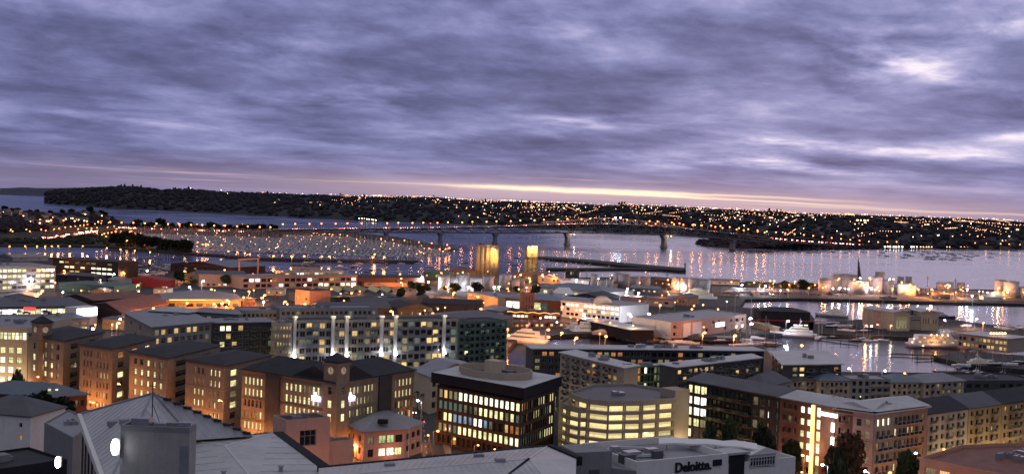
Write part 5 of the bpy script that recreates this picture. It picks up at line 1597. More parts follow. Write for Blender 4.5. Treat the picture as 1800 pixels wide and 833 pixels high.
# long ochre apartments to the right edge
zR = 20.5
K = [at(x, y, zR) for x, y in [(1632, 727), (1703, 717), (1762, 709), (1850, 697)]]
labs = ['yellow rendered apartments with dark blue roof, one orange window low on the facade', 'ochre apartments with tall narrow windows under a paler slate roof', 'ochre apartments with iron balconies running out of the right edge']
for i in range(3):
    b_k = backp(K[i], K[i + 1], 14)
    building('apartment_building', labs[i], 'apartment building', [tuple(v.xy) for v in (K[i], K[i + 1] - Vector((.2, 0, 0)), K[i + 1] + b_k, K[i] + b_k)], zR, wall=['cream_wall', 'ochre_wall', 'ochre_wall'][i], roof='gable', gable_axis=0, ridge=3.2, roof_mat=['roof_dark', 'roof_grey', 'roof_dark'][i], over=.5, seed=80 + i,
             specs={0: spec([7, 6, 9][i], 6, .5, .55, .6, .8, pat=[['dddnddd', 'ddddddd', 'ddddoddd', 'ddddddd'], ['dddddd', 'dddddn', 'ddndwd', 'dddddd'], ['wdnddddw', 'ddddddwd', 'dndddddd', 'dddddwdd']][i], style='pair', frame='frame_dark', balc=[[0, 3, 5], [1, 4], [1, 2, 4, 6]][i], bd=1.0, rail='frame_dark', slab='ochre_wall')})

# ================================================================ foreground roofs
def zpt(px, py, z): return at(px, py, z)
# 1. the broad pyramid roof at lower left
t = thing('hip_roofed_building', 'near grey building under a broad pyramid roof with a plant box and a thin mast', 'building', (-58, 165, 2.2)); off = Vector(t.location)
e0_, e1_, e2_, e3_ = at(143, 727, 44.0), at(190, 852, 44.0), at(341, 773, 44.0), at(443, 766, 44.0)
pk_ = at(269, 692, 50.5)
m_ = MB()
ov = 1.0
m_.prism([tuple(v.xy) for v in (e0_, e1_, e2_, e3_)], 2.2, 43.6); m_.build('wall', 'beige_wall', t, off)
m_ = MB()
for a, b in ((e0_, e1_), (e1_, e2_), (e2_, e3_), (e3_, e0_)):
    u = (b - a)
    m_.face([a, b, pk_])
m_.build('roof', 'roof_light', t, off)
m_ = MB()
for a in (e0_, e1_, e2_, e3_): m_.bar(a + Vector((0, 0, .1)), pk_ + Vector((0, 0, .12)), .16, 5)
m_.build('hip_cap', 'roof_mid', t, off)
m_ = MB()
for a, b in ((e0_, e1_), (e3_, e0_)):
    d = (b - a).normalized(); n_ = Vector((d.y, -d.x, 0)) if (a is e0_) else Vector((d.y, -d.x, 0))
    n_ = -n_ if (n_.dot(Vector((pk_.x, pk_.y, 0)) - Vector((a.x, a.y, 0))) > 0) else n_
    q = [a - Vector((0, 0, .8)), a - Vector((0, 0, .8)) + n_ * .6, b - Vector((0, 0, .8)) + n_ * .6, b - Vector((0, 0, .8))]
    m_.prism([tuple(v.xy) for v in q], 43.1, 44.1)
m_.build('gutter', 'white_wall', t, off)
m_ = MB()
for k in range(9):   # dark louvres down the right-hand hip
    p = e3_.lerp(pk_, .06 + k * .1); m_.box((p.x + .2, p.y - .6, p.z + .05), (1.2, .5, .35), -.6)
m_.build('louvre', 'roof_dark', t, off)
m_ = MB()
for k in range(6):   # tall slots in the left wall
    p = e0_.lerp(e1_, .12 + k * .13); d = (e1_ - e0_).normalized(); n_ = Vector((d.y, -d.x, 0)); n_ = n_ if n_.x < 0 else -n_
    q = p + n_ * .05; m_.box((q.x, q.y, 33), (1.3, .25, 9.5), math.atan2(d.y, d.x))
m_.build('slot_windows', 'roof_dark', t, off)
def seams(m_, a, b, ap, n, r=.03):
    u = b - a; s = max(.02, min(.98, (ap - a).dot(u) / u.length_squared))
    for k in range(1, n):
        f = k / n; p = a + u * f; e = a.lerp(ap, f / s) if f < s else b.lerp(ap, (1 - f) / (1 - s))
        m_.bar(p + Vector((0, 0, .04)), e + Vector((0, 0, .04)), r, 4)
m_ = MB()
for a, b, n in ((e0_, e1_, 22), (e1_, e2_, 14), (e2_, e3_, 8)): seams(m_, a, b, pk_, n)
m_.build('roof_seams', 'roof_light', t, off)
for f, g in ((.45, .35), (.62, .5)):
    p = e0_.lerp(e1_, f).lerp(pk_, g); m_ = MB(); m_.box((p.x, p.y, p.z - .2), (1.6, 1.2, .7), .5); m_.build('roof_vent', 'roof_mid', t, off)
# plant box with the lit fitting
bx0, bx1 = at(212, 757, 52.0), at(333, 762, 52.0)
tb = (bx1 - bx0).normalized(); nb = Vector((-tb.y, tb.x, 0))
m_ = MB(); m_.prism([tuple(v.xy) for v in (bx0, bx1, bx1 + nb * 2.8, bx0 + nb * 2.8)], 2.2, 52); 
inb = inset([tuple(v.xy) for v in (bx0, bx1, bx1 + nb * 2.8, bx0 + nb * 2.8)], .3)
m_.build('plant_room', 'concrete', t, off)
m_ = MB()
oo = [tuple(v.xy) for v in (bx0, bx1, bx1 + nb * 2.8, bx0 + nb * 2.8)]
for i in range(4):
    j = (i + 1) % 4; m_.prism([oo[i], oo[j], inb[j], inb[i]], 52.003, 52.7)
m_.build('parapet', 'grey_wall', t, off)
m_ = MB(); q = bx0 + tb * 7.6 - nb * .06; m_.box((q.x, q.y, 47), (1.1, .1, 3.6), math.atan2(tb.y, tb.x)); m_.build('door', 'roof_mid', t, off)
for dx_, s_ in ((2.0, 1.4), (4.2, .9), (7.2, 1.1)):
    m_ = MB(); q = bx0 + tb * dx_ + nb * 1.4; m_.box((q.x, q.y, 52), (s_ * 1.5, s_, s_), math.atan2(tb.y, tb.x)); m_.build('roof_unit', 'metal', t, off)
q = at(267, 748, 52.3); m_ = MB(); m_.bar((q.x, q.y, 52), (q.x, q.y, 57.5), .07, 5); m_.bar((q.x - .4, q.y, 57), (q.x + .4, q.y, 57), .05); m_.bar((q.x, q.y, 55), (q.x + 1.2, q.y, 52), .035); m_.build('mast', 'dark_metal', t, off)
ft = thing('wall_light', 'dazzling white light fitting on the left corner of the grey plant box', 'light', (bx0.x - .5, bx0.y - .5, 49.4))
m_ = MB(); m_.ball((bx0.x - .5, bx0.y - .5, 50.2), .42, 8, 6, 0, 0, 2.3); 
emitter('fitting', (.88, .90, 1.0), 22); m_.build('diffuser', 'fitting', ft)
m_ = MB(); m_.box((bx0.x - .15, bx0.y - .15, 49.2), (.5, .5, 2.0)); m_.build('bracket', 'metal', ft)
light((-1.8, 1.0, .8), 'white', 110, .3, ft)
ft = thing('wall_light', 'tall white light fitting on the dark building in the bottom left corner', 'light', at(100, 812, 33))
q = at(101, 812, 33); m_ = MB(); m_.ball((q.x, q.y, q.z), .45, 8, 6, 0, 0, 2.2); m_.build('diffuser', 'fitting', ft); m_ = MB(); m_.box((q.x + .2, q.y + .4, q.z - .8), (.7, .5, 1.8)); m_.build('bracket', 'metal', ft)
# 2. the lower roof in front of it
t = thing('near_roof_building', 'near building with a plain grey metal roof and a thick black right edge', 'building', (-20, 150, 2.2)); off = Vector(t.location)
R0, R1, R2, R3 = at(345, 775, 43.4), at(480, 760, 43.4), at(600, 850, 43.4), at(300, 900, 43.4)
m_ = MB(); m_.prism([tuple(v.xy) for v in (R3, R2, R1, R0)], 2.2, 42.7); m_.build('wall', 'grey_wall', t, off)
mid_ = at(396, 784, 44.1); fr_ = at(450, 850, 44.3)
m_ = MB(); m_.face([R0, mid_, R1]); m_.face([R1, mid_, fr_, R2]); m_.face([R0, R3, fr_, mid_]); m_.face([R3, R2, fr_]); m_.build('roof', 'roof_light', t, off)
m_ = MB(); seams(m_, R1, R2, fr_, 9); seams(m_, R0, R1, mid_, 6); seams(m_, R0, R3, fr_, 10); m_.build('roof_seams', 'roof_light', t, off)
for a_, b_, g in ((R0, R3, .45), (R0, R3, .8), (R1, R2, .55)):
    p = a_.lerp(b_, g).lerp(fr_, .55); m_ = MB(); m_.cyl((p.x, p.y, p.z - .2), .28, .9, 8); m_.cyl((p.x, p.y, p.z + .7), .42, .12, 8); m_.build('roof_vent', 'metal', t, off)
m_ = MB(); m_.bar(mid_ + Vector((0, 0, .05)), R1 + Vector((0, 0, .05)), .1, 5); m_.bar(mid_ + Vector((0, 0, .05)), fr_ + Vector((0, 0, .05)), .1, 5); m_.bar(R0 + Vector((0, 0, .05)), mid_ + Vector((0, 0, .05)), .08, 5); m_.build('roof_seam', 'white_wall', t, off)
d = (R2 - R1).normalized(); n_ = Vector((-d.y, d.x, 0)); n_ = n_ if n_.x > 0 else -n_
m_ = MB(); q = [R1, R1 + n_ * 1.5, R2 + n_ * 1.5, R2]; m_.prism([tuple(v.xy) for v in q][::-1], 42.5, 43.55); m_.build('black_gutter', 'black_wall', t, off)
d = (R1 - R0).normalized(); n_ = Vector((-d.y, d.x, 0))
m_ = MB(); q = [R0, R1, R1 + n_ * .5, R0 + n_ * .5]; m_.prism([tuple(v.xy) for v in q], 42.6, 43.5); m_.build('fascia', 'roof_dark', t, off)
# 3. the long roof at bottom centre
t = thing('near_roof_building', 'near building with a long smooth grey roof crossing the bottom centre', 'building', (-5, 170, 2.2)); off = Vector(t.location)
Q0, Q1, Q2, Q3 = at(560, 822, 44), at(962, 784, 44), at(1013, 806, 44), at(1010, 905, 44)
Q4 = at(560, 905, 44)
m_ = MB(); m_.prism([tuple(v.xy) for v in (Q4, Q3, Q2, Q1, Q0)], 2.2, 43.2); m_.build('wall', 'grey_wall', t, off)
rr0 = at(930, 806, 46.0) ; rr1 = at(560, 838, 46.0)
m_ = MB(); m_.face([Q0, rr1, rr0, Q1]); m_.face([Q1, rr0, Q2]); m_.face([rr0, at(1040, 905, 44), Q3, Q2][::1]) if False else m_.face([Q2, rr0, Q3]); m_.face([rr1, Q4, Q3, rr0]); m_.build('roof', 'roof_light', t, off)
m_ = MB()
for k in range(1, 34): m_.bar(Q0.lerp(Q1, k / 34) + Vector((0, 0, .03)), rr1.lerp(rr0, k / 34) + Vector((0, 0, .03)), .04); m_.bar(Q4.lerp(Q3, k / 34) + Vector((0, 0, .03)), rr1.lerp(rr0, k / 34) + Vector((0, 0, .03)), .04)
m_.build('roof_seams', 'roof_light', t, off)
for f, g in ((.3, .5), (.7, .4), (.85, 1.3)):
    p = Q0.lerp(Q1, f).lerp(rr1.lerp(rr0, f), g if g < 1 else 1.0) ; m_ = MB(); m_.box((p.x, p.y, p.z - .15), (1.3, .9, .55), .3); m_.build('roof_vent', 'roof_mid', t, off)
m_ = MB(); m_.bar(rr0 + Vector((0, 0, .05)), rr1 + Vector((0, 0, .05)), .07, 5); m_.bar(rr0 + Vector((0, 0, .05)), Q1 + Vector((0, 0, .05)), .1, 5); m_.bar(rr0 + Vector((0, 0, .05)), Q3 + Vector((0, 0, .05)), .07, 5); m_.build('roof_seam', 'white_wall', t, off)
m_ = MB(); m_.bar(rr0 + Vector((0, 0, .0)), at(880, 845, 45.2), .22, 5); m_.build('valley_gutter', 'black_wall', t, off)
def edge(m_, a, b, w, z0, z1):
    d = (b - a).normalized(); n_ = Vector((-d.y, d.x, 0)); n_ = n_ if n_.y > 0 else -n_
    q = [a, b, b + n_ * w, a + n_ * w]; m_.prism([tuple(v.xy) for v in q], z0, z1)
m_ = MB(); edge(m_, Q0, Q1, .5, 43.2, 44.15); edge(m_, Q1, Q2, 1.0, 43.0, 44.3); m_.build('black_gutter', 'black_wall', t, off)

# 4. the cream office with lettering
zL = 42.0
t = thing('lettered_office', 'near cream office with black company lettering and a white curved rooftop canopy', 'office', (30, 165, 2.2)); off = Vector(t.location)
a0, a1 = at(1120, 811, zL), at(1281, 796, zL)
tt = (a1 - a0).normalized(); a2 = a0 + tt * ((a1 - a0).length * 1.80); nn = Vector((-tt.y, tt.x, 0)); dpt = 15
poly = [tuple(v.xy) for v in (a0, a1, a1 + nn * dpt, a0 + nn * dpt)]
m_ = MB(); m_.prism(poly, 2.2, zL - 1.2); 
ip = inset(poly, .35)
for i in range(4):
    j = (i + 1) % 4; m_.prism([poly[i], poly[j], ip[j], ip[i]], zL - 1.203, zL)
# lower right part
poly2 = [tuple(v.xy) for v in (a1 + tt * .02, a2, a2 + nn * dpt, a1 + tt * .02 + nn * dpt)]
m_.prism(poly2, 2.2, zL - 2.8)
ip2 = inset(poly2, .35)
for i in (0, 1, 2): m_.prism([poly2[i], poly2[(i + 1) % 4], ip2[(i + 1) % 4], ip2[i]], zL - 2.803, zL - 1.6)
m_.build('wall', 'white_wall', t, off)
m_ = MB(); m_.prism(ip, zL - 1.2 + .004, zL - 1.0); m_.prism(ip2, zL - 2.8 + .004, zL - 2.6); m_.build('roof', 'roof_mid', t, off)
m_ = MB(); q = a1 + tt * 1.0 - nn * .0; pp_ = [a1 + tt * .1 - nn * .05, a1 + tt * 3.3 - nn * .05, a1 + tt * 3.3 + nn * 3, a1 + tt * .1 + nn * 3]
m_.prism([tuple(v.xy) for v in pp_], zL - 4.0, zL - .3); m_.build('black_panel', 'black_wall', t, off)
m_ = MB(); pp_ = [a1 + tt * .0 - nn * .3, a1 + tt * 4.2 - nn * .3, a1 + tt * 4.2 + nn * 3.4, a1 + tt * .0 + nn * 3.4]
m_.prism([tuple(v.xy) for v in pp_], zL - .297, zL + .05); m_.build('panel_roof', 'roof_light', t, off)
pr = a1 + tt * 4.3
m_ = MB(); pp_ = [pr, pr + tt * 5.6, pr + tt * 5.6 + nn * 4, pr + nn * 4]; m_.prism([tuple(v.xy) for v in pp_], zL - 3.0, zL - .6); m_.build('roof_pavilion', 'white_wall', t, off)
for k in range(9):
    o = bpy.data.objects.new('window', win_mesh('d', 'sash', 'white_paint')); C.objects.link(o); o.parent = t
    p = pr + tt * (.45 + k * .58) - nn * .08; o.location = Vector((p.x, p.y, zL - 1.75)) - off; o.rotation_euler = (0, 0, math.atan2(tt.y, tt.x)); o.scale = (.5, 1, 1.35)
m_ = MB(); g_ = [pr - tt * .3 - nn * .5 + Vector((0, 0, 0)), pr + tt * 3 - nn * .5, pr + tt * 6.6 - nn * .5]
zs = (zL - .55, zL + .55, zL - .55)
ra = [Vector((p.x, p.y, z)) for p, z in zip(g_, zs)]; rb = [p + nn * 5.5 for p in ra]
m_.face([ra[0], ra[1], rb[1], rb[0]]); m_.face([ra[1], ra[2], rb[2], rb[1]]); m_.face([ra[0], ra[2], ra[1]]); m_.build('pavilion_roof', 'white_wall', t, off)
# long curved white canopy behind
m_ = MB(); rings = []
C0, C1 = at(1158, 778, zL + .3), at(1332, 796, zL - .4)
uc = (C1 - C0).normalized(); vc = Vector((-uc.y, uc.x, 0))
for k in range(13):
    s = k / 12; p = C0 + (C1 - C0) * s; bulge = math.sin(s * math.pi) * 1.6
    z = zL + .3 + .15 * abs(math.sin(s * math.pi * 3))
    p2 = p + vc * (2.8 + .4 * bulge)
    rings.append([Vector((p.x, p.y, z - .1)) + vc * bulge, Vector((p2.x, p2.y, z + .35)), Vector((p2.x, p2.y, z + .1)), Vector((p.x, p.y, z - .35)) + vc * bulge])
m_.loft(rings); m_.build('canopy', 'white_paint', t, off)
m_ = MB()
for k in (1, 4, 7, 10): p = C0 + (C1 - C0) * (k / 12) + vc * 2.4; m_.bar((p.x, p.y, zL - 3), (p.x, p.y, zL + .4), .08)
m_.build('canopy_post', 'metal', t, off)
# left plant box and far edge walls
bx = at(1012, 795, zL + 1.2); by = at(1076, 792, zL + 1.2); ub = (by - bx).normalized(); vb = Vector((-ub.y, ub.x, 0))
m_ = MB(); m_.prism([tuple(v.xy) for v in (bx, by, by + vb * 6, bx + vb * 6)], 2.2, zL + 1.2); m_.build('stair_tower', 'grey_wall', t, off)
m_ = MB(); q = bx + ub * 3.2 - vb * .05; m_.box((q.x, q.y, zL - 4.5), (1.7, .1, 3.0), math.atan2(ub.y, ub.x)); m_.build('door', 'roof_grey', t, off)
mx0 = by + ub * .05; mx1 = a0 + nn * .05
m_ = MB(); m_.prism([tuple(v.xy) for v in (Vector((mx0.x, mx0.y, 0)), Vector((mx1.x, mx1.y, 0)), Vector((mx1.x, mx1.y, 0)) + nn * 9, Vector((mx0.x, mx0.y, 0)) + nn * 9)], 2.2, zL - 1.4); m_.build('side_wing', 'roof_mid', t, off)
for dx_, dy_, s_, h_ in ((1, 4, 2.2, 1.3), (4, 7, 2.6, 1.0), (7.5, 5, 1.6, 1.2), (9, 8.5, 2.0, .8), (2.2, 9, 1.4, 1.5)):
    m_ = MB(); q = a0 + tt * dx_ + nn * dy_; m_.box((q.x, q.y, zL - 1.0), (s_, s_ * .7, h_), math.atan2(tt.y, tt.x)); m_.build('roof_unit', random.choice(['metal', 'white_wall', 'roof_grey']), t, off)
m_ = MB(); q = a0 + tt * 6 + nn * 9
for k in range(13):   # round skylight rim
    a_ = 2 * math.pi * k / 12; b_ = 2 * math.pi * (k + 1) / 12
    m_.bar((q.x + 4.5 * math.cos(a_), q.y + 3 * math.sin(a_), zL - .7), (q.x + 4.5 * math.cos(b_), q.y + 3 * math.sin(b_), zL - .7), .35, 6)
m_.build('skylight_rim', 'roof_light', t, off)
# lettering
fc = bpy.data.curves.new('lettering', 'FONT'); fc.body = 'Deloitte.'; fc.size = 2.1; fc.extrude = .1; fc.resolution_u = 3
fc.offset = 0.05
tmp = bpy.data.objects.new('lettering', fc); C.objects.link(tmp)
bpy.context.view_layer.update()
me = bpy.data.meshes.new_from_object(tmp.evaluated_get(bpy.context.evaluated_depsgraph_get()))
bpy.data.objects.remove(tmp)
me.materials.clear(); me.materials.append(M('black_wall'))
xs_ = [v.co.x for v in me.vertices]; me.name = 'lettering'
fo = bpy.data.objects.new('lettering', me); C.objects.link(fo); fo.parent = t
LW = (a1 - a0).length
fo.scale = (LW * .395 / (max(xs_) - min(xs_)), 1, 1)
LET = a0 + tt * LW * .40 - nn * .14
fo.location = Vector((LET.x, LET.y, zL - 2.15)) - off
fo.rotation_euler = (R(90), 0, math.atan2(tt.y, tt.x))
m_ = MB(); q = a0 + tt * (a1 - a0).length * .87 - nn * .1; m_.box((q.x, q.y, zL - 1.75), (1.7, .2, .95), math.atan2(tt.y, tt.x)); m_.build('black_vent', 'black_wall', t, off)
q = a0 + tt * 20.2 - nn * .1
m_ = MB(); m_.box((q.x, q.y, zL - 8.5), (2.2, .2, 1.8), math.atan2(tt.y, tt.x)); m_.build('blue_sign', 'room_blue', t, off)

# 5. bottom right orange building with brown roof
zO = 20.0
O0, O1 = at(1617, 803, zO), at(1900, 862, zO); O2 = at(1960, 770, zO); O3 = at(1668, 785, zO)
po = [tuple(v.xy) for v in (O0, O1, O2)] + [tuple(at(1690, 781, zO).xy)]
building('brick_warehouse', 'orange lit stepped parapet building with a worn brown roof in the bottom right corner', 'building', po, zO, wall='salmon_wall', roof='flat', parapet=.9, roof_mat='roof_rust', seed=90, plant=9,
         specs={0: spec(10, 4, .78, .6, 1.4, .5, 1, 1, pat=['nwndndnddd', 'dndddddddd'], style='wide', frame='beige_wall')})

# 6. white house and dark buildings at lower left
building('white_house', 'plain pale house with slit windows under a dark hipped roof at the lower left edge', 'house', face1((-60, 722), (54, 731), 24, 15), 24, wall='white_wall', roof='hip', roof_mat='roof_grey', ridge=3.5, seed=91, over=.4,
         specs={0: spec(4, 6, .2, .35, .8, 2, pat=['.d.d', '.d.o', '....'], style='plain')})
building('dark_building', 'black flat roofed building filling the bottom left corner', 'building', face1((-60, 832), (118, 806), 31, 14), 31, wall='black_wall', roof='flat', roof_mat='roof_dark', parapet=.4, seed=92)
building('grey_building', 'grey windowless block between the white house and the pyramid roof', 'building', para((78, 742), (128, 768), (170, 742), 30), 30, wall='grey_wall', roof='flat', roof_mat='roof_mid', parapet=.3, seed=93)
building('peach_building', 'small peach coloured building glowing beside the big dark tree', 'building', para((66, 736), (96, 744), (134, 733), 18), 18, wall='pink_wall', roof='hip', roof_mat='roof_mid', ridge=1.5, seed=94, specs={0: spec(3, 4, .4, .5, mix='ngd')})
zS = 15.0
rS = building('brick_shop', 'red brick shop under a blue-grey roof with two skylights and a round clock sign', 'shop', para((-40, 688), (98, 697), (153, 692), zS), zS, wall='brick_red', roof='hip', roof_mat='roof_blue', ridge=3.6, hip=.6, seed=95, over=.6,
              specs={1: spec(5, 3, .6, .5, .8, .6, pat=['...nd', 'ddddd', 'ddddd'])})
offS = Vector(rS.location)
q = at(121, 701, 13.2); m_ = MB(); dial(m_, Vector((q.x, q.y - .9, q.z)), Vector((-.15, -1, 0)).normalized(), 1.55); dl = m_.build('clock_face', 'clock_dial', rS, offS)
m_ = MB(); c_ = Vector((q.x, q.y - 1.05, q.z)); m_.bar(c_, c_ + Vector((0, 0, .9)), .13); m_.bar(c_, c_ - Vector((0, 0, .9)), .13); m_.build('clock_hand', 'frame_dark', rS, offS)
for (x, y) in ((87, 684), (100, 683)):
    q = at(x, y, 17.0); m_ = MB(); m_.box((q.x, q.y, 16.7), (.8, 2.4, .35), .3); m_.build('skylight', 'room_office', rS, offS)
# 7. villa, plant building, forecourt
rV = building('villa', 'pink villa with a faceted grey roof and two lit glazed rooms on the right', 'house', [tuple(at(x, y, 11.5).xy) for x, y in [(614, 745), (640, 757), (712, 752), (742, 742), (700, 728), (640, 730)]], 11.5, wall='pink_wall', roof='hip6', roof_mat='roof_mid', ridge=2.6, hip=.62, seed=96, over=1.1,
              specs={0: spec(2, 2, .3, .5, 1, 1, mix='d'), 1: [spec(1, 2, .5, .6, 1.0, .6, .5, 9.3, pat=['n', 'd']), spec(3, 2, .9, .6, 1.0, .6, 4.8, .6, pat=['eed', 'bbg'], style='pair')], 2: spec(3, 2, .7, .5, 1, 1, mix='dd')})
offV = Vector(rV.location)
m_ = MB(); q = at(673, 742, 13.4); m_.box((q.x, q.y, 13.1), (3.0, 2.2, 1.2)); m_.build('skylight', 'black_wall', rV, offV)
m_ = MB(); q0, q1 = at(664, 777, 6.6), at(730, 773, 6.6); m_.prism([(q0.x, q0.y - 1.5), (q1.x, q1.y - 1.5), (q1.x, q1.y + .5), (q0.x, q0.y + .5)], 6.5, 6.9)
for x in (q0.x + 5.5, q0.x + 9.5): m_.bar((x, q0.y - 1.3, 2.2), (x, q0.y - 1.3, 11.4), .12)
m_.build('veranda', 'white_wall', rV, offV)
building('plant_building', 'pink windowless block with one large grey louvred panel in front of the brick corner office', 'building', face1((503, 738), (581, 732), 17.5, 9), 17.5, wall='pink_wall', roof='flat', roof_mat='roof_dark', parapet=.5, seed=97,
         specs={0: spec(1, 1, .44, .42, .2, 4.5, 1.0, 1.0, pat=['d'], style='grid', frame='roof_mid')})
m_ = MB(); q0, q1 = at(505, 779, 10), at(622, 772, 10)
building('garden_wall', 'low pinkish wing and wall joining the plant block to the villa', 'wall', face1((508, 781), (622, 772), 10, 5), 10, wall='pink_wall', roof='flat', roof_mat='roof_grey', parapet=.3, seed=98)
# ================================================================ waterfront district: sheds, tanks, silos, yards
def shed(name, label, L, Rt, z, depth, wall='grey_wall', roof_mat='roof_mid', roof='flat', ridge=2.5, sp=None, cat='warehouse', **kw):
    return building(name, label, cat, face1(L, Rt, z, depth), z, wall=wall, roof=roof, roof_mat=roof_mat, ridge=ridge, specs={0: sp or spec(6, 1, .3, .34, .6, 1.0, mix='.d.dn', style='plain')}, parapet=kw.pop('parapet', 0), over=kw.pop('over', .6), **kw)

# ground markings of the district: yards and roads
def area(name, pxs, z, mat, kind='structure'):
    m_ = MB(); m_.face([at(x, y, z) for x, y in pxs]); o = m_.build(name, mat); tag(o, kind=kind); return o
area('yard', [(1060, 560), (1316, 560), (1424, 574), (1420, 584), (1330, 586), (1200, 590), (1090, 584), (1040, 580)], 2.208, 'yard')
area('yard', [(640, 548), (1000, 545), (1040, 585), (905, 592), (880, 600), (700, 560)], 2.208, 'yard')
area('yard', [(0, 500), (420, 500), (640, 512), (640, 545), (300, 560), (0, 590)], 2.204, 'asphalt')
area('yard', [(740, 505), (1260, 500), (1310, 524), (1300, 538), (1000, 545), (760, 530)], 2.204, 'yard')
area('yard', [(1260, 500), (1420, 502), (1800, 513), (1900, 516), (1900, 530), (1600, 527), (1400, 522), (1300, 522)], 2.212, 'yard')
st = [at(x, y, 2.2) for x, y in [(700, 660), (735, 700), (742, 730), (748, 780), (760, 860)]]
ribbon('road', [(p.x, p.y) for p in st], 11, 2.216, 'asphalt')
for s_ in (-1, 1):
    pts = []
    for i, p in enumerate(st):
        d = (st[min(i + 1, len(st) - 1)] - st[max(i - 1, 0)]).normalized(); n_ = Vector((-d.y, d.x)); pts.append((p.x + n_.x * 6.6 * s_, p.y + n_.y * 6.6 * s_))
    m_ = MB()
    for a, b in zip(pts, pts[1:]):
        d = (Vector(b) - Vector(a)).normalized(); n_ = Vector((-d.y, d.x)) * 1.1
        m_.prism([(a[0] - n_.x, a[1] - n_.y), (b[0] - n_.x, b[1] - n_.y), (b[0] + n_.x, b[1] + n_.y), (a[0] + n_.x, a[1] + n_.y)], 2.2, 2.34)
    tag(m_.build('pavement', 'pavement'), kind='structure')
m_ = MB()
for k in range(24):
    p, u = along(st, (k + .5) / 24); n_ = Vector((-u.y, u.x, 0)) * .08
    a, b = p - u * 1.5, p + u * 1.5
    m_.face([(a.x - n_.x, a.y - n_.y, 2.222), (a.x + n_.x, a.y + n_.y, 2.222), (b.x + n_.x, b.y + n_.y, 2.222), (b.x - n_.x, b.y - n_.y, 2.222)])
tag(m_.build('road_markings', 'road_paint'), kind='structure')
street2 = [at(x, y, 2.2) for x, y in [(1380, 812), (1440, 806), (1520, 800), (1600, 790), (1700, 778), (1850, 752)]]
ribbon('road', [(p.x, p.y) for p in street2], 13, 2.216, 'asphalt')
street3 = [at(x, y, 2.2) for x, y in [(-60, 735), (60, 722), (180, 745), (330, 762), (480, 792), (600, 812), (740, 822)]]
ribbon('road', [(p.x, p.y) for p in street3], 11, 2.212, 'asphalt')

shed('glass_office', 'glass fronted office with three lit floors and a grey roof by the left inlet', (-40, 470), (98, 468), 20.5, 45, 'grey_wall', 'roof_mid', sp=spec(16, 4, .88, .55, .8, 1, mix='ggggnbd', style='wide', frame='frame_light'), seed=100, cat='office', plant=5)
shed('rooftop_hall', 'grey barrel topped hall standing on the roof of the glass office', (22, 452), (85, 451), 24.2, 20, 'grey_wall', 'roof_mid', 'gable', 2, seed=101, gable_axis=0, z0=20.9)
shed('dark_glass_office', 'black glassy office with broken rows of lit windows facing the yard', (93, 454), (208, 461), 19.5, 26, 'black_wall', 'roof_dark', sp=spec(12, 4, .85, .42, .6, 1, pat=['.go.n.nn..n.', 'ddbb.b.bbbb.', '...ww..bbbb.n', '...n..w.ww.n'], style='wide'), seed=102, cat='office', plant=4)
shed('low_shed', 'low dark pitched shed edged with an orange strip of light, left of the red shed', (98, 482), (165, 486), 8, 18, 'darkgrey_wall', 'roof_grey', 'hip', 2.2, seed=103)
shed('teal_shed', 'long dark teal shed with small lit windows along its base', (104, 497), (200, 504), 8.5, 30, 'teal_wall', 'roof_teal', sp=spec(10, 2, .3, .5, .8, .5, pat=['..........', '..w.nwbbw.'], style='plain'), seed=104)
shed('red_shed', 'bright red gabled shed beside the boat yard at left', (214, 491), (291, 494), 8, 24, 'red_wall', 'roof_red', 'gable', 3, seed=105, gable_axis=1)
shed('grey_gable_shed', 'small pale grey gabled shed against the left end of the red shed', (208, 492), (232, 491), 8.5, 12, 'grey_wall', 'roof_mid', 'gable', 2, seed=106, gable_axis=1)
shed('brown_warehouse', 'big warehouse with a slate roof and a dark brown end wall by the marina', (300, 463), (405, 470), 10, 55, 'brick_dark', 'roof_blue', 'gable', 4, seed=107, gable_axis=1)
shed('orange_warehouse', 'broad peach warehouse with a curved dark roof glowing under orange lamps', (350, 481), (432, 482), 13, 32, 'salmon_wall', 'roof_grey', 'gable', 2, seed=108, gable_axis=0, sp=spec(8, 2, .5, .6, 5, .5, pat=['........', '.ddwWddW'], style='wide'))
shed('orange_gable_house', 'small orange lit gabled house left of the peach warehouse', (322, 484), (350, 485), 9, 14, 'ochre_wall', 'roof_grey', 'gable', 3.2, seed=109, gable_axis=1, cat='house', sp=spec(3, 2, .5, .4, .5, .5, mix='do'))
shed('shop_row', 'long two storey row with lit shop windows across its peach front', (426, 486), (628, 484), 12.5, 26, 'salmon_wall', 'roof_mid', seed=110, cat='shops', sp=spec(20, 2, .82, .62, 1.0, .4, pat=['dWWddo.ddddWnddwnddb', 'd.ddd.WdnddddbbddbbW'], style='wide'), plant=6)
shed('upper_office', 'set back upper storey with a lit ribbon of windows above the shop row', (500, 477), (604, 476), 15.5, 16, 'cream_wall', 'roof_mid', seed=111, cat='office', sp=spec(12, 3, .8, .5, .5, .4, pat=['wnWWwnWwnn.w', '............', '............'], style='wide'))
shed('grey_shed', 'plain pale grey shed with a dark roof beside the water behind the shop row', (516, 468), (563, 469), 14, 22, 'grey_wall', 'roof_dark', seed=112)
shed('dark_warehouse', 'long black roofed warehouse right of the shop row', (628, 487), (746, 489), 9.5, 40, 'brick_red', 'roof_dark', seed=113)
shed('brick_wall_shed', 'low brick wall building lit orange in front of the black roofed warehouse', (640, 496), (745, 497), 6, 8, 'salmon_wall', 'roof_rust', seed=114)
t = thing('gantry', 'orange lit square gantry frame standing over the forecourt', 'gantry', at(437, 486, 2.2)); off = Vector(t.location)
g_a, g_b = at(420, 486, 2.2), at(453, 484, 2.2); gz = 17.5
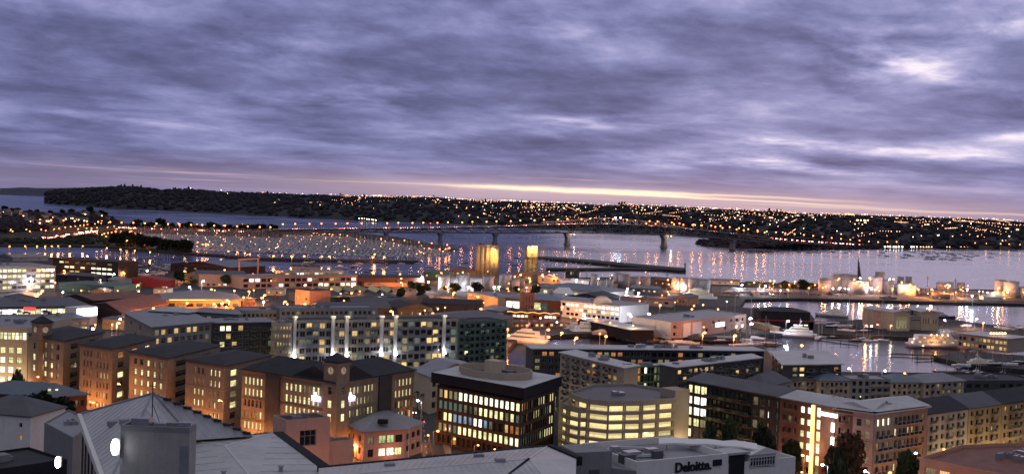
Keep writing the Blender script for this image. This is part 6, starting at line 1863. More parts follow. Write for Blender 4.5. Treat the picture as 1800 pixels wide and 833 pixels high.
for g in (g_a, g_b):
    m_ = MB(); m_.box((g.x, g.y, 2.2), (1.4, 1.4, gz - 2.2)); m_.build('post', 'salmon_wall', t, off)
m_ = MB(); m_.box(((g_a.x + g_b.x) / 2, (g_a.y + g_b.y) / 2, gz + .003), ((g_b - g_a).length + 2.4, 1.6, 1.6), math.atan2((g_b - g_a).y, (g_b - g_a).x)); m_.build('beam', 'salmon_wall', t, off)
# sawtooth hall with glowing skylights
rs_ = shed('sawtooth_hall', 'wide dark hall whose roof carries six pale glowing skylights', (556, 523), (700, 522), 9, 60, 'darkgrey_wall', 'roof_dark', seed=115)
for k, px in enumerate((562, 586, 610, 629, 652, 673)):
    q0, q1 = at(px - 7, 507.5, 9.4), at(px + 9, 514, 9.4); m_ = MB()
    u = (q1 - q0).normalized(); v = Vector((-u.y, u.x, 0)) * 3.2; hz = Vector((0, 0, 3.0))
    m_.face([q0, q1, q1 + v + hz, q0 + v + hz], 0); m_.face([q0 + v + hz, q1 + v + hz, q1 + v * 1.1, q0 + v * 1.1], 1); m_.face([q0, q0 + v + hz, q0 + v * 1.1], 1); m_.face([q1, q1 + v * 1.1, q1 + v + hz], 1)
    m_.build('skylight', ['room_dim', 'roof_dark'], rs_, Vector(rs_.location))
shed('salmon_house', 'salmon stepped building with orange windows left of the skylit hall', (519, 508), (544, 511), 17, 18, 'salmon_wall', 'roof_dark', seed=116, cat='building', sp=spec(3, 4, .5, .45, .6, .5, pat=['...', 'w.n', '.w.', 'o.d'], style='plain'))
shed('salmon_house', 'low gabled salmon annex stepping down from the salmon building', (544, 527), (560, 530), 9, 12, 'salmon_wall', 'roof_dark', 'gable', 3, seed=117, gable_axis=1, cat='building', sp=spec(2, 2, .5, .5, mix='ow'))
# supermarket at left
rm_ = shed('supermarket', 'long low supermarket with a continuous strip of green-white light under a grey roof', (-60, 541), (160, 538), 11.5, 62, 'grey_wall', 'roof_grey', seed=118, cat='shop', sp=spec(22, 1, .97, .92, 1.0, 5.0, mix='WbWWg', style='wide', frame='frame_light'), plant=6)
m_ = MB(); q0, q1 = at(124, 552, 9), at(161, 549, 9); u = (q1 - q0).normalized(); m_.box(((q0 + q1) / 2).to_tuple()[:2] + (2.4,), ((q1 - q0).length, 9, 10.5), math.atan2(u.y, u.x)); m_.build('entrance_wall', 'white_wall', rm_, Vector(rm_.location))
m_ = MB(); n_ = Vector((u.y, -u.x, 0)); c_ = (q0 + q1) / 2 + n_ * 4.6; m_.box((c_.x, c_.y, 7.8), ((q1 - q0).length * .98, .25, 4.4), math.atan2(u.y, u.x)); m_.build('lit_sign', 'sign_white', rm_, Vector(rm_.location))
q = at(52, 541, 13); m_ = MB(); m_.box((q.x, q.y, 11.4), (6.5, .3, 2.0)); m_.build('red_sign', 'sign_red', rm_, Vector(rm_.location))
shed('parking_deck', 'flat grey rooftop parking deck in front of the supermarket', (-60, 566), (158, 560), 9.5, 30, 'grey_wall', 'roof_blue', seed=119, cat='car park', sp=spec(14, 2, .8, .35, 1, 1, pat=['ddddddddddddnn', 'dddddddddngwng']))
for i in range(8):
    q = at(random.uniform(-10, 110), random.uniform(549, 556), 9.9); far_car(q.x, q.y, 9.9, random.choice((0, 1.57)) + .1, 'car parked on the rooftop deck by the supermarket', 'cars on the rooftop deck', PCAR)
# rusty roofed market
building('rusty_market', 'wide hall with ribbed rust-red pitched roofs between supermarket and yellow hall', 'warehouse', para((160, 535), (214, 549), (296, 533), 9.5), 9.5, wall='brick_dark', roof='gable', gable_axis=1, roof_mat='roof_rust', ridge=3.5, seed=120)
shed('rusty_market', 'second rust-red hall roof behind, nearer the teal shed', (165, 528), (262, 521), 9.5, 30, 'brick_dark', 'roof_rust', 'gable', 3, seed=121)
shed('low_orange_shed', 'low shed with a flaming orange lit eave beside the angled apartments', (180, 560), (222, 562), 8, 14, 'ochre_wall', 'roof_grey', seed=122)
# yellow canopy hall
ry = shed('yellow_hall', 'broad low hall whose sloping roof edge glows yellow under floodlights', (292, 526), (424, 527), 9.5, 46, 'ochre_wall', 'roof_mid', 'hip', 4.5, seed=123, over=2.0, sp=spec(8, 1, .7, .4, 1, 1, mix='doon'))
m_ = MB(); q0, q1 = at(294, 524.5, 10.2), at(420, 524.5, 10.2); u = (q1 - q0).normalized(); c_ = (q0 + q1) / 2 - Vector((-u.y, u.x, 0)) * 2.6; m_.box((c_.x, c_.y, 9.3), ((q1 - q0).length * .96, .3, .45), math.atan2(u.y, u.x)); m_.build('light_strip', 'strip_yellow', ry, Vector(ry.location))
shed('salmon_box', 'small salmon flat roofed box at the right end of the yellow hall', (426, 526), (448, 526), 8, 10, 'salmon_wall', 'roof_mid', seed=124)
# dark roofs in the middle
for i, (L, Rt, z, d, rf, nm) in enumerate([((566, 541), (690, 541), 9, 30, 'roof_grey', 'grey ridged'), ((700, 541), (760, 541), 10, 36, 'roof_dark', 'blackish low'), ((722, 556), (838, 566), 12, 46, 'roof_grey', 'very wide dark'),
                                           ((846, 543), (880, 548), 10, 20, 'roof_mid', 'small grey'), ((742, 532), (846, 536), 9, 24, 'roof_dark', 'long low black'), ((620, 530), (715, 531), 8, 20, 'roof_grey', 'slender grey')]):
    shed('dark_shed', nm + ' shed roof among the dark roofs in the middle distance', L, Rt, z, d, 'darkgrey_wall', rf, 'gable', 2.6, seed=125 + i)
shed('cream_long_wall', 'low building with a plain cream end wall right of the wide dark roof', (828, 551), (885, 549), 10, 16, 'cream_wall', 'roof_dark', seed=131)
# showroom with blue roof
rb = shed('showroom', 'showroom with a slate blue roof, brick side and dazzling white interior', (876, 522), (1002, 530), 11.5, 44, 'brick_red', 'roof_blue', 'hip', 2.5, seed=132, cat='showroom', sp=spec(10, 1, .95, .78, 1.4, 1.0, pat=['WWWWWgt...'], style='wide', frame='frame_light'))
shed('showroom', 'long brick side of the blue roofed showroom with a pale lit edge', (822, 513), (876, 524), 11, 20, 'brick_tan', 'roof_blue', seed=133, cat='showroom', sp=spec(6, 1, .7, .25, .8, 6.0, mix='g'))
shed('blue_box', 'plain bluish shed joining the showroom and the arched office', (940, 520), (985, 522), 12.5, 30, 'grey_wall', 'roof_blue', seed=134, cat='building')
t = building('brick_tower', 'stubby brick tower with tall round-headed openings beside the showroom', 'tower', face1((922, 515), (940, 515), 17.5, 7), 17.5, wall='brick_red', roof='flat', roof_mat='roof_grey', parapet=.6, seed=135, specs={0: spec(3, 2, .4, .75, 1.2, 1, mix='d')})
# white offices with arches
ra = shed('arched_office', 'white office with two floors of glaring windows and a round arched gable', (986, 528), (1090, 538), 13.5, 36, 'white_wall', 'roof_mid', seed=136, cat='office', sp=spec(13, 3, .82, .6, .6, 1, pat=['dWWW.WWWbbWbb', '.d.gbnggnbwbb', '.ddd.dddddddd'], style='plain', frame='white_paint'))
m_ = MB(); q = at(1061, 535, 13.5); rings = []
for k in range(15):
    an = math.pi * k / 14; rings.append([(q.x + 6.5 * math.cos(an), q.y + .4, 13.51), (q.x + 6.5 * math.cos(an), q.y + .4, 13.51 + 5 * math.sin(an) + .01), (q.x + 6.5 * math.cos(an), q.y + 14, 13.51 + 5 * math.sin(an) + .01), (q.x + 6.5 * math.cos(an), q.y + 14, 13.51)])
m_.loft(rings); m_.build('arched_gable', 'cream_wall', ra, Vector(ra.location))
shed('white_hall', 'pale hall with a broad blue-grey hipped roof behind the arched office', (938, 503), (1062, 514), 9.5, 44, 'white_wall', 'roof_blue', 'hip', 4, seed=137, sp=spec(9, 1, .5, .5, 1, 1, mix='dggn'))
shed('white_tent', 'little white gabled tent roof glowing in front of the pale hall', (972, 512), (990, 517), 9, 9, 'white_paint', 'white_paint', 'gable', 4.5, seed=138, gable_axis=1, cat='tent')
shed('dark_curved_hall', 'dark ribbed hall roof behind the arched office towards the tanks', (1000, 520), (1058, 524), 8, 40, 'darkgrey_wall', 'roof_dark', 'gable', 3, seed=139)
for i, (L, Rt, z, d, wl, rf) in enumerate([((985, 492), (1035, 494), 8, 25, 'white_wall', 'roof_light'), ((1040, 497), (1060, 499), 8, 20, 'cream_wall', 'roof_rust'), ((900, 480), (936, 483), 9, 30, 'brick_tan', 'roof_rust'), ((950, 486), (985, 487), 9, 20, 'cream_wall', 'roof_mid'),
                                           ((745, 478), (790, 480), 9, 18, 'teal_wall', 'roof_teal'), ((790, 475), (838, 477), 8, 18, 'brick_tan', 'roof_rust'), ((994, 472), (1014, 473), 12, 12, 'darkgrey_wall', 'roof_dark'), ((1108, 505), (1156, 508), 7, 16, 'grey_wall', 'roof_mid'), ((1150, 492), (1180, 494), 8, 16, 'brick_red', 'roof_rust'),
                                           ((1090, 522), (1182, 527), 8, 22, 'pink_wall', 'roof_rust'), ((1182, 521), (1210, 523), 9, 24, 'salmon_wall', 'roof_grey'), ((1250, 493), (1300, 495), 6, 14, 'white_wall', 'roof_mid'), ((1312, 496), (1360, 498), 6, 14, 'teal_wall', 'roof_dark'), ((1370, 500), (1440, 503), 5, 10, 'salmon_wall', 'roof_grey')]):
    shed('waterside_shed', ['white flat shed behind the pale hall', 'cream shed with a rusty roof near the narrow white tanks', 'tan shed with a rusty roof at the foot of the right silo', 'cream shed glowing orange right of the silos', 'teal shed left of the white tanks',
                            'tan shed with a rusty roof behind the white tanks', 'small dark control building on the water behind the silos', 'grey shed below the big grey tanks', 'brick red shed left of the orange lit tank', 'pink shed with rusty roof behind the boat yard warehouse', 'salmon shed with slanted glazing behind the boat yard',
                            'white shed at the open quay right of the tanks', 'teal and white shed at the open quay', 'low shed strip lit orange near the right tank farm'][i], L, Rt, z, d, wl, rf, 'gable' if i % 3 else 'flat', 2.2, seed=140 + i,
         sp=spec(5, 1, .4, .4, .8, .8, mix='.dnwg'))
# orange shop row by the canal
rw = shed('canal_shops', 'two storey canal-side row with lit white windows and scalloped orange eaves', (885, 548), (987, 552), 9.5, 20, 'brick_red', 'roof_dark', seed=160, cat='shops', sp=spec(14, 2, .86, .55, .8, .4, pat=['bbbbbg.dd.WWbd', 'ngndgngb.WWWnd'], style='wide'))
m_ = MB(); q0, q1 = at(886, 546.5, 10.2), at(984, 550.5, 10.2); u = (q1 - q0).normalized(); nn_ = Vector((u.y, -u.x, 0)); LQ = (q1 - q0).length
for k in range(30):
    a_ = q0 + u * LQ * k / 30 + nn_ * 1.2; b_ = q0 + u * LQ * (k + 1) / 30 + nn_ * 1.2; za, zb_ = 9.5 + abs(math.sin(k * .5)) * .8, 9.5 + abs(math.sin((k + 1) * .5)) * .8
    m_.bar((a_.x, a_.y, za), (b_.x, b_.y, zb_), .22)
m_.build('light_strip', 'strip_orange', rw, Vector(rw.location))
shed('canal_deck', 'low canal-side deck building edged by a red-orange line of light', (868, 568), (1010, 566), 5.5, 16, 'brick_red', 'roof_rust', seed=161, cat='building', sp=spec(16, 1, .6, .6, .5, .4, mix='dwdgo'))
m_ = MB(); q0, q1 = at(828, 563, 8), at(900, 561, 8); 
t = thing('awning', 'long awning lit orange with a small cyan sign at its left end', 'awning', q0); m_.prism([(q0.x, q0.y), (q1.x, q1.y), (q1.x, q1.y + 5), (q0.x, q0.y + 5)], 7.6, 8.2); m_.build('canopy', 'salmon_wall', t)
m_ = MB(); m_.box((q0.x + 5, q0.y - .6, 7.9), (5.5, .3, 1.5)); m_.build('sign', 'sign_cyan', t)
m_ = MB()
for k in range(6): m_.bar((q0.x + 3 + k * 5, q0.y + .5, 2.2), (q0.x + 3 + k * 5, q0.y + .5, 7.6), .15)
m_.build('post', 'dark_metal', t)
# boat builders' white warehouse
pw = para((1112, 556), (1180, 566), (1312, 552), 12.5)
rwh = building('boat_warehouse', 'big white boat builder\'s warehouse with tall pale doors under violet-white floodlights', 'warehouse', pw, 12.5, wall='white_wall', walls_m={1: 'pink_wall'}, roof='flat', parapet=.4, roof_mat='roof_blue', seed=170, plant=6,
               specs={1: [spec(12, 2, .5, .5, 1.0, .6, pat=['d.....dd.ddd', 'd.dd.d..dnbb'], style='plain', frame='white_paint')], 0: spec(5, 1, .16, .3, 7, .6, pat=['....d'], style='plain')})
offw = Vector(rwh.location); A, B = Vector((*pw[1], 0)), Vector((*pw[2], 0)); u = (B - A).normalized(); nn_ = Vector((u.y, -u.x, 0)); LL = (B - A).length
for a_, b_, mt in ((.15, .24, 'white_paint'), (.26, .38, 'white_paint')):
    m_ = MB(); c_ = A + u * LL * (a_ + b_) / 2 + nn_ * .12; m_.box((c_.x, c_.y, 2.3), (LL * (b_ - a_), .2, 8.6), math.atan2(u.y, u.x)); m_.build('door', mt, rwh, offw)
m_ = MB(); c_ = A + u * LL * .63 + nn_ * .12; m_.box((c_.x, c_.y, 6.4), (LL * .12, .25, 2.6), math.atan2(u.y, u.x)); m_.build('lit_sign', 'sign_white', rwh, offw)
shed('white_office', 'small white stepped office below the left corner of the boat warehouse', (1112, 562), (1142, 568), 9, 10, 'white_wall', 'roof_light', seed=171, cat='office', sp=spec(4, 2, .5, .4, .6, .6, mix='dddn', frame='white_paint'))
shed('long_dark_shed', 'long black walled shed with a pale lilac roof slanting towards the canal', (1016, 560), (1108, 580), 8.5, 16, 'black_wall', 'roof_light', seed=172)
rdk = shed('black_boat_hall', 'tall black boat hall with a red stripe and a lit ground floor at the pier', (1338, 546), (1424, 549), 13, 24, 'black_wall', 'roof_dark', 'hip', 2.2, seed=173, sp=spec(9, 2, .8, .3, 5, .6, pat=['.........', '......WWW'], style='wide'))
m_ = MB(); q0, q1 = at(1338, 562, 9), at(1424, 565, 9); p_ = face1((1338, 546), (1424, 549), 13, 24); u = (Vector(p_[1]) - Vector(p_[0])).normalized(); c_ = (Vector(p_[0]) + Vector(p_[1])) / 2 + Vector((u.y, -u.x)) * .12
m_.box((c_.x, c_.y, 6.6), (44, .2, .4), math.atan2(u.y, u.x)); m_.build('red_stripe', 'red_paint', rdk, Vector(rdk.location))
shed('yellow_container', 'long yellow and white low shed between the boat warehouse and the black boat hall', (1322, 566), (1360, 575), 5.5, 4, 'ochre_wall', 'cream_wall', seed=174)
# boat sheds on the right pier
rbs = [((1572, 549), (1600, 549), 15, 34, 'a'), ((1598, 557), (1624, 558), 11, 26, 'b'), ((1620, 548), (1650, 549), 15, 34, 'c')]
shed('boat_shed', 'pale boat shed with a large closed door, left one of the pier group', *rbs[0][:4], 'cream_wall', 'roof_light', 'gable', 1.4, seed=175, gable_axis=1, sp=spec(1, 1, .8, .8, 1.5, .1, pat=['n'], style='wide', frame='cream_wall'))
shed('boat_shed', 'lower middle boat shed with a dark slit window on the right pier', *rbs[1][:4], 'cream_wall', 'roof_mid', seed=176, gable_axis=1, sp=spec(1, 3, .8, .25, .8, .5, pat=['d', '.', '.'], style='plain'))
shed('boat_shed', 'rightmost pale boat shed with a curved roof on the right pier', *rbs[2][:4], 'cream_wall', 'roof_light', 'gable', 1.4, seed=177, gable_axis=1)
shed('brown_shed', 'reddish brown corrugated shed standing left of the pale boat sheds', (1536, 547), (1570, 550), 14, 40, 'pink_wall', 'roof_mid', seed=178)
rfy = shed('ferry_terminal', 'low ferry building with a wide lilac roof, golden interior and string of white lamps', (1684, 586), (1772, 596), 10.5, 26, 'beige_wall', 'roof_light', seed=179, cat='ferry terminal', sp=spec(12, 2, .8, .55, .6, .4, pat=['ddndnnwwnwww', 'dwwnoddwwnww'], style='wide'))
for k in range(6):
    q = at(1742 + k * 5.0, 586, 12.2); far_lamp((q.x, q.y, 10.8), 'lamp_warm_far', .7, 1.5, 'round white lamp in the string on the ferry terminal roof', 'string of lamps on the ferry terminal', 'lamp')

# ---------------------------------------------------------------- tanks
def tank(x0, x1, yt, yb, label, mat='tank_white', dome=True, ladder=True, g=2.2):
    pxc = (x0 + x1) / 2; p = at(pxc, yb, g); r = (x1 - x0) / 2 * p.y / FP; h = 80 - p.y * (yt - hor(pxc)) / FP - g
    t = thing('storage_tank', label, 'tank', (p.x, p.y + r, g), 'storage tanks on the waterfront')
    m_ = MB(); m_.cyl((p.x, p.y + r, g), r, h, 24)
    for k in range(1, 4): pass
    s_ = m_.build('shell', mat, t, (p.x, p.y + r, g))
    for f in s_.data.polygons: f.use_smooth = len(f.vertices) == 4
    m_ = MB(); m_.cyl((p.x, p.y + r, g + h + .003), r * 1.02, .35, 24, 0, r * 1.02); m_.cyl((p.x, p.y + r, g + h + .36), r, min(1.4, r * .15), 24, 0, r * .1); m_.build('roof', 'roof_mid', t, (p.x, p.y + r, g))
    m_ = MB(); N_ = 14
    for k in range(N_):
        a0_, a1_ = -2.6 + k * 1.5 / N_, -2.6 + (k + 1) * 1.5 / N_
        m_.bar((p.x + (r + .5) * math.cos(a0_), p.y + r + (r + .5) * math.sin(a0_), g + h * (k / N_)), (p.x + (r + .5) * math.cos(a1_), p.y + r + (r + .5) * math.sin(a1_), g + h * ((k + 1) / N_)), .22)
    m_.build('stairs', 'metal', t, (p.x, p.y + r, g))
    m_ = MB()
    for k in range(16):
        a0_, a1_ = 2 * math.pi * k / 16, 2 * math.pi * (k + 1) / 16
        m_.bar((p.x + r * math.cos(a0_), p.y + r + r * math.sin(a0_), g + h + 1.2), (p.x + r * math.cos(a1_), p.y + r + r * math.sin(a1_), g + h + 1.2), .1)
        m_.bar((p.x + r * math.cos(a0_), p.y + r + r * math.sin(a0_), g + h), (p.x + r * math.cos(a0_), p.y + r + r * math.sin(a0_), g + h + 1.2), .07)
    m_.build('railing', 'metal', t, (p.x, p.y + r, g))
    return t
W_ = 'tank_white'; G_ = 'tank_grey'
for a in [(769, 789, 487, 514, 'pinkish white tank at the left end of the white tank row', W_), (787, 804, 489, 513, 'second white tank from the left in the row', W_), (801, 824, 484, 513, 'wide white tank with a violet lamp at its foot, left half of the row', W_),
          (825, 847, 490, 515, 'lower wide white tank in the middle of the row', W_), (848, 867, 487, 510, 'white tank just below the dark silo block', W_), (877, 888, 484, 507, 'slim white tank right of the dark silo block', W_), (887, 898, 484, 508, 'slim white tank paired with its twin right of the silo block', W_),
          (898, 913, 493, 509, 'short white tank between the two silos', G_), (911, 922, 490, 506, 'short grey tank at the foot of the lit silo tower', G_),
          (1038, 1050, 484, 513, 'slender white tank standing alone before the grey tanks', W_), (1052, 1064, 493, 514, 'white tank lit orange beside the slender white one', W_), (1065, 1078, 492, 514, 'second white tank lit orange beside the slender one', W_),
          (1086, 1107, 483, 509, 'tall pale grey tank in the central group', G_), (1078, 1089, 481, 508, 'narrow grey tank behind the central group', G_), (1106, 1126, 488, 508, 'left one of two broad grey tanks', G_), (1124, 1144, 488, 507, 'right one of two broad grey tanks', G_),
          (1181, 1197, 489, 511, 'white tank glowing orange under a lamp', W_), (1196, 1211, 490, 512, 'white tank right of the orange glowing one', W_), (1211, 1229, 491, 514, 'white tank with diagonal stairs right of centre', W_), (1228, 1250, 493, 515, 'white tank with a bright lit left edge', W_),
          (1441, 1462, 491, 515, 'grey and orange tank at the left end of the right tank farm', G_), (1461, 1482, 490, 514, 'second tank of the right farm, brightly lit on its right flank', G_), (1480, 1497, 493, 515, 'third tank of the right farm', G_), (1495, 1531, 497, 518, 'very broad low grey tank in the right farm', G_),
          (1531, 1553, 489, 517, 'tall tank below the violet floodlight in the right farm', G_), (1552, 1572, 494, 516, 'tank at the right of the tall one in the farm', G_), (1572, 1585, 501, 513, 'small tank glowing orange in the gap of the farm', W_), (1583, 1614, 501, 520, 'broad white tank with a shining left edge', W_),
          (1579, 1590, 488, 500, 'small tank with an orange lamp standing behind the broad white one', G_), (1593, 1604, 488, 501, 'small tank to the right, behind the broad white one', G_), (1470, 1512, 485, 512, 'large pinkish tank at the back of the right farm', G_), (1540, 1556, 480, 505, 'tall tank rising at the back of the right farm', G_),
          (1648, 1662, 498, 510, 'small orange lit tank in the pipe works', G_), (1664, 1678, 498, 510, 'middle orange lit tank in the pipe works', G_), (1684, 1698, 499, 511, 'right orange lit tank in the pipe works', G_),
          (1752, 1771, 494, 518, 'tank blazing orange near the right edge', W_), (1769, 1795, 497, 523, 'large tank at the right edge with a blazing yellow left flank', W_), (1795, 1822, 507, 524, 'low tank cut by the right edge of the picture', W_)]:
    tank(*a)
# sail shaped mast
q = at(1511, 486, 10); zt_ = 80 - q.y * (455 - hor(1507)) / FP
t = thing('sail_mast', 'tall dark triangular sail shaped mast rising above the right tank farm', 'mast', (q.x, q.y, 2.2)); m_ = MB()
m_.loft([[(q.x - 2.2, q.y, 2.2), (q.x - 2.2, q.y + .8, 2.2), (q.x - 2.2, q.y + .8, zt_), (q.x - 2.2, q.y, zt_)], [(q.x + 3.4, q.y, 2.2), (q.x + 3.4, q.y + .8, 2.2), (q.x - 1.2, q.y + .8, zt_ - 3), (q.x - 1.2, q.y, zt_ - 3)]]); m_.build('sail', 'darkgrey_wall', t, (q.x, q.y, 2.2))
m_ = MB(); m_.bar((q.x - 2.4, q.y, 2.2), (q.x - 2.4, q.y, zt_ + 4), .35); m_.build('pole', 'dark_metal', t, (q.x, q.y, 2.2))
for px, py0, py1, lb in ((1630, 484, 512, 'thin dark chimney pole in the right tank works'), (1679, 489, 506, 'short vent mast over the orange pipe works'), (1031, 468, 500, 'pale lattice mast left of the grey tanks'), (1172, 478, 500, 'thin mast by the orange lit tank')):
    q = at(px, py1, 2.2); zt_ = 80 - q.y * (py0 - hor(px)) / FP
    t = thing('mast', lb, 'mast', (q.x, q.y, 2.2)); m_ = MB(); m_.bar((q.x, q.y, 2.2), (q.x, q.y, zt_), .45, 6, 0, .3); m_.build('pole', 'dark_metal', t, (q.x, q.y, 2.2)); m_ = MB(); m_.bar((q.x - 2, q.y, zt_ - 3), (q.x + 2, q.y, zt_ - 3), .2); m_.build('crossarm', 'dark_metal', t, (q.x, q.y, 2.2))
# pipe racks
for i, (x0, y0, x1, y1) in enumerate([(1612, 509, 1700, 512), (1560, 506, 1640, 508), (1700, 512, 1800, 516), (1250, 505, 1440, 512)]):
    a_, b_ = at(x0, y0, 7), at(x1, y1, 7); t = thing('pipe_rack', ['pipe rack glowing orange among the small tanks', 'pipe rack joining the tanks of the right farm', 'dark pipe rack running to the right edge', 'low dark pipe run along the open quay'][i], 'pipes', (a_.x, a_.y, 2.2)); off_ = (a_.x, a_.y, 2.2)
    for dz_ in (0, 1.2, 2.4):
        m_ = MB(); m_.bar(a_ + Vector((0, dz_ * .3, dz_ - 2)), b_ + Vector((0, dz_ * .3, dz_ - 2)), .35, 6); m_.build('pipe', 'metal', t, off_)
    m_ = MB()
    for k in range(13):
        p = a_.lerp(b_, k / 12); m_.bar((p.x, p.y, 2.2), (p.x, p.y, 8), .2)
    m_.build('frame', 'dark_metal', t, off_)

# ---------------------------------------------------------------- silos
def silo_base(px, yb): return at(px, yb, 2.2)
p = at(850, 487, 2.2); t = thing('silo_block', 'cluster of tall round concrete silos, right side floodlit yellow from above', 'silo', (p.x, p.y + 8, 2.2)); off_ = Vector(t.location)
hS = 80 - p.y * (434 - hor(856)) / FP - 2.2
for j in range(2):
    for i in range(5):
        m_ = MB(); m_.cyl((p.x - 7 + i * 4.9 , p.y + 4 + j * 7, 2.2), 3.0, hS, 18); s_ = m_.build('silo', 'silo', t, off_)
        for f in s_.data.polygons: f.use_smooth = len(f.vertices) == 4
m_ = MB(); m_.box((p.x + 3, p.y + 7, 2.2 + hS + .003), (22, 8, 1.6)); m_.build('roof_house', 'silo', t, off_)
m_ = MB(); m_.box((p.x - 4, p.y + 7, 3.85 + hS), (4, 4, 1.6)); m_.build('lift_house', 'darkgrey_wall', t, off_)
q = Vector((p.x + 11, p.y - 1.6, hS - 1)); m_ = MB(); m_.ball((q.x, q.y - .2, q.z + .6), .8, 7, 5); m_.build('floodlight', 'lamp_warm_far', t, off_)
light(Vector((q.x - .5, q.y - 1.2, q.z)) - off_, 'yellow', 14000, .5, t); light(Vector((q.x + 1.0, q.y - 3.5, q.z - 10)) - off_, 'yellow', 5000, .5, t); light(Vector((p.x - 14, p.y - 30, 6)) - off_, 'amber', 2500, 1, t)
p = at(933, 484, 2.2); t = thing('silo_tower', 'single tall silo tower, its square head floodlit bright yellow', 'silo', (p.x, p.y + 6, 2.2)); off_ = Vector(t.location)
hT = 80 - p.y * (432 - hor(933)) / FP - 2.2
for i in (-1, 1):
    m_ = MB(); m_.cyl((p.x + i * 3.0 + 1, p.y + 6, 2.2), 3.2, hT * .62, 18); s_ = m_.build('silo', 'silo', t, off_)
m_ = MB(); m_.box((p.x + .8, p.y + 6, 2.2 + hT * .62 + .003), (11.5, 9, hT * .37)); m_.build('head_house', 'cream_wall', t, off_)
m_ = MB(); m_.box((p.x - 6.2, p.y + 6, 2.2), (2.6, 5, hT * .93)); m_.build('lift_shaft', 'silo', t, off_)
m_ = MB(); m_.bar((p.x - 5, p.y + .8, hT * .6), (p.x + 6, p.y + .8, hT * .38), .8); m_.build('conveyor', 'brick_tan', t, off_)
m_ = MB(); q = Vector((p.x + .8, p.y + 1.45, 2.2 + hT * .70))
for k in range(5):
    a0_, a1_ = math.pi / 2 + k * 4 * math.pi / 5, math.pi / 2 + (k + 1) * 4 * math.pi / 5
    m_.bar((q.x + 1.9 * math.cos(a0_), q.y, q.z + 1.9 * math.sin(a0_)), (q.x + 1.9 * math.cos(a1_), q.y, q.z + 1.9 * math.sin(a1_)), .18)
m_.build('star_mark', 'brick_tan', t, off_)
light(Vector((p.x + 1, p.y - 3.5, hT + .5)) - off_, 'yellow', 14000, .5, t); light(Vector((p.x + 1.5, p.y - 6, hT * .4)) - off_, 'yellow', 2200, .5, t)
m_ = MB(); m_.ball((p.x + 1, p.y - .3, hT + 1.6), .8, 7, 5); m_.build('floodlight', 'lamp_warm_far', t, off_)

# ---------------------------------------------------------------- jetties in the basin
def jetty(label, pxs, w, z=1.3, posts=True):
    pts = [at(x, y, z) for x, y in pxs]; t = thing('jetty', label, 'jetty', (pts[0].x, pts[0].y, 0)); off_ = Vector(t.location)
    m_ = MB(); pm = MB()
    for a, b in zip(pts, pts[1:]):
        d = (b - a).normalized(); n_ = Vector((-d.y, d.x, 0)) * w / 2
        m_.prism([tuple(v.xy) for v in (a - n_, b - n_, b + n_, a + n_)], z - .5, z)
        k = max(2, int((b - a).length / 12))
        for i in range(k + 1):
            q = a.lerp(b, i / k) - n_ * .9; pm.bar((q.x, q.y, -1), (q.x, q.y, z + 2.0), .22, 6)
    m_.build('deck', 'wood', t, off_)
    if posts: pm.build('piles', 'dark_metal', t, off_)
jetty('thin jetty reaching left into the basin beside the cruise boat', [(1566, 621), (1640, 624), (1700, 631), (1760, 640), (1830, 648)], 3.0)
jetty('short jetty leg below the cruise boat', [(1610, 630), (1660, 628)], 2.2)
jetty('floating walkway curving in front of the ferry pier at right', [(1640, 652), (1720, 653), (1800, 668)], 2.5)
jetty('dark jetty with piles under the black boat hall', [(1432, 592), (1480, 598), (1510, 602)], 3)
jetty('low jetty with piles at the yacht berths', [(1290, 598), (1330, 601), (1365, 604)], 3)
jetty('second floating walkway at the lower right of the basin', [(1700, 662), (1760, 664), (1830, 672)], 2)
slab('ferry_wharf', [(1642, 626), (1690, 618), (1760, 622), (1990, 634), (1990, 662), (1790, 648), (1700, 640)], z=2.0, mat='yard')
slab('wharf', [(1015, 583), (1110, 586), (1200, 592), (1290, 594), (1290, 590), (1200, 588), (1110, 582), (1020, 579)], z=2.4, mat='concrete')
# ================================================================ boats of note
def hull_rings(L, B, H, sheer=.35, n=9, transom=.85, bow=0.0):
    rings = []
    for k in range(n):
        s = k / (n - 1); x = (s - .5) * L
        w = B / 2 * (transom + (1 - transom) * math.sin(min(1, s * 2.2) * math.pi / 2)) if s < .5 else B / 2 * max(.02, math.cos((s - .5) * math.pi) ** .75)
        zt = H * (1 + sheer * s * s)
        rings.append([(x, -w, zt), (x * .985 - .0, -w * .9, zt * .45), (x * .95, -w * .55, -.3), (x * .95, w * .55, -.3), (x * .985, w * .9, zt * .45), (x, w, zt)])
    return rings
def local(o_, t): o_.parent = t; o_.location = (0, 0, 0); return o_
def part(t, m_, name, mats, smooth=False):
    o = bpy.data.objects.new(name, m_.mesh(name, mats, (0, 0, 0), smooth)); C.objects.link(o); o.parent = t; return o
def decks(m_, levels, m=0):
    for (x0, x1, w, z0, z1, rake) in levels:
        m_.loft([[(x0, -w / 2, z0), (x1, -w / 2 * .7, z0), (x1, w / 2 * .7, z0), (x0, w / 2, z0)], [(x0 + .4, -w / 2 * .92, z1), (x1 - rake, -w / 2 * .6, z1), (x1 - rake, w / 2 * .6, z1), (x0 + .4, w / 2 * .92, z1)]], m)
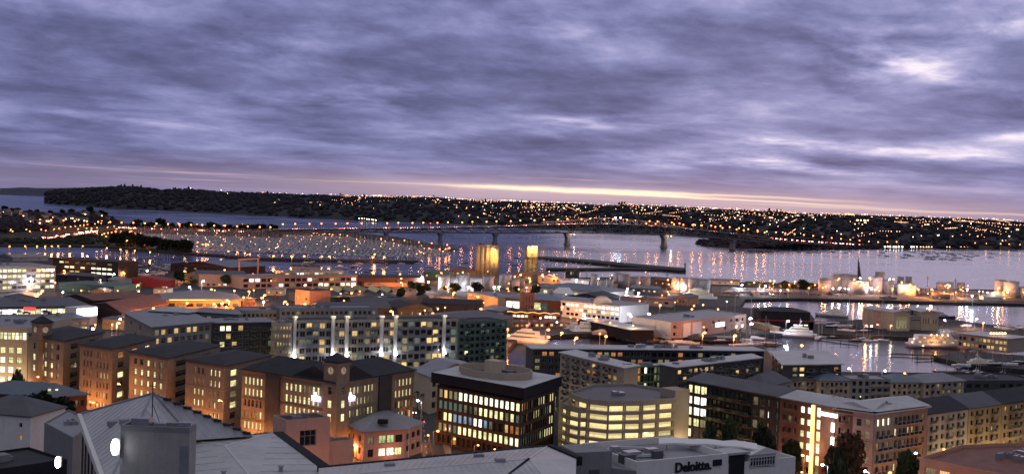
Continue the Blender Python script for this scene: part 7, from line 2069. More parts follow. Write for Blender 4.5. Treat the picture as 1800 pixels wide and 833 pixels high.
def superyacht(px, py, a, L, label, lit=True, hull='hull_white'):
    p = at(px, py, 0); t = thing('motor_yacht', label, 'yacht', (p.x, p.y, 0), None, a); B = L * .23; H = L * .085
    m_ = MB(); m_.loft(hull_rings(L, B, H)); part(t, m_, 'hull', hull, True)
    m_ = MB(); decks(m_, [(-.42 * L, .22 * L, B * .82, H, H + L * .07, L * .07), (-.33 * L, .10 * L, B * .74, H + L * .07, H + L * .135, L * .06), (-.2 * L, .0 * L, B * .5, H + L * .135, H + L * .17, L * .03)]); part(t, m_, 'superstructure', 'white_paint')
    m_ = MB()
    for (x0, x1, w, z) in ((-.38 * L, .17 * L, B * .8, H + L * .035), (-.3 * L, .055 * L, B * .73, H + L * .105)):
        for s_ in (-1, 1): m_.loft([[(x0, s_ * w * .485, z - L * .012), (x1, s_ * w * .37, z - L * .012), (x1, s_ * w * .33, z - L * .012), (x0, s_ * w * .42, z - L * .012)], [(x0, s_ * w * .48, z + L * .014), (x1 - L * .02, s_ * w * .365, z + L * .014), (x1 - L * .02, s_ * w * .33, z + L * .014), (x0, s_ * w * .42, z + L * .014)]])
    part(t, m_, 'window_band', 'glass_dark' if not lit else 'room_dim')
    m_ = MB(); m_.bar((-.1 * L, -1, H + L * .17), (-.16 * L, -.5, H + L * .25), .15); m_.bar((-.1 * L, 1, H + L * .17), (-.16 * L, .5, H + L * .25), .15); m_.bar((-.16 * L, -1.6, H + L * .24), (-.16 * L, 1.6, H + L * .24), .14); m_.bar((-.14 * L, 0, H + L * .2), (-.14 * L, 0, H + L * .33), .09); m_.ball((-.16 * L, 0, H + L * .265), .5, 7, 5)
    part(t, m_, 'radar_mast', 'white_paint')
    m_ = MB(); 
    for s_ in (-1, 1):
        for k in range(12): m_.bar(((-.1 + k * .045) * L, s_ * B * .40 * (1 - max(0, k - 6) * .12), H * 1.1), ((-.1 + k * .045) * L, s_ * B * .40 * (1 - max(0, k - 6) * .12), H * 1.1 + .9), .04)
    part(t, m_, 'rail', 'metal')
    return t
superyacht(914, 603, 2.75, 34, 'white three deck motor yacht moored left in the canal, bow to the right')
superyacht(1052, 588, .25, 36, 'white motor yacht with a tall pointed radar mast right of the canal')
superyacht(1025, 583, .3, 26, 'smaller white motor yacht behind the tall masted one')
superyacht(1394, 592, 2.95, 30, 'white motor yacht lit pink beside the black boat hall')
superyacht(1726, 645, .15, 20, 'white motor launch moored under the ferry pier at lower right')
superyacht(1216, 528, 2.9, 44, 'pale yacht with a tall mast laid up behind the white boat warehouse')
superyacht(1462, 556, 2.9, 26, 'work boat with green lights moored behind the pale boat sheds')
superyacht(1655, 560, .1, 24, 'dark hulled boat with its bow past the rightmost boat shed', False, 'hull_dark')
# the cruise boat
p = at(1650, 611, 0); t = thing('cruise_boat', 'two deck cruise boat with rows of orange and white lights at the ferry pier', 'ferry', (p.x, p.y, 0), None, .08)
L, B = 40, 10
m_ = MB(); m_.loft(hull_rings(L, B, 2.6, .5, 9, .9)); part(t, m_, 'hull', 'hull_white', True)
m_ = MB(); decks(m_, [(-18, 13, 9, 2.7, 5.3, 1.5), (-15, 9, 8, 5.35, 7.9, 2)]); m_.box((4, 0, 7.95), (5, 4, 2)); part(t, m_, 'superstructure', 'white_paint')
for (z, x0, n_, w) in ((3.4, -14, 9, 4.42), (6.1, -11, 6, 3.95)):
    for k in range(n_):
        o = bpy.data.objects.new('window', win_mesh('o' if k % 2 else 'w', 'plain', 'white_paint')); C.objects.link(o); o.parent = t; o.location = (x0 + k * 2.6, -w, z + .5); o.scale = (1.9, 1, 1.2)
for x, z in ((-19, 3.6), (-12, 1.6), (-7, 8.4), (-3.5, 8.4), (0, 8.4), (3.5, 8.4), (14, 2.2), (-18, 5.8)):
    m_ = MB(); m_.ball((x, -4.6, z), .42, 7, 5); part(t, m_, 'deck_lamp', 'lamp_warm_far')
light((-5, -7, 5), 'amber', 900, .5, t)
m_ = MB(); m_.bar((2, 0, 9.9), (2, 0, 15), .1); m_.bar((0.5, 0, 13), (3.5, 0, 13), .08); part(t, m_, 'mast', 'metal')
# yachts with tall masts
def yacht(px, py, a, L, H, label, group=None, hull='hull_white'):
    p = at(px, py, 0); t = thing('sailing_yacht', label, 'yacht', (p.x, p.y, 0), group, a)
    m_ = MB(); m_.loft(hull_rings(L, L * .24, 1.4, .25)); part(t, m_, 'hull', hull, True)
    m_ = MB(); decks(m_, [(-L * .25, L * .15, L * .13, 1.4, 2.1, .8)]); part(t, m_, 'cabin', 'white_paint')
    m_ = MB(); m_.bar((L * .08, 0, 1.4), (L * .08, 0, H), .2, 6, 0, .11)
    for k in (.35, .65): m_.bar((L * .08, -1.1, H * k), (L * .08, 1.1, H * k), .06)
    part(t, m_, 'mast', 'metal')
    m_ = MB(); m_.bar((L * .05, 0, 2.9), (-L * .34, 0, 2.7), .26, 6); part(t, m_, 'boom', 'hull_dark')
    m_ = MB(); m_.bar((L * .08, 0, H * .98), (L * .49, 0, 1.9), .03); m_.bar((L * .08, 0, H * .98), (-L * .49, 0, 1.6), .03); part(t, m_, 'stay', 'metal')
    return t
yacht(1294, 598, 3.0, 19, 29, 'sailing yacht with a tall mast against the pink warehouse front')
yacht(1322, 596, 2.9, 17, 25, 'sailing yacht lit orange, second tall mast from the pink warehouse')
yacht(1268, 602, .1, 20, 12, 'low dark racing yacht without lights left of the tall masts', None, 'hull_dark')
yacht(1348, 606, 3.1, 14, 18, 'white sailing yacht at the basin edge below the boat yard')
yacht(1195, 603, .2, 15, 14, 'small yacht hidden low behind the basin apartments')
yacht(1438, 596, 1.2, 14, 24, 'yacht right of the pink motor yacht, thin mast against the water')
yacht(1688, 646, 1.0, 12, 17, 'yacht with a leaning mast by the floating walkway')
yacht(1495, 583, 2.8, 18, 26, 'yacht with a bare mast left of the boat sheds')
yacht(1553, 585, 2.8, 16, 24, 'yacht with a bare mast in front of the brown shed')
for k, (px, py) in enumerate([(1176, 601), (1215, 604), (1238, 600), (1150, 598), (1120, 597), (1100, 593), (1310, 603), (1330, 590)]):
    q = at(px, py, 0); boat(q.x, q.y, random.uniform(-.3, .4), 'small boat berthed along the boat yard quay behind the basin apartments', 'boats along the boat yard quay')
for k in range(24):
    px = random.uniform(1440, 1530) if k < 11 else random.uniform(1650, 1800); py = lerp_table([(1440, 572), (1530, 580)], px) + random.uniform(-6, 6) if k < 11 else random.uniform(573, 580) if k < 17 else random.uniform(630, 645)
    q = at(px, py, 2.3); b_ = boat(q.x, q.y, random.uniform(-.4, .4), 'boat hauled out on the yard around the right pier', 'boats hauled out on the right pier'); b_.location.z = 2.4
hb = 0
for k in range(60):
    px = random.uniform(200, 300); py = random.uniform(465, 487)
    if px > 285 and py > 480: continue
    q = at(px, py, 2.3); b_ = boat(q.x, q.y, random.uniform(-.5, .5) + .3, 'boat standing on the hard beside the marina, left of the brown warehouse', 'boats in the left boat yard', None, .9); b_.location.z = 2.5
for k in range(34):
    px, py, a = [(random.uniform(1432, 1560), random.uniform(590, 601), .1), (random.uniform(1280, 1365), random.uniform(600, 608), 3.0), (random.uniform(1640, 1790), random.uniform(654, 664), .9), (random.uniform(1660, 1800), random.uniform(600, 612), 3.1)][k % 4]
    q = at(px, py, 0); boat(q.x, q.y, a + random.uniform(-.2, .2), 'boat berthed along the jetties of the right basin', 'boats berthed in the right basin')
# covered hulls and clutter on the boat yard quay
for k, (px, py, L_) in enumerate([(1130, 583, 30), (1235, 596, 18), (1075, 588, 24), (1163, 592, 16)]):
    q = at(px, py, 2.4); t = thing('covered_boat', ['boat under a long white cover beside the white boat warehouse', 'dark covered hull on the boat yard quay', 'covered pink hull by the long dark shed', 'small covered hull near the quay edge'][k], 'boat', (q.x, q.y, 2.4), None, random.uniform(-.1, .2))
    m_ = MB(); m_.loft([[(x * L_ / 2, y * w * 3, z) for y, z in ((-1, 0), (-1, 1.8), (0, 3.0 * w + .5), (1, 1.8), (1, 0))] for x, w in ((-1, .5), (-.6, .9), (0, 1), (.6, .75), (1, .08))]); part(t, m_, 'cover', ['white_paint', 'hull_dark', 'pink_wall', 'grey_wall'][k])
    m_ = MB(); m_.box((0, 0, -.15), (L_ * .6, 1.5, .4)); part(t, m_, 'cradle', 'dark_metal')

# ---------------------------------------------------------------- lamps of the waterfront
def lp(px, py, kind, power, label, r=.8, h=9, group=None, ground=2.2, lk=None):
    k = (5.0 if kind == A_ else 2.6) if py < 600 else 1.0; Y = None
    for x0, x1, y0, y1, Y_, k_ in ((1440, 1632, 484, 509, 1203, 1.1), (1740, 1800, 500, 520, 1236, .6), (795, 885, 500, 506, 1040, 1.0), (1165, 1206, 490, 506, 1158, 1.0)):
        if x0 <= px <= x1 and y0 <= py <= y1: Y, k = Y_, k_
    p = atd(px, py, Y) if Y else at(px, py, ground + h)
    if Y: h = max(3, p.z - ground)
    return lamp(p.x, p.y, ground, h, kind, r, power * k, label, group, lrad=.6)
A_, V_, Y_ = 'lamp_amber', 'lamp_white', 'lamp_warm_far'
for a in [(115, 475, A_, 5000, 'lamp on a pole at the right corner of the glass office'), (18, 495, V_, 2500, 'glaring white lamp at the foot of the glass office'), (57, 491, V_, 2500, 'brightest white floodlight before the glass office'), (155, 450, V_, 3000, 'violet-white lamp on the roof line of the black glassy office'),
          (186, 450, A_, 3000, 'amber lamp just right of the violet one over the black office'), (198, 481, V_, 1500, 'small white lamp right of the black office'), (211, 476, A_, 2500, 'amber lamp by the left boat yard'), (219, 478, A_, 2500, 'second amber lamp by the left boat yard'), (62, 502, A_, 3500, 'amber lamp in the car park below the glass office'),
          (51, 506, A_, 2500, 'small amber lamp below the glass office'), (72, 510, A_, 3500, 'amber lamp at the supermarket roof edge'), (256, 475, V_, 1500, 'white lamp among the hauled out boats'), (327, 476, A_, 7000, 'amber lamp shining on the small orange gabled house'), (355, 493, V_, 9000, 'strong violet lamp right of the orange gabled house'),
          (336, 504, V_, 7000, 'violet lamp over the yellow hall roof'), (10, 468, A_, 4000, 'amber lamp on the left wing of the glass office'), (438, 511, A_, 6000, 'amber lamp on the dark street above the salmon box'), (463, 518, A_, 7000, 'amber lamp between salmon box and salmon building'), (403, 527, A_, 9000, 'strong amber lamp at the edge of the yellow hall'),
          (498, 529, A_, 8000, 'amber lamp just left of the salmon building'), (691, 546, A_, 6000, 'amber lamp above the pillared apartments'), (705, 481, A_, 4500, 'upper lamp of three right of the shop row'), (707, 489, A_, 4500, 'middle lamp of three right of the shop row'), (708, 496, A_, 4500, 'lowest lamp of three right of the shop row'),
          (421, 480, A_, 6000, 'amber lamp under the orange gantry'), (447, 481, A_, 9000, 'bright lamp at the right leg of the orange gantry'), (485, 478, A_, 5000, 'amber lamp right of the orange gantry'), (396, 474, A_, 4000, 'amber lamp over the curved roof of the peach warehouse'), (372, 508, A_, 8000, 'amber lamp on the front of the yellow hall'),
          (741, 486, V_, 5000, 'violet lamp left of the white tanks'), (754, 495, V_, 5000, 'lower violet lamp left of the white tanks'), (778, 479, A_, 4500, 'amber lamp above the left white tanks'), (804, 504, V_, 4000, 'violet lamp before the second white tank'), (822, 504, V_, 4000, 'violet lamp before the wide white tank'),
          (839, 504, V_, 4000, 'violet lamp before the lower white tank'), (869, 503, V_, 4000, 'left one of two violet lamps close together'), (878, 503, V_, 4000, 'right one of two violet lamps close together'), (797, 513, A_, 4500, 'amber lamp at the ground before the white tanks'), (787, 503, A_, 3500, 'small amber lamp between the first two white tanks'),
          (840, 521, A_, 4500, 'amber lamp on the brick side of the showroom'), (917, 524, V_, 6000, 'violet lamp in front of the showroom glass'), (889, 541, A_, 6000, 'pinkish lamp above the canal-side row'), (987, 539, A_, 3500, 'strong amber lamp at the left corner of the arched office'), (995, 520, V_, 1000, 'violet lamp above the arched office'),
          (1013, 491, V_, 9000, 'strong violet lamp in front of the small dark control building'), (1034, 502, V_, 4500, 'violet lamp left of the slender white tank'), (1029, 552, V_, 2500, 'strong violet lamp under the arched office'), (758, 550, A_, 5000, 'amber lamp on the wide dark roofs'), (845, 542, A_, 4000, 'small amber lamp right of the wide dark roof'),
          (960, 578, A_, 2500, 'amber lamp on the canal promenade'), (961, 591, A_, 1500, 'lower amber lamp at the canal edge'), (890, 588, A_, 500, 'pale lamp behind the left motor yacht'), (866, 590, A_, 1200, 'amber lamp left of the left motor yacht'), (1010, 592, A_, 2500, 'left lamp of the pair by the tall masted yacht'), (1064, 590, A_, 2500, 'right lamp of the pair by the tall masted yacht'),
          (986, 584, A_, 2500, 'amber lamp in the middle of the canal edge'), (876, 577, A_, 2200, 'amber lamp on the canal deck'), (893, 577, A_, 2200, 'second amber lamp on the canal deck'), (915, 482, A_, 4000, 'pale lamp between the silos'), (952, 482, A_, 6000, 'amber lamp right of the lit silo'), (975, 483, A_, 7000, 'amber lamp over the glowing cream shed'),
          (860, 485, A_, 3500, 'lamp at the foot of the silo block'), (932, 488, A_, 4000, 'lamp at the foot of the silo tower'), (815, 478, A_, 3500, 'amber lamp behind the white tanks'), (930, 494, A_, 3500, 'lamp among the sheds below the lit silo'), (1109, 551, V_, 6000, 'very strong violet-white lamp at the left of the boat warehouse'), (1143, 551, V_, 9000, 'very strong violet-white lamp beside the boat warehouse wall'),
          (1242, 549, V_, 7000, 'very strong violet-white lamp above the boat warehouse front'), (1316, 558, V_, 900, 'upper violet lamp at the right end of the boat warehouse'), (1318, 568, V_, 900, 'lower violet lamp at the right end of the boat warehouse'), (1382, 563, V_, 1300, 'strong violet lamp on the black boat hall'), (1160, 535, A_, 5000, 'pinkish lamp on the pink shed'),
          (1202, 504, V_, 4500, 'violet lamp before the orange lit tank'), (1100, 512, V_, 3500, 'white lamp below the tall pale grey tank'), (1122, 514, V_, 3500, 'white lamp below the broad grey tanks'), (1178, 499, A_, 7000, 'amber lamp left of the orange lit tank'), (1186, 502, A_, 9000, 'amber lamp making the tank glow orange'), (1172, 491, A_, 4000, 'small amber lamp by the brick red shed'),
          (1287, 495, A_, 4000, 'amber lamp over the open quay'), (1302, 500, V_, 4500, 'green-white lamp over the open quay'), (1325, 496, A_, 3000, 'small lamp over the open quay'), (1352, 493, A_, 4000, 'yellow lamp over the open quay'), (1359, 493, A_, 4000, 'second yellow lamp over the open quay'), (1344, 502, V_, 3500, 'pale lamp before the car rows of the quay'),
          (1397, 494, A_, 4500, 'pale lamp at the middle of the quay'), (1417, 497, A_, 3500, 'orange lamp near the bushes of the quay'), (1473, 489, A_, 7000, 'white-orange lamp at the back of the right farm'), (1512, 488, V_, 6000, 'green-white lamp in the right farm'), (1531, 488, A_, 9000, 'white-orange lamp in the middle of the right farm'),
          (1563, 490, V_, 14000, 'strongest violet lamp of the right farm'), (1516, 496, A_, 9000, 'orange-white lamp over the very broad low tank'), (1534, 506, V_, 5000, 'white lamp on a post before the right farm'), (1475, 505, V_, 3500, 'small white lamp at the left of the right farm'), (1585, 495, A_, 5000, 'amber lamp on the small back tank'), (1598, 499, A_, 4000, 'amber lamp between the small back tanks'),
          (1616, 508, A_, 12000, 'blazing amber lamp at the pipe works'), (1666, 500, A_, 22000, 'blazing white-orange lamp over the pipe works'), (1690, 508, A_, 6000, 'lamp at the right of the pipe works'), (1700, 508, V_, 3500, 'small white lamp right of the pipe works'), (1710, 519, V_, 5000, 'white lamp on the dark quay'), (1595, 507, A_, 3500, 'little lamp on the broad white tank'),
          (1754, 505, A_, 42000, 'largest blazing orange-white lamp near the right edge'), (1762, 517, A_, 9000, 'amber lamp at the foot of the blazing tank'), (1746, 514, V_, 4000, 'white lamp left of the blazing tank'), (1500, 490, A_, 4500, 'amber lamp behind the sail shaped mast'), (1572, 490, A_, 4500, 'amber lamp right of the violet one'),
          (1640, 508, A_, 9000, 'orange lamp inside the pipe works'), (1070, 505, A_, 3500, 'amber lamp between the two orange lit tanks'), (1057, 507, A_, 3500, 'low amber lamp at the white tank beside the slender one'), (1450, 503, A_, 4000, 'amber lamp at the left flank of the right farm'), (1545, 504, A_, 4000, 'amber lamp at the foot of the tall farm tank'), (1408, 606, A_, 6000, 'amber lamp added on the quay to tint the motor yacht pink'), (272, 541, A_, 5000, 'amber lamp added to brighten the rust-red roofs'), (205, 566, A_, 5000, 'amber lamp added by the flaming orange eave to brighten the roofs'), (240, 500, A_, 3000, 'amber lamp added to brighten the red shed'), (430, 483, A_, 9000, 'amber lamp added to brighten the orange gantry'), (330, 532, A_, 5000, 'amber lamp added to brighten the left of the yellow hall'), (380, 533, A_, 5000, 'amber lamp added to brighten the right of the yellow hall'), (535, 533, A_, 4000, 'amber lamp at the foot of the salmon building'), (1235, 583, A_, 5000, 'amber lamp on the boat yard apron'), (1290, 588, A_, 5000, 'amber lamp by the tall masted yachts')]:  # some amber lamps here are added to brighten roofs, shed, gantry, hall and yacht
    lp(*a[:5])
for a in [(838, 614, V_, 6000, 'left bright violet-white lamp on the quay right of the pillared apartments'), (875, 612, V_, 6000, 'right bright violet-white lamp on the quay right of the pillared apartments'), (1497, 647, V_, 700, 'left one of two white lamps standing against the basin water'), (1551, 650, V_, 700, 'right one of two white lamps standing against the basin water'),
          (1595, 655, A_, 700, 'small pale lamp on the promenade of the basin'), (1530, 572, V_, 500, 'green-white lamp on the jetty left of the boat sheds'), (1565, 571, 'lamp_warm_far', 400, 'yellow lamp on the yard left of the boat sheds'), (1545, 570, 'lamp_warm_far', 300, 'middle lamp of the yard left of the boat sheds'), (1664, 562, V_, 3500, 'white lamp at the tip of the boat shed pier'),
          (1714, 559, V_, 2500, 'white lamp on the far mole at right'), (1702, 560, A_, 2500, 'yellow lamp on the far mole at right'), (1768, 594, A_, 2500, 'lamp at the right end of the ferry terminal'), (1728, 566, A_, 2000, 'small lamp behind the ferry terminal'), (1525, 571, A_, 1500, 'dim lamp at the left of the yard jetty'), (1378, 608, V_, 700, 'white lamp at the basin corner below the pink yacht')]:
    lp(*a[:5], r=.5, h=7)
# near street lamps, fixed by distance
def lY(px, py, Y, kind, power, label, r=.38):
    p = atd(px, py, Y); lamp(p.x, p.y, 2.2, max(4, p.z - 2.2), kind, r, power, label, lrad=.35)
for a in [(66, 662, 424, A_, 1800, 'amber street lamp in front of the left brick office'), (213, 674, 407, A_, 1800, 'amber street lamp before the second brick office'), (171, 706, 410, A_, 1600, 'amber street lamp low between the first two brick offices'), (29, 706, 385, A_, 1500, 'amber street lamp left of the big dark tree'),
          (392, 703, 374, A_, 1900, 'amber street lamp before the fourth brick office'), (541, 725, 350, A_, 1700, 'amber street lamp just above the louvred pink block'), (762, 756, 350, A_, 1500, 'amber street lamp at the corner of the dark square office'), (741, 703, 402, V_, 900, 'violet-white lamp by the palms in the street'),
          (1455, 816, 300, V_, 700, 'white street lamp on a curved arm at the bottom right street'), (1608, 796, 330, V_, 900, 'white lamp at the archway before the balcony apartments'), (1666, 788, 345, A_, 1200, 'dazzling lamp in the street below the ochre apartments'), (1529, 828, 300, V_, 700, 'white lamp over the lit kiosk'), (1414, 797, 318, A_, 1600, 'amber lamp right of the cream office corner')]:
    lY(*a)
# low lamps along the pavement: they throw the orange wash up the brick fronts
def wash(a, b, n, dist, kind, power, label, group, h=4.2, skip=()):
    a, b = Vector(a), Vector(b); u = (b - a).normalized(); n_ = Vector((u.y, -u.x, 0))
    for k in range(n):
        if k in skip: continue
        p = a + u * (b - a).length * (k + .5) / n + n_ * dist
        lamp(p.x, p.y, 2.2, h, kind, .3, power, label, group, name='pavement_lamp', cat='pavement lamp', lrad=.5)
def g0_(x, y, z=ZB): v = at(x, y, z); return (v.x, v.y, 2.2)
gl = 'low amber lamps along the brick fronts'; ll = 'low amber lamp lighting a brick front from the pavement'
wash(g0_(50, 586), g0_(112, 598), 2, 5, A_, 2100, ll, gl); wash(g0_(141, 604), g0_(198, 612), 2, 5, A_, 2100, ll, gl); wash(g0_(228, 617), g0_(294, 628), 2, 5, A_, 2200, ll, gl)
wash(g0_(327, 631), g0_(395, 642), 2, 5, A_, 2600, ll, gl); wash(g0_(426, 649), g0_(589, 673), 5, 5, A_, 2900, ll, gl); wash(g0_(589, 673), g0_(728, 651), 4, 5, A_, 2000, ll, gl)
wash(g0_(759, 654), g0_(921, 682), 4, 5, A_, 450, ll, gl); wash((at(-60, 571, 26.5).x, at(-60, 571, 26.5).y, 2.2), (at(49, 576, 26.5).x, at(49, 576, 26.5).y, 2.2), 4, 8, 'lamp_warm_far', 1500, 'low warm lamp before the pale left-edge office', 'low lamps before the left-edge office')
wash(g0_(614, 745, 11.5), g0_(712, 752, 11.5), 3, 6, A_, 380, 'low amber lamp in the villa forecourt', 'villa forecourt lamps', 3); wash(g0_(503, 738, 17.5), g0_(581, 732, 17.5), 2, 9, A_, 900, 'low amber lamp before the louvred pink block', 'lamps before the pink block', 3)
wash(g2.to_tuple()[:2] + (2.2,), g4.to_tuple()[:2] + (2.2,), 2, 6, A_, 800, 'low amber lamp under the corner apartments', 'lamps under the corner apartments'); wash(g4.to_tuple()[:2] + (2.2,), g6.to_tuple()[:2] + (2.2,), 3, 6, A_, 900, 'low amber lamp under the balcony apartments', 'lamps under the balcony apartments')
for i in range(3): wash(K[i].to_tuple()[:2] + (2.2,), K[i + 1].to_tuple()[:2] + (2.2,), 2, 6, 'lamp_warm_far', 1000, 'low warm lamp along the ochre apartments', 'lamps along the ochre apartments')
wash(g1_.to_tuple()[:2] + (2.2,), g2.to_tuple()[:2] + (2.2,), 2, 6, A_, 600, 'low amber lamp under the bright stair shaft', 'lamps under the stair shaft'); wash(g0.to_tuple()[:2] + (2.2,), g1_.to_tuple()[:2] + (2.2,), 4, 6, 'lamp_warm_far', 1100, 'low lamp before the green glazed office', 'lamps before the green glazed office')
q0 = Vector((*po[0], 2.2)); q1 = Vector((*po[1], 2.2)); wash(q0, q1, 4, 6, A_, 1500, 'low amber lamp before the orange building at bottom right', 'lamps before the orange building')
wash((pE[1][0], pE[1][1], 2.2), (pE[8][0], pE[8][1], 2.2), 4, 9, 'lamp_warm_far', 1500, 'low warm lamp before the curved car park', 'lamps before the car park')
A2, B2 = Vector((*pC[0], 2.2)), Vector((*pC[1], 2.2)); wash(A2, B2, 8, 4, 'lamp_warm_far', 120, 'low warm lamp on the terrace of the pillared apartments', 'terrace lamps of the pillared apartments', 3.5)
wash(g0_(985, 620, 22), g0_(1097, 647, 22), 3, 6, 'lamp_warm_far', 500, 'low lamp in the garden court of the basin apartments', 'garden court lamps'); wash(g0_(1097, 646, 22), g0_(1189, 646, 22), 2, 6, 'lamp_warm_far', 1200, 'low lamp before the green stairwell', 'lamps before the green stairwell'); wash(g0_(1189, 646, 22), g0_(1338, 629, 22), 3, 6, 'lamp_warm_far', 400, 'low lamp before the right basin wing', 'lamps before the right basin wing')
wash(g0_(1378, 641, 20), g0_(1479, 640, 20), 2, 5, 'lamp_warm_far', 600, 'low lamp before the cube shaped apartments', 'lamps before the cube shaped apartments')
wash(g0_(269, 575, 25), g0_(484, 566, 25), 4, 5, 'lamp_warm_far', 500, 'low lamp before the dark glassy apartments', 'lamps before the dark glassy apartments')
for px in (1395, 1440, 1490, 1530, 1580, 1640, 1700): 
    q = at(px, 735, 2.2); lamp(q.x, q.y, 2.2, 4, 'lamp_warm_far', .25, 350, 'low lamp in the lane behind the brick apartments', 'lane lamps', name='pavement_lamp', cat='pavement lamp')

# ---------------------------------------------------------------- near cars, trees, palms, kiosk, arch
def car_parts(kind):
    body, cab, wh, hl, tl = MB(), MB(), MB(), MB(), MB()
    prof = [(-2.15, .45), (-2.2, .8), (-1.9, .98), (1.0, 1.0), (2.0, .85), (2.2, .6), (2.15, .4)]
    body.loft([[(x * .99, -.86 * s, z) for x, z in prof] if False else [(x, y, z) for x, z in prof] for y, s in ((-.88, 1), (-.8, 1), (.8, 1), (.88, 1))], 0)
    cab.loft([[(-1.7, -.76, .98), (.85, -.76, 1.0), (.85, .76, 1.0), (-1.7, .76, .98)], [(-1.2, -.62, 1.45), (.2, -.62, 1.45), (.2, .62, 1.45), (-1.2, .62, 1.45)]], 0)
    top = MB(); top.box((-.5, 0, 1.452), (1.5, 1.3, .05))
    return body.mesh('body', kind), cab.mesh('windows', 'glass_dark'), top.mesh('roof', kind)
CARS = [car_parts(k) for k in ('car_white', 'car_dark', 'car_silver', 'car_red')]
_w = MB(); _w.bar((0, -.12, 0), (0, .12, 0), .33, 12); WHEEL = _w.mesh('wheel', 'rubber')
_h = MB(); _h.ball((0, 0, 0), .13, 6, 4); HL, TL = _h.mesh('headlight', 'head_light'), _h.mesh('tail_light', 'tail_light')
def car(x, y, z, a, k, label, lights=True, group=None):
    t = thing('car', label, 'car', (x, y, z), group, a)
    for me in CARS[k]: o = bpy.data.objects.new(me.name.split('.')[0], me); C.objects.link(o); o.parent = t
    for dx_ in (-1.35, 1.35):
        for dy_ in (-.8, .8):
            o = bpy.data.objects.new('wheel', WHEEL); C.objects.link(o); o.parent = t; o.location = (dx_, dy_, .33)
    if lights:
        for dy_ in (-.6, .6):
            o = bpy.data.objects.new('headlight', HL); C.objects.link(o); o.parent = t; o.location = (2.2, dy_, .68)
            o = bpy.data.objects.new('tail_light', TL); C.objects.link(o); o.parent = t; o.location = (-2.2, dy_, .75)
    return t
for (px, py, k, rv, lab) in [(731, 709, 0, 0, 'white car with headlights on coming up the street by the palms'), (736, 716, 2, 1, 'silver car with tail lights in the street by the palms'), (728, 726, 3, 0, 'red car waiting in the street left of the dark square office'), (742, 742, 1, 1, 'dark car beside the villa'), (735, 757, 0, 1, 'white car parked right of the villa')]:
    q = at(px, py, 2.22); d = (st[2] - st[1]).normalized(); car(q.x, q.y, 2.22, math.atan2(d.y, d.x) + (math.pi if rv else 0), k, lab)
for (px, py, k, rv) in [(1436, 812, 0, 0), (1490, 806, 1, 1), (1560, 800, 2, 0), (1640, 790, 1, 1), (1700, 782, 0, 0), (1750, 773, 3, 1)]:
    q = at(px, py, 2.22); d = (street2[2] - street2[1]).normalized()
    car(q.x, q.y, 2.22, math.atan2(d.y, d.x) + (math.pi if rv else 0), k, {1436: 'white car in the orange street right of the cream office', 1490: 'dark car under the reddish tree at bottom right', 1560: 'silver car near the lit kiosk', 1640: 'dark car in the street by the archway', 1700: 'white car below the ochre apartments', 1750: 'red car at the far right of the street'}[px])
for i in range(44):
    px = random.uniform(1262, 1480); q = at(px, random.uniform(511, 519) + (px - 1262) * .012, 2.25); far_car(q.x, q.y, 2.25, random.choice((0, 3.14)), 'car parked on the long open quay', 'cars parked on the quay', PCAR)
for i in range(16):
    px = random.uniform(1200, 1420); q = at(px, random.uniform(579, 585), 2.25); far_car(q.x, q.y, 2.25, random.choice((0, 1.57)), 'car parked before the boat warehouse', 'cars before the boat warehouse', PCAR)
for i in range(18):
    px = random.uniform(430, 530); q = at(px, random.uniform(515, 535), 2.25); far_car(q.x, q.y, 2.25, random.choice((0, 1.57, .3)), 'car parked on the dark lot left of the salmon building', 'cars on the dark lot', PCAR)
nt = random.Random(3)
def tp(px, py, k, s, label, group=None, g=2.2):
    q = at(px, py, g); return tree(q.x, q.y, g, k, s, label, group)
def tY(px, pyt, Y, k, wd, label):   # crown top at pixel (px, pyt) and distance Y
    p = atd(px, pyt, Y); hh = [9, 11, 7, 13, 13][k] * 1.02; s = (p.z - 2.2) / hh; t = tree(p.x, p.y, 2.2, k, s, label); w = wd / (2 * [3.8, 4.4, 3.0, 6.2, 6.2][k]); t.scale = (w, w, s); return t
t_ = tree(atd(78, 700, 355).x, 355, 2.2, 3, 1.08, 'big round dark tree left of the brick shop'); t_.scale = (1.25, 1.25, 1.22)
tY(1488, 771, 322, 4, 9.5, 'broad reddish dark tree in front of the pink corner apartments')
tY(1468, 790, 318, 1, 6, 'lower dark tree left of the broad one at the corner apartments')
tY(1345, 752, 352, 1, 6, 'leafy green tree lit yellow at the foot of the green glazed office')
tY(1390, 778, 345, 0, 5, 'small tree below the brick apartments'); tY(1285, 742, 362, 0, 5, 'thin tree in front of the green balcony glazing'); tY(1252, 748, 366, 2, 4, 'small tree by the dark glass canopies')
for i, px in enumerate((1640, 1662, 1684, 1706, 1735, 1765, 1792)):
    q = at(px, 792 - i * 5.6, 2.2); tree(q.x, q.y, 2.2, (0, 1, 2)[i % 3], .95 + .15 * (i % 2), 'bushy street tree along the foot of the ochre apartments', 'street trees by the ochre apartments')
tY(1598, 800, 330, 0, 6, 'tree beside the round archway')
tY(33, 655, 400, 2, 4, 'small round tree before the pale left-edge office')
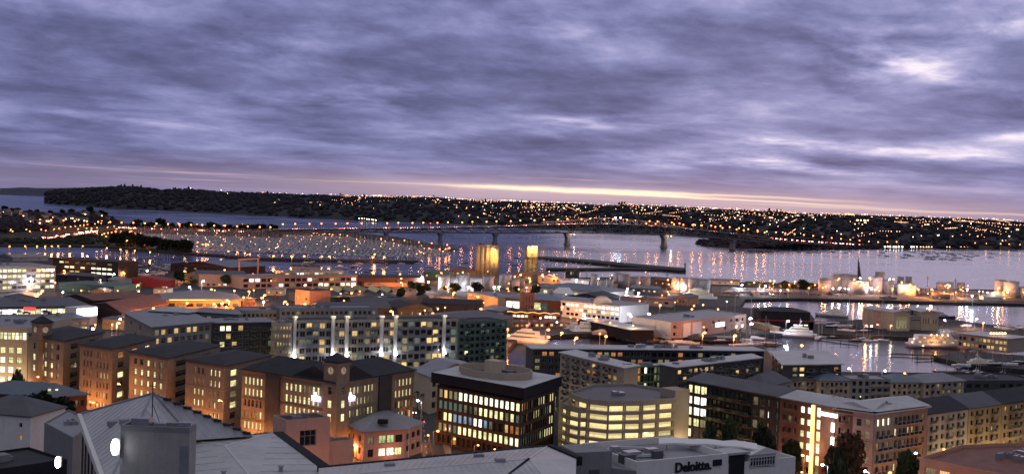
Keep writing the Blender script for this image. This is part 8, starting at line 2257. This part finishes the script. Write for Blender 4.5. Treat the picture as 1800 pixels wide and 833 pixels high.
for px, py in ((726, 690), (734, 696), (722, 702), (744, 700)):
    q = at(px, py + 22, 2.2)
    t = thing('palm_tree', 'palm tree in the street between the villa and the dark square office', 'tree', (q.x, q.y, 2.2), 'street palms'); m_ = MB(); m_.bar((0, 0, 0), (0, 0, 6), .22, 7, 0, .16); part(t, m_, 'trunk', 'trunk')
    m_ = MB()
    for k in range(16):
        a_ = k * 2 * math.pi / 16 + random.uniform(-.1, .1); r_ = random.uniform(1.8, 2.6); up = random.uniform(.2, 1.2); pr_ = None
        for j in range(5):
            s = j / 4; c_ = Vector((math.cos(a_) * r_ * s, math.sin(a_) * r_ * s, 6 + up * math.sin(s * 2.4) - s * s * 1.1)); w_ = Vector((-math.sin(a_), math.cos(a_), 0)) * .35 * (1 - s * .8)
            if pr_: m_.face([pr_[0] - pr_[1], pr_[0] + pr_[1], c_ + w_, c_ - w_])
            pr_ = (c_, w_)
    part(t, m_, 'crown', 'leaves')
for i in range(34):
    px, py = [(nt.uniform(735, 1010), nt.uniform(514, 524)), (nt.uniform(1330, 1450), nt.uniform(508, 514)), (nt.uniform(700, 760), nt.uniform(500, 530)), (nt.uniform(300, 420), nt.uniform(498, 505))][i % 4]
    tp(px, py, nt.randrange(3), nt.uniform(.7, 1.1), 'dark tree among the waterfront sheds', 'trees among the waterfront sheds')
for i in range(10):
    px = 1100 + i * 30; tp(px, 700 - i * 1.5, nt.randrange(3), .9, 'garden tree between the basin apartments and the near row', 'garden trees of the basin apartments')
# archway and kiosk at the bottom right street
p = at(1600, 829, 2.2); t = thing('archway', 'pale round brick archway over the lane at the balcony apartments', 'arch', (p.x, p.y + 4, 2.2)); m_ = MB(); half_ring(m_, Vector((0, 0, 4.0)), Vector((.92, -.38, 0)), 4.4, 5.1, .9); part(t, m_, 'arch', 'pink_wall')
m_ = MB(); 
for s_ in (-1, 1): m_.box((s_ * 4.75 * .92, s_ * -4.75 * .38, 0), (.8, .8, 4.0), -.39)
part(t, m_, 'pier', 'pink_wall')
p = at(1524, 833, 2.2); t = thing('kiosk', 'small glowing cream kiosk at the bottom edge near the tree', 'kiosk', (p.x, p.y + 10, 2.2)); m_ = MB(); m_.box((0, 0, 0), (4.2, 4, 8.5)); part(t, m_, 'wall', 'cream_wall'); m_ = MB(); m_.box((0, 0, 8.503), (5, 4.8, .4)); part(t, m_, 'roof', 'roof_grey')
for z in (3, 6):
    for x in (-1.1, 1.1):
        o = bpy.data.objects.new('window', win_mesh('g', 'sash', 'frame_dark')); C.objects.link(o); o.parent = t; o.location = (x, -2.05, z); o.scale = (1.4, 1, 2.0)
light((0, -4.5, 8), 'yellow', 700, .3, t)
p = atd(1230, 764, 352); t = thing('glass_canopy', 'dark pointed glass canopies at the foot of the green glazed office', 'canopy', (p.x, p.y, 2.2)); m_ = MB()
for dx_ in (-11, 0):
    m_.loft([[(dx_, -4, 7), (dx_ + 8, -4, 3.4), (dx_ + 8, 5, 3.4), (dx_, 5, 7)], [(dx_, -4, 7.3), (dx_ + 8, -4, 3.7), (dx_ + 8, 5, 3.7), (dx_, 5, 7.3)]])
part(t, m_, 'glass', 'glass_dark'); m_ = MB()
for dx_ in (-11, -3, 0, 8):
    for y in (-4, 5): m_.bar((dx_, y, 0), (dx_, y, 7 if dx_ in (-11, 0) else 3.4), .12)
part(t, m_, 'post', 'dark_metal')
# glow around the plaza left and fence by the street
p0_, p1_ = at(1432, 838, 2.2), at(1500, 829, 2.2); t = thing('fence', 'pale green slatted fence lit from behind at the bottom edge', 'fence', (p0_.x, p0_.y + 14, 2.2)); m_ = MB()
for k in range(30): m_.box((k * .42, k * .1, 0), (.16, .06, 4.5))
part(t, m_, 'slats', 'tank_white'); m_ = MB(); m_.bar((0, 0, 4.2), (12.2, 2.9, 4.2), .06); m_.bar((0, 0, .5), (12.2, 2.9, .5), .06); part(t, m_, 'rail', 'metal')
# fill the far left quay and the back streets with small sheds nothing else covers
fs_ = random.Random(21); n_f = 0
for (px, py, w_, z_, d_) in [(8, 520, 50, 8, 20), (320, 515, 0, 0, 0), (1075, 545, 26, 7, 14), (1005, 506, 24, 7, 12), (735, 520, 20, 7, 14), (560, 498, 0, 0, 0), (660, 517, 34, 8, 14), (1270, 515, 30, 5, 8), (1730, 522, 34, 5, 9), (1640, 520, 30, 5, 8), (1550, 522, 26, 4, 8), (468, 508, 30, 7, 12), (1100, 536, 24, 8, 12), (160, 511, 24, 7, 12), (270, 507, 24, 6, 12)]:
    if not w_: continue
    shed('small_shed', 'small shed ' + ['left of the teal shed', 'left of the pink shed', 'below the pale hall', 'behind the wide dark roofs', 'right of the skylit hall', 'on the open quay', 'on the dark quay at far right', 'before the pipe works', 'at the foot of the broad white tank', 'above the amber lit lot', 'between arched office and boat warehouse', 'between teal shed and rusty roofs', 'below the red shed'][n_f if n_f < 15 else 14], (px, py), (px + w_, py + 1), z_, d_, fs_.choice(['grey_wall', 'cream_wall', 'brick_tan', 'white_wall']), fs_.choice(['roof_mid', 'roof_grey', 'roof_rust', 'roof_light']), fs_.choice(['flat', 'gable']), 2, seed=200 + n_f, sp=spec(4, 1, .5, .4, .8, .6, mix='.dnwg'))
    n_f += 1
# small yard lamps among the waterfront sheds, each set on the ground or roof found beneath it
bpy.context.view_layer.update(); dg = bpy.context.evaluated_depsgraph_get(); ly_ = random.Random(5); n_y = 0; tr_ = 0
while n_y < 120 and tr_ < 900:
    tr_ += 1
    px = ly_.uniform(0, 1320) if ly_.random() < .8 else ly_.uniform(1320, 1800); lo, hi = (474 if px > 420 else 462, 590) if px < 1320 else (500, 520)
    py = ly_.uniform(lo, hi)
    if px > 480 and px < 870 and py > 552: continue
    p = at(px, py, 9.5); org = Vector((0, 0, CAMZ)); d = p - org
    hit = S.ray_cast(dg, org, d.normalized(), distance=d.length - 1.0)
    dn = S.ray_cast(dg, p + Vector((0, 0, .5)), Vector((0, 0, -1)), distance=30)
    if hit[0] or not dn[0] or dn[1].z < 1.5 or dn[4].name.startswith(('tree', 'crown', 'water')): continue
    kd = ly_.choice(['lamp_amber'] * 5 + ['lamp_warm_far'] * 3 + ['lamp_white'] * 2)
    wh = {'lamp_amber': 'orange', 'lamp_warm_far': 'yellow', 'lamp_white': 'white'}[kd]; zn = 'left sheds' if px < 420 else ('middle sheds' if px < 880 else ('canal and arched office' if px < 1320 else 'open right quay'))
    lb = 'small %s yard lamp among the %s' % (wh, zn)
    far_lamp((p.x, p.y, dn[1].z), kd, ly_.choice([.4, .5, .65]), max(1.5, p.z - dn[1].z), lb, lb.replace('lamp', 'lamps'), 'yard lamp', power=(2600 if n_y % 2 == 0 else 0), lk={'lamp_amber': 'amber', 'lamp_warm_far': 'warm', 'lamp_white': 'white'}[kd]); n_y += 1
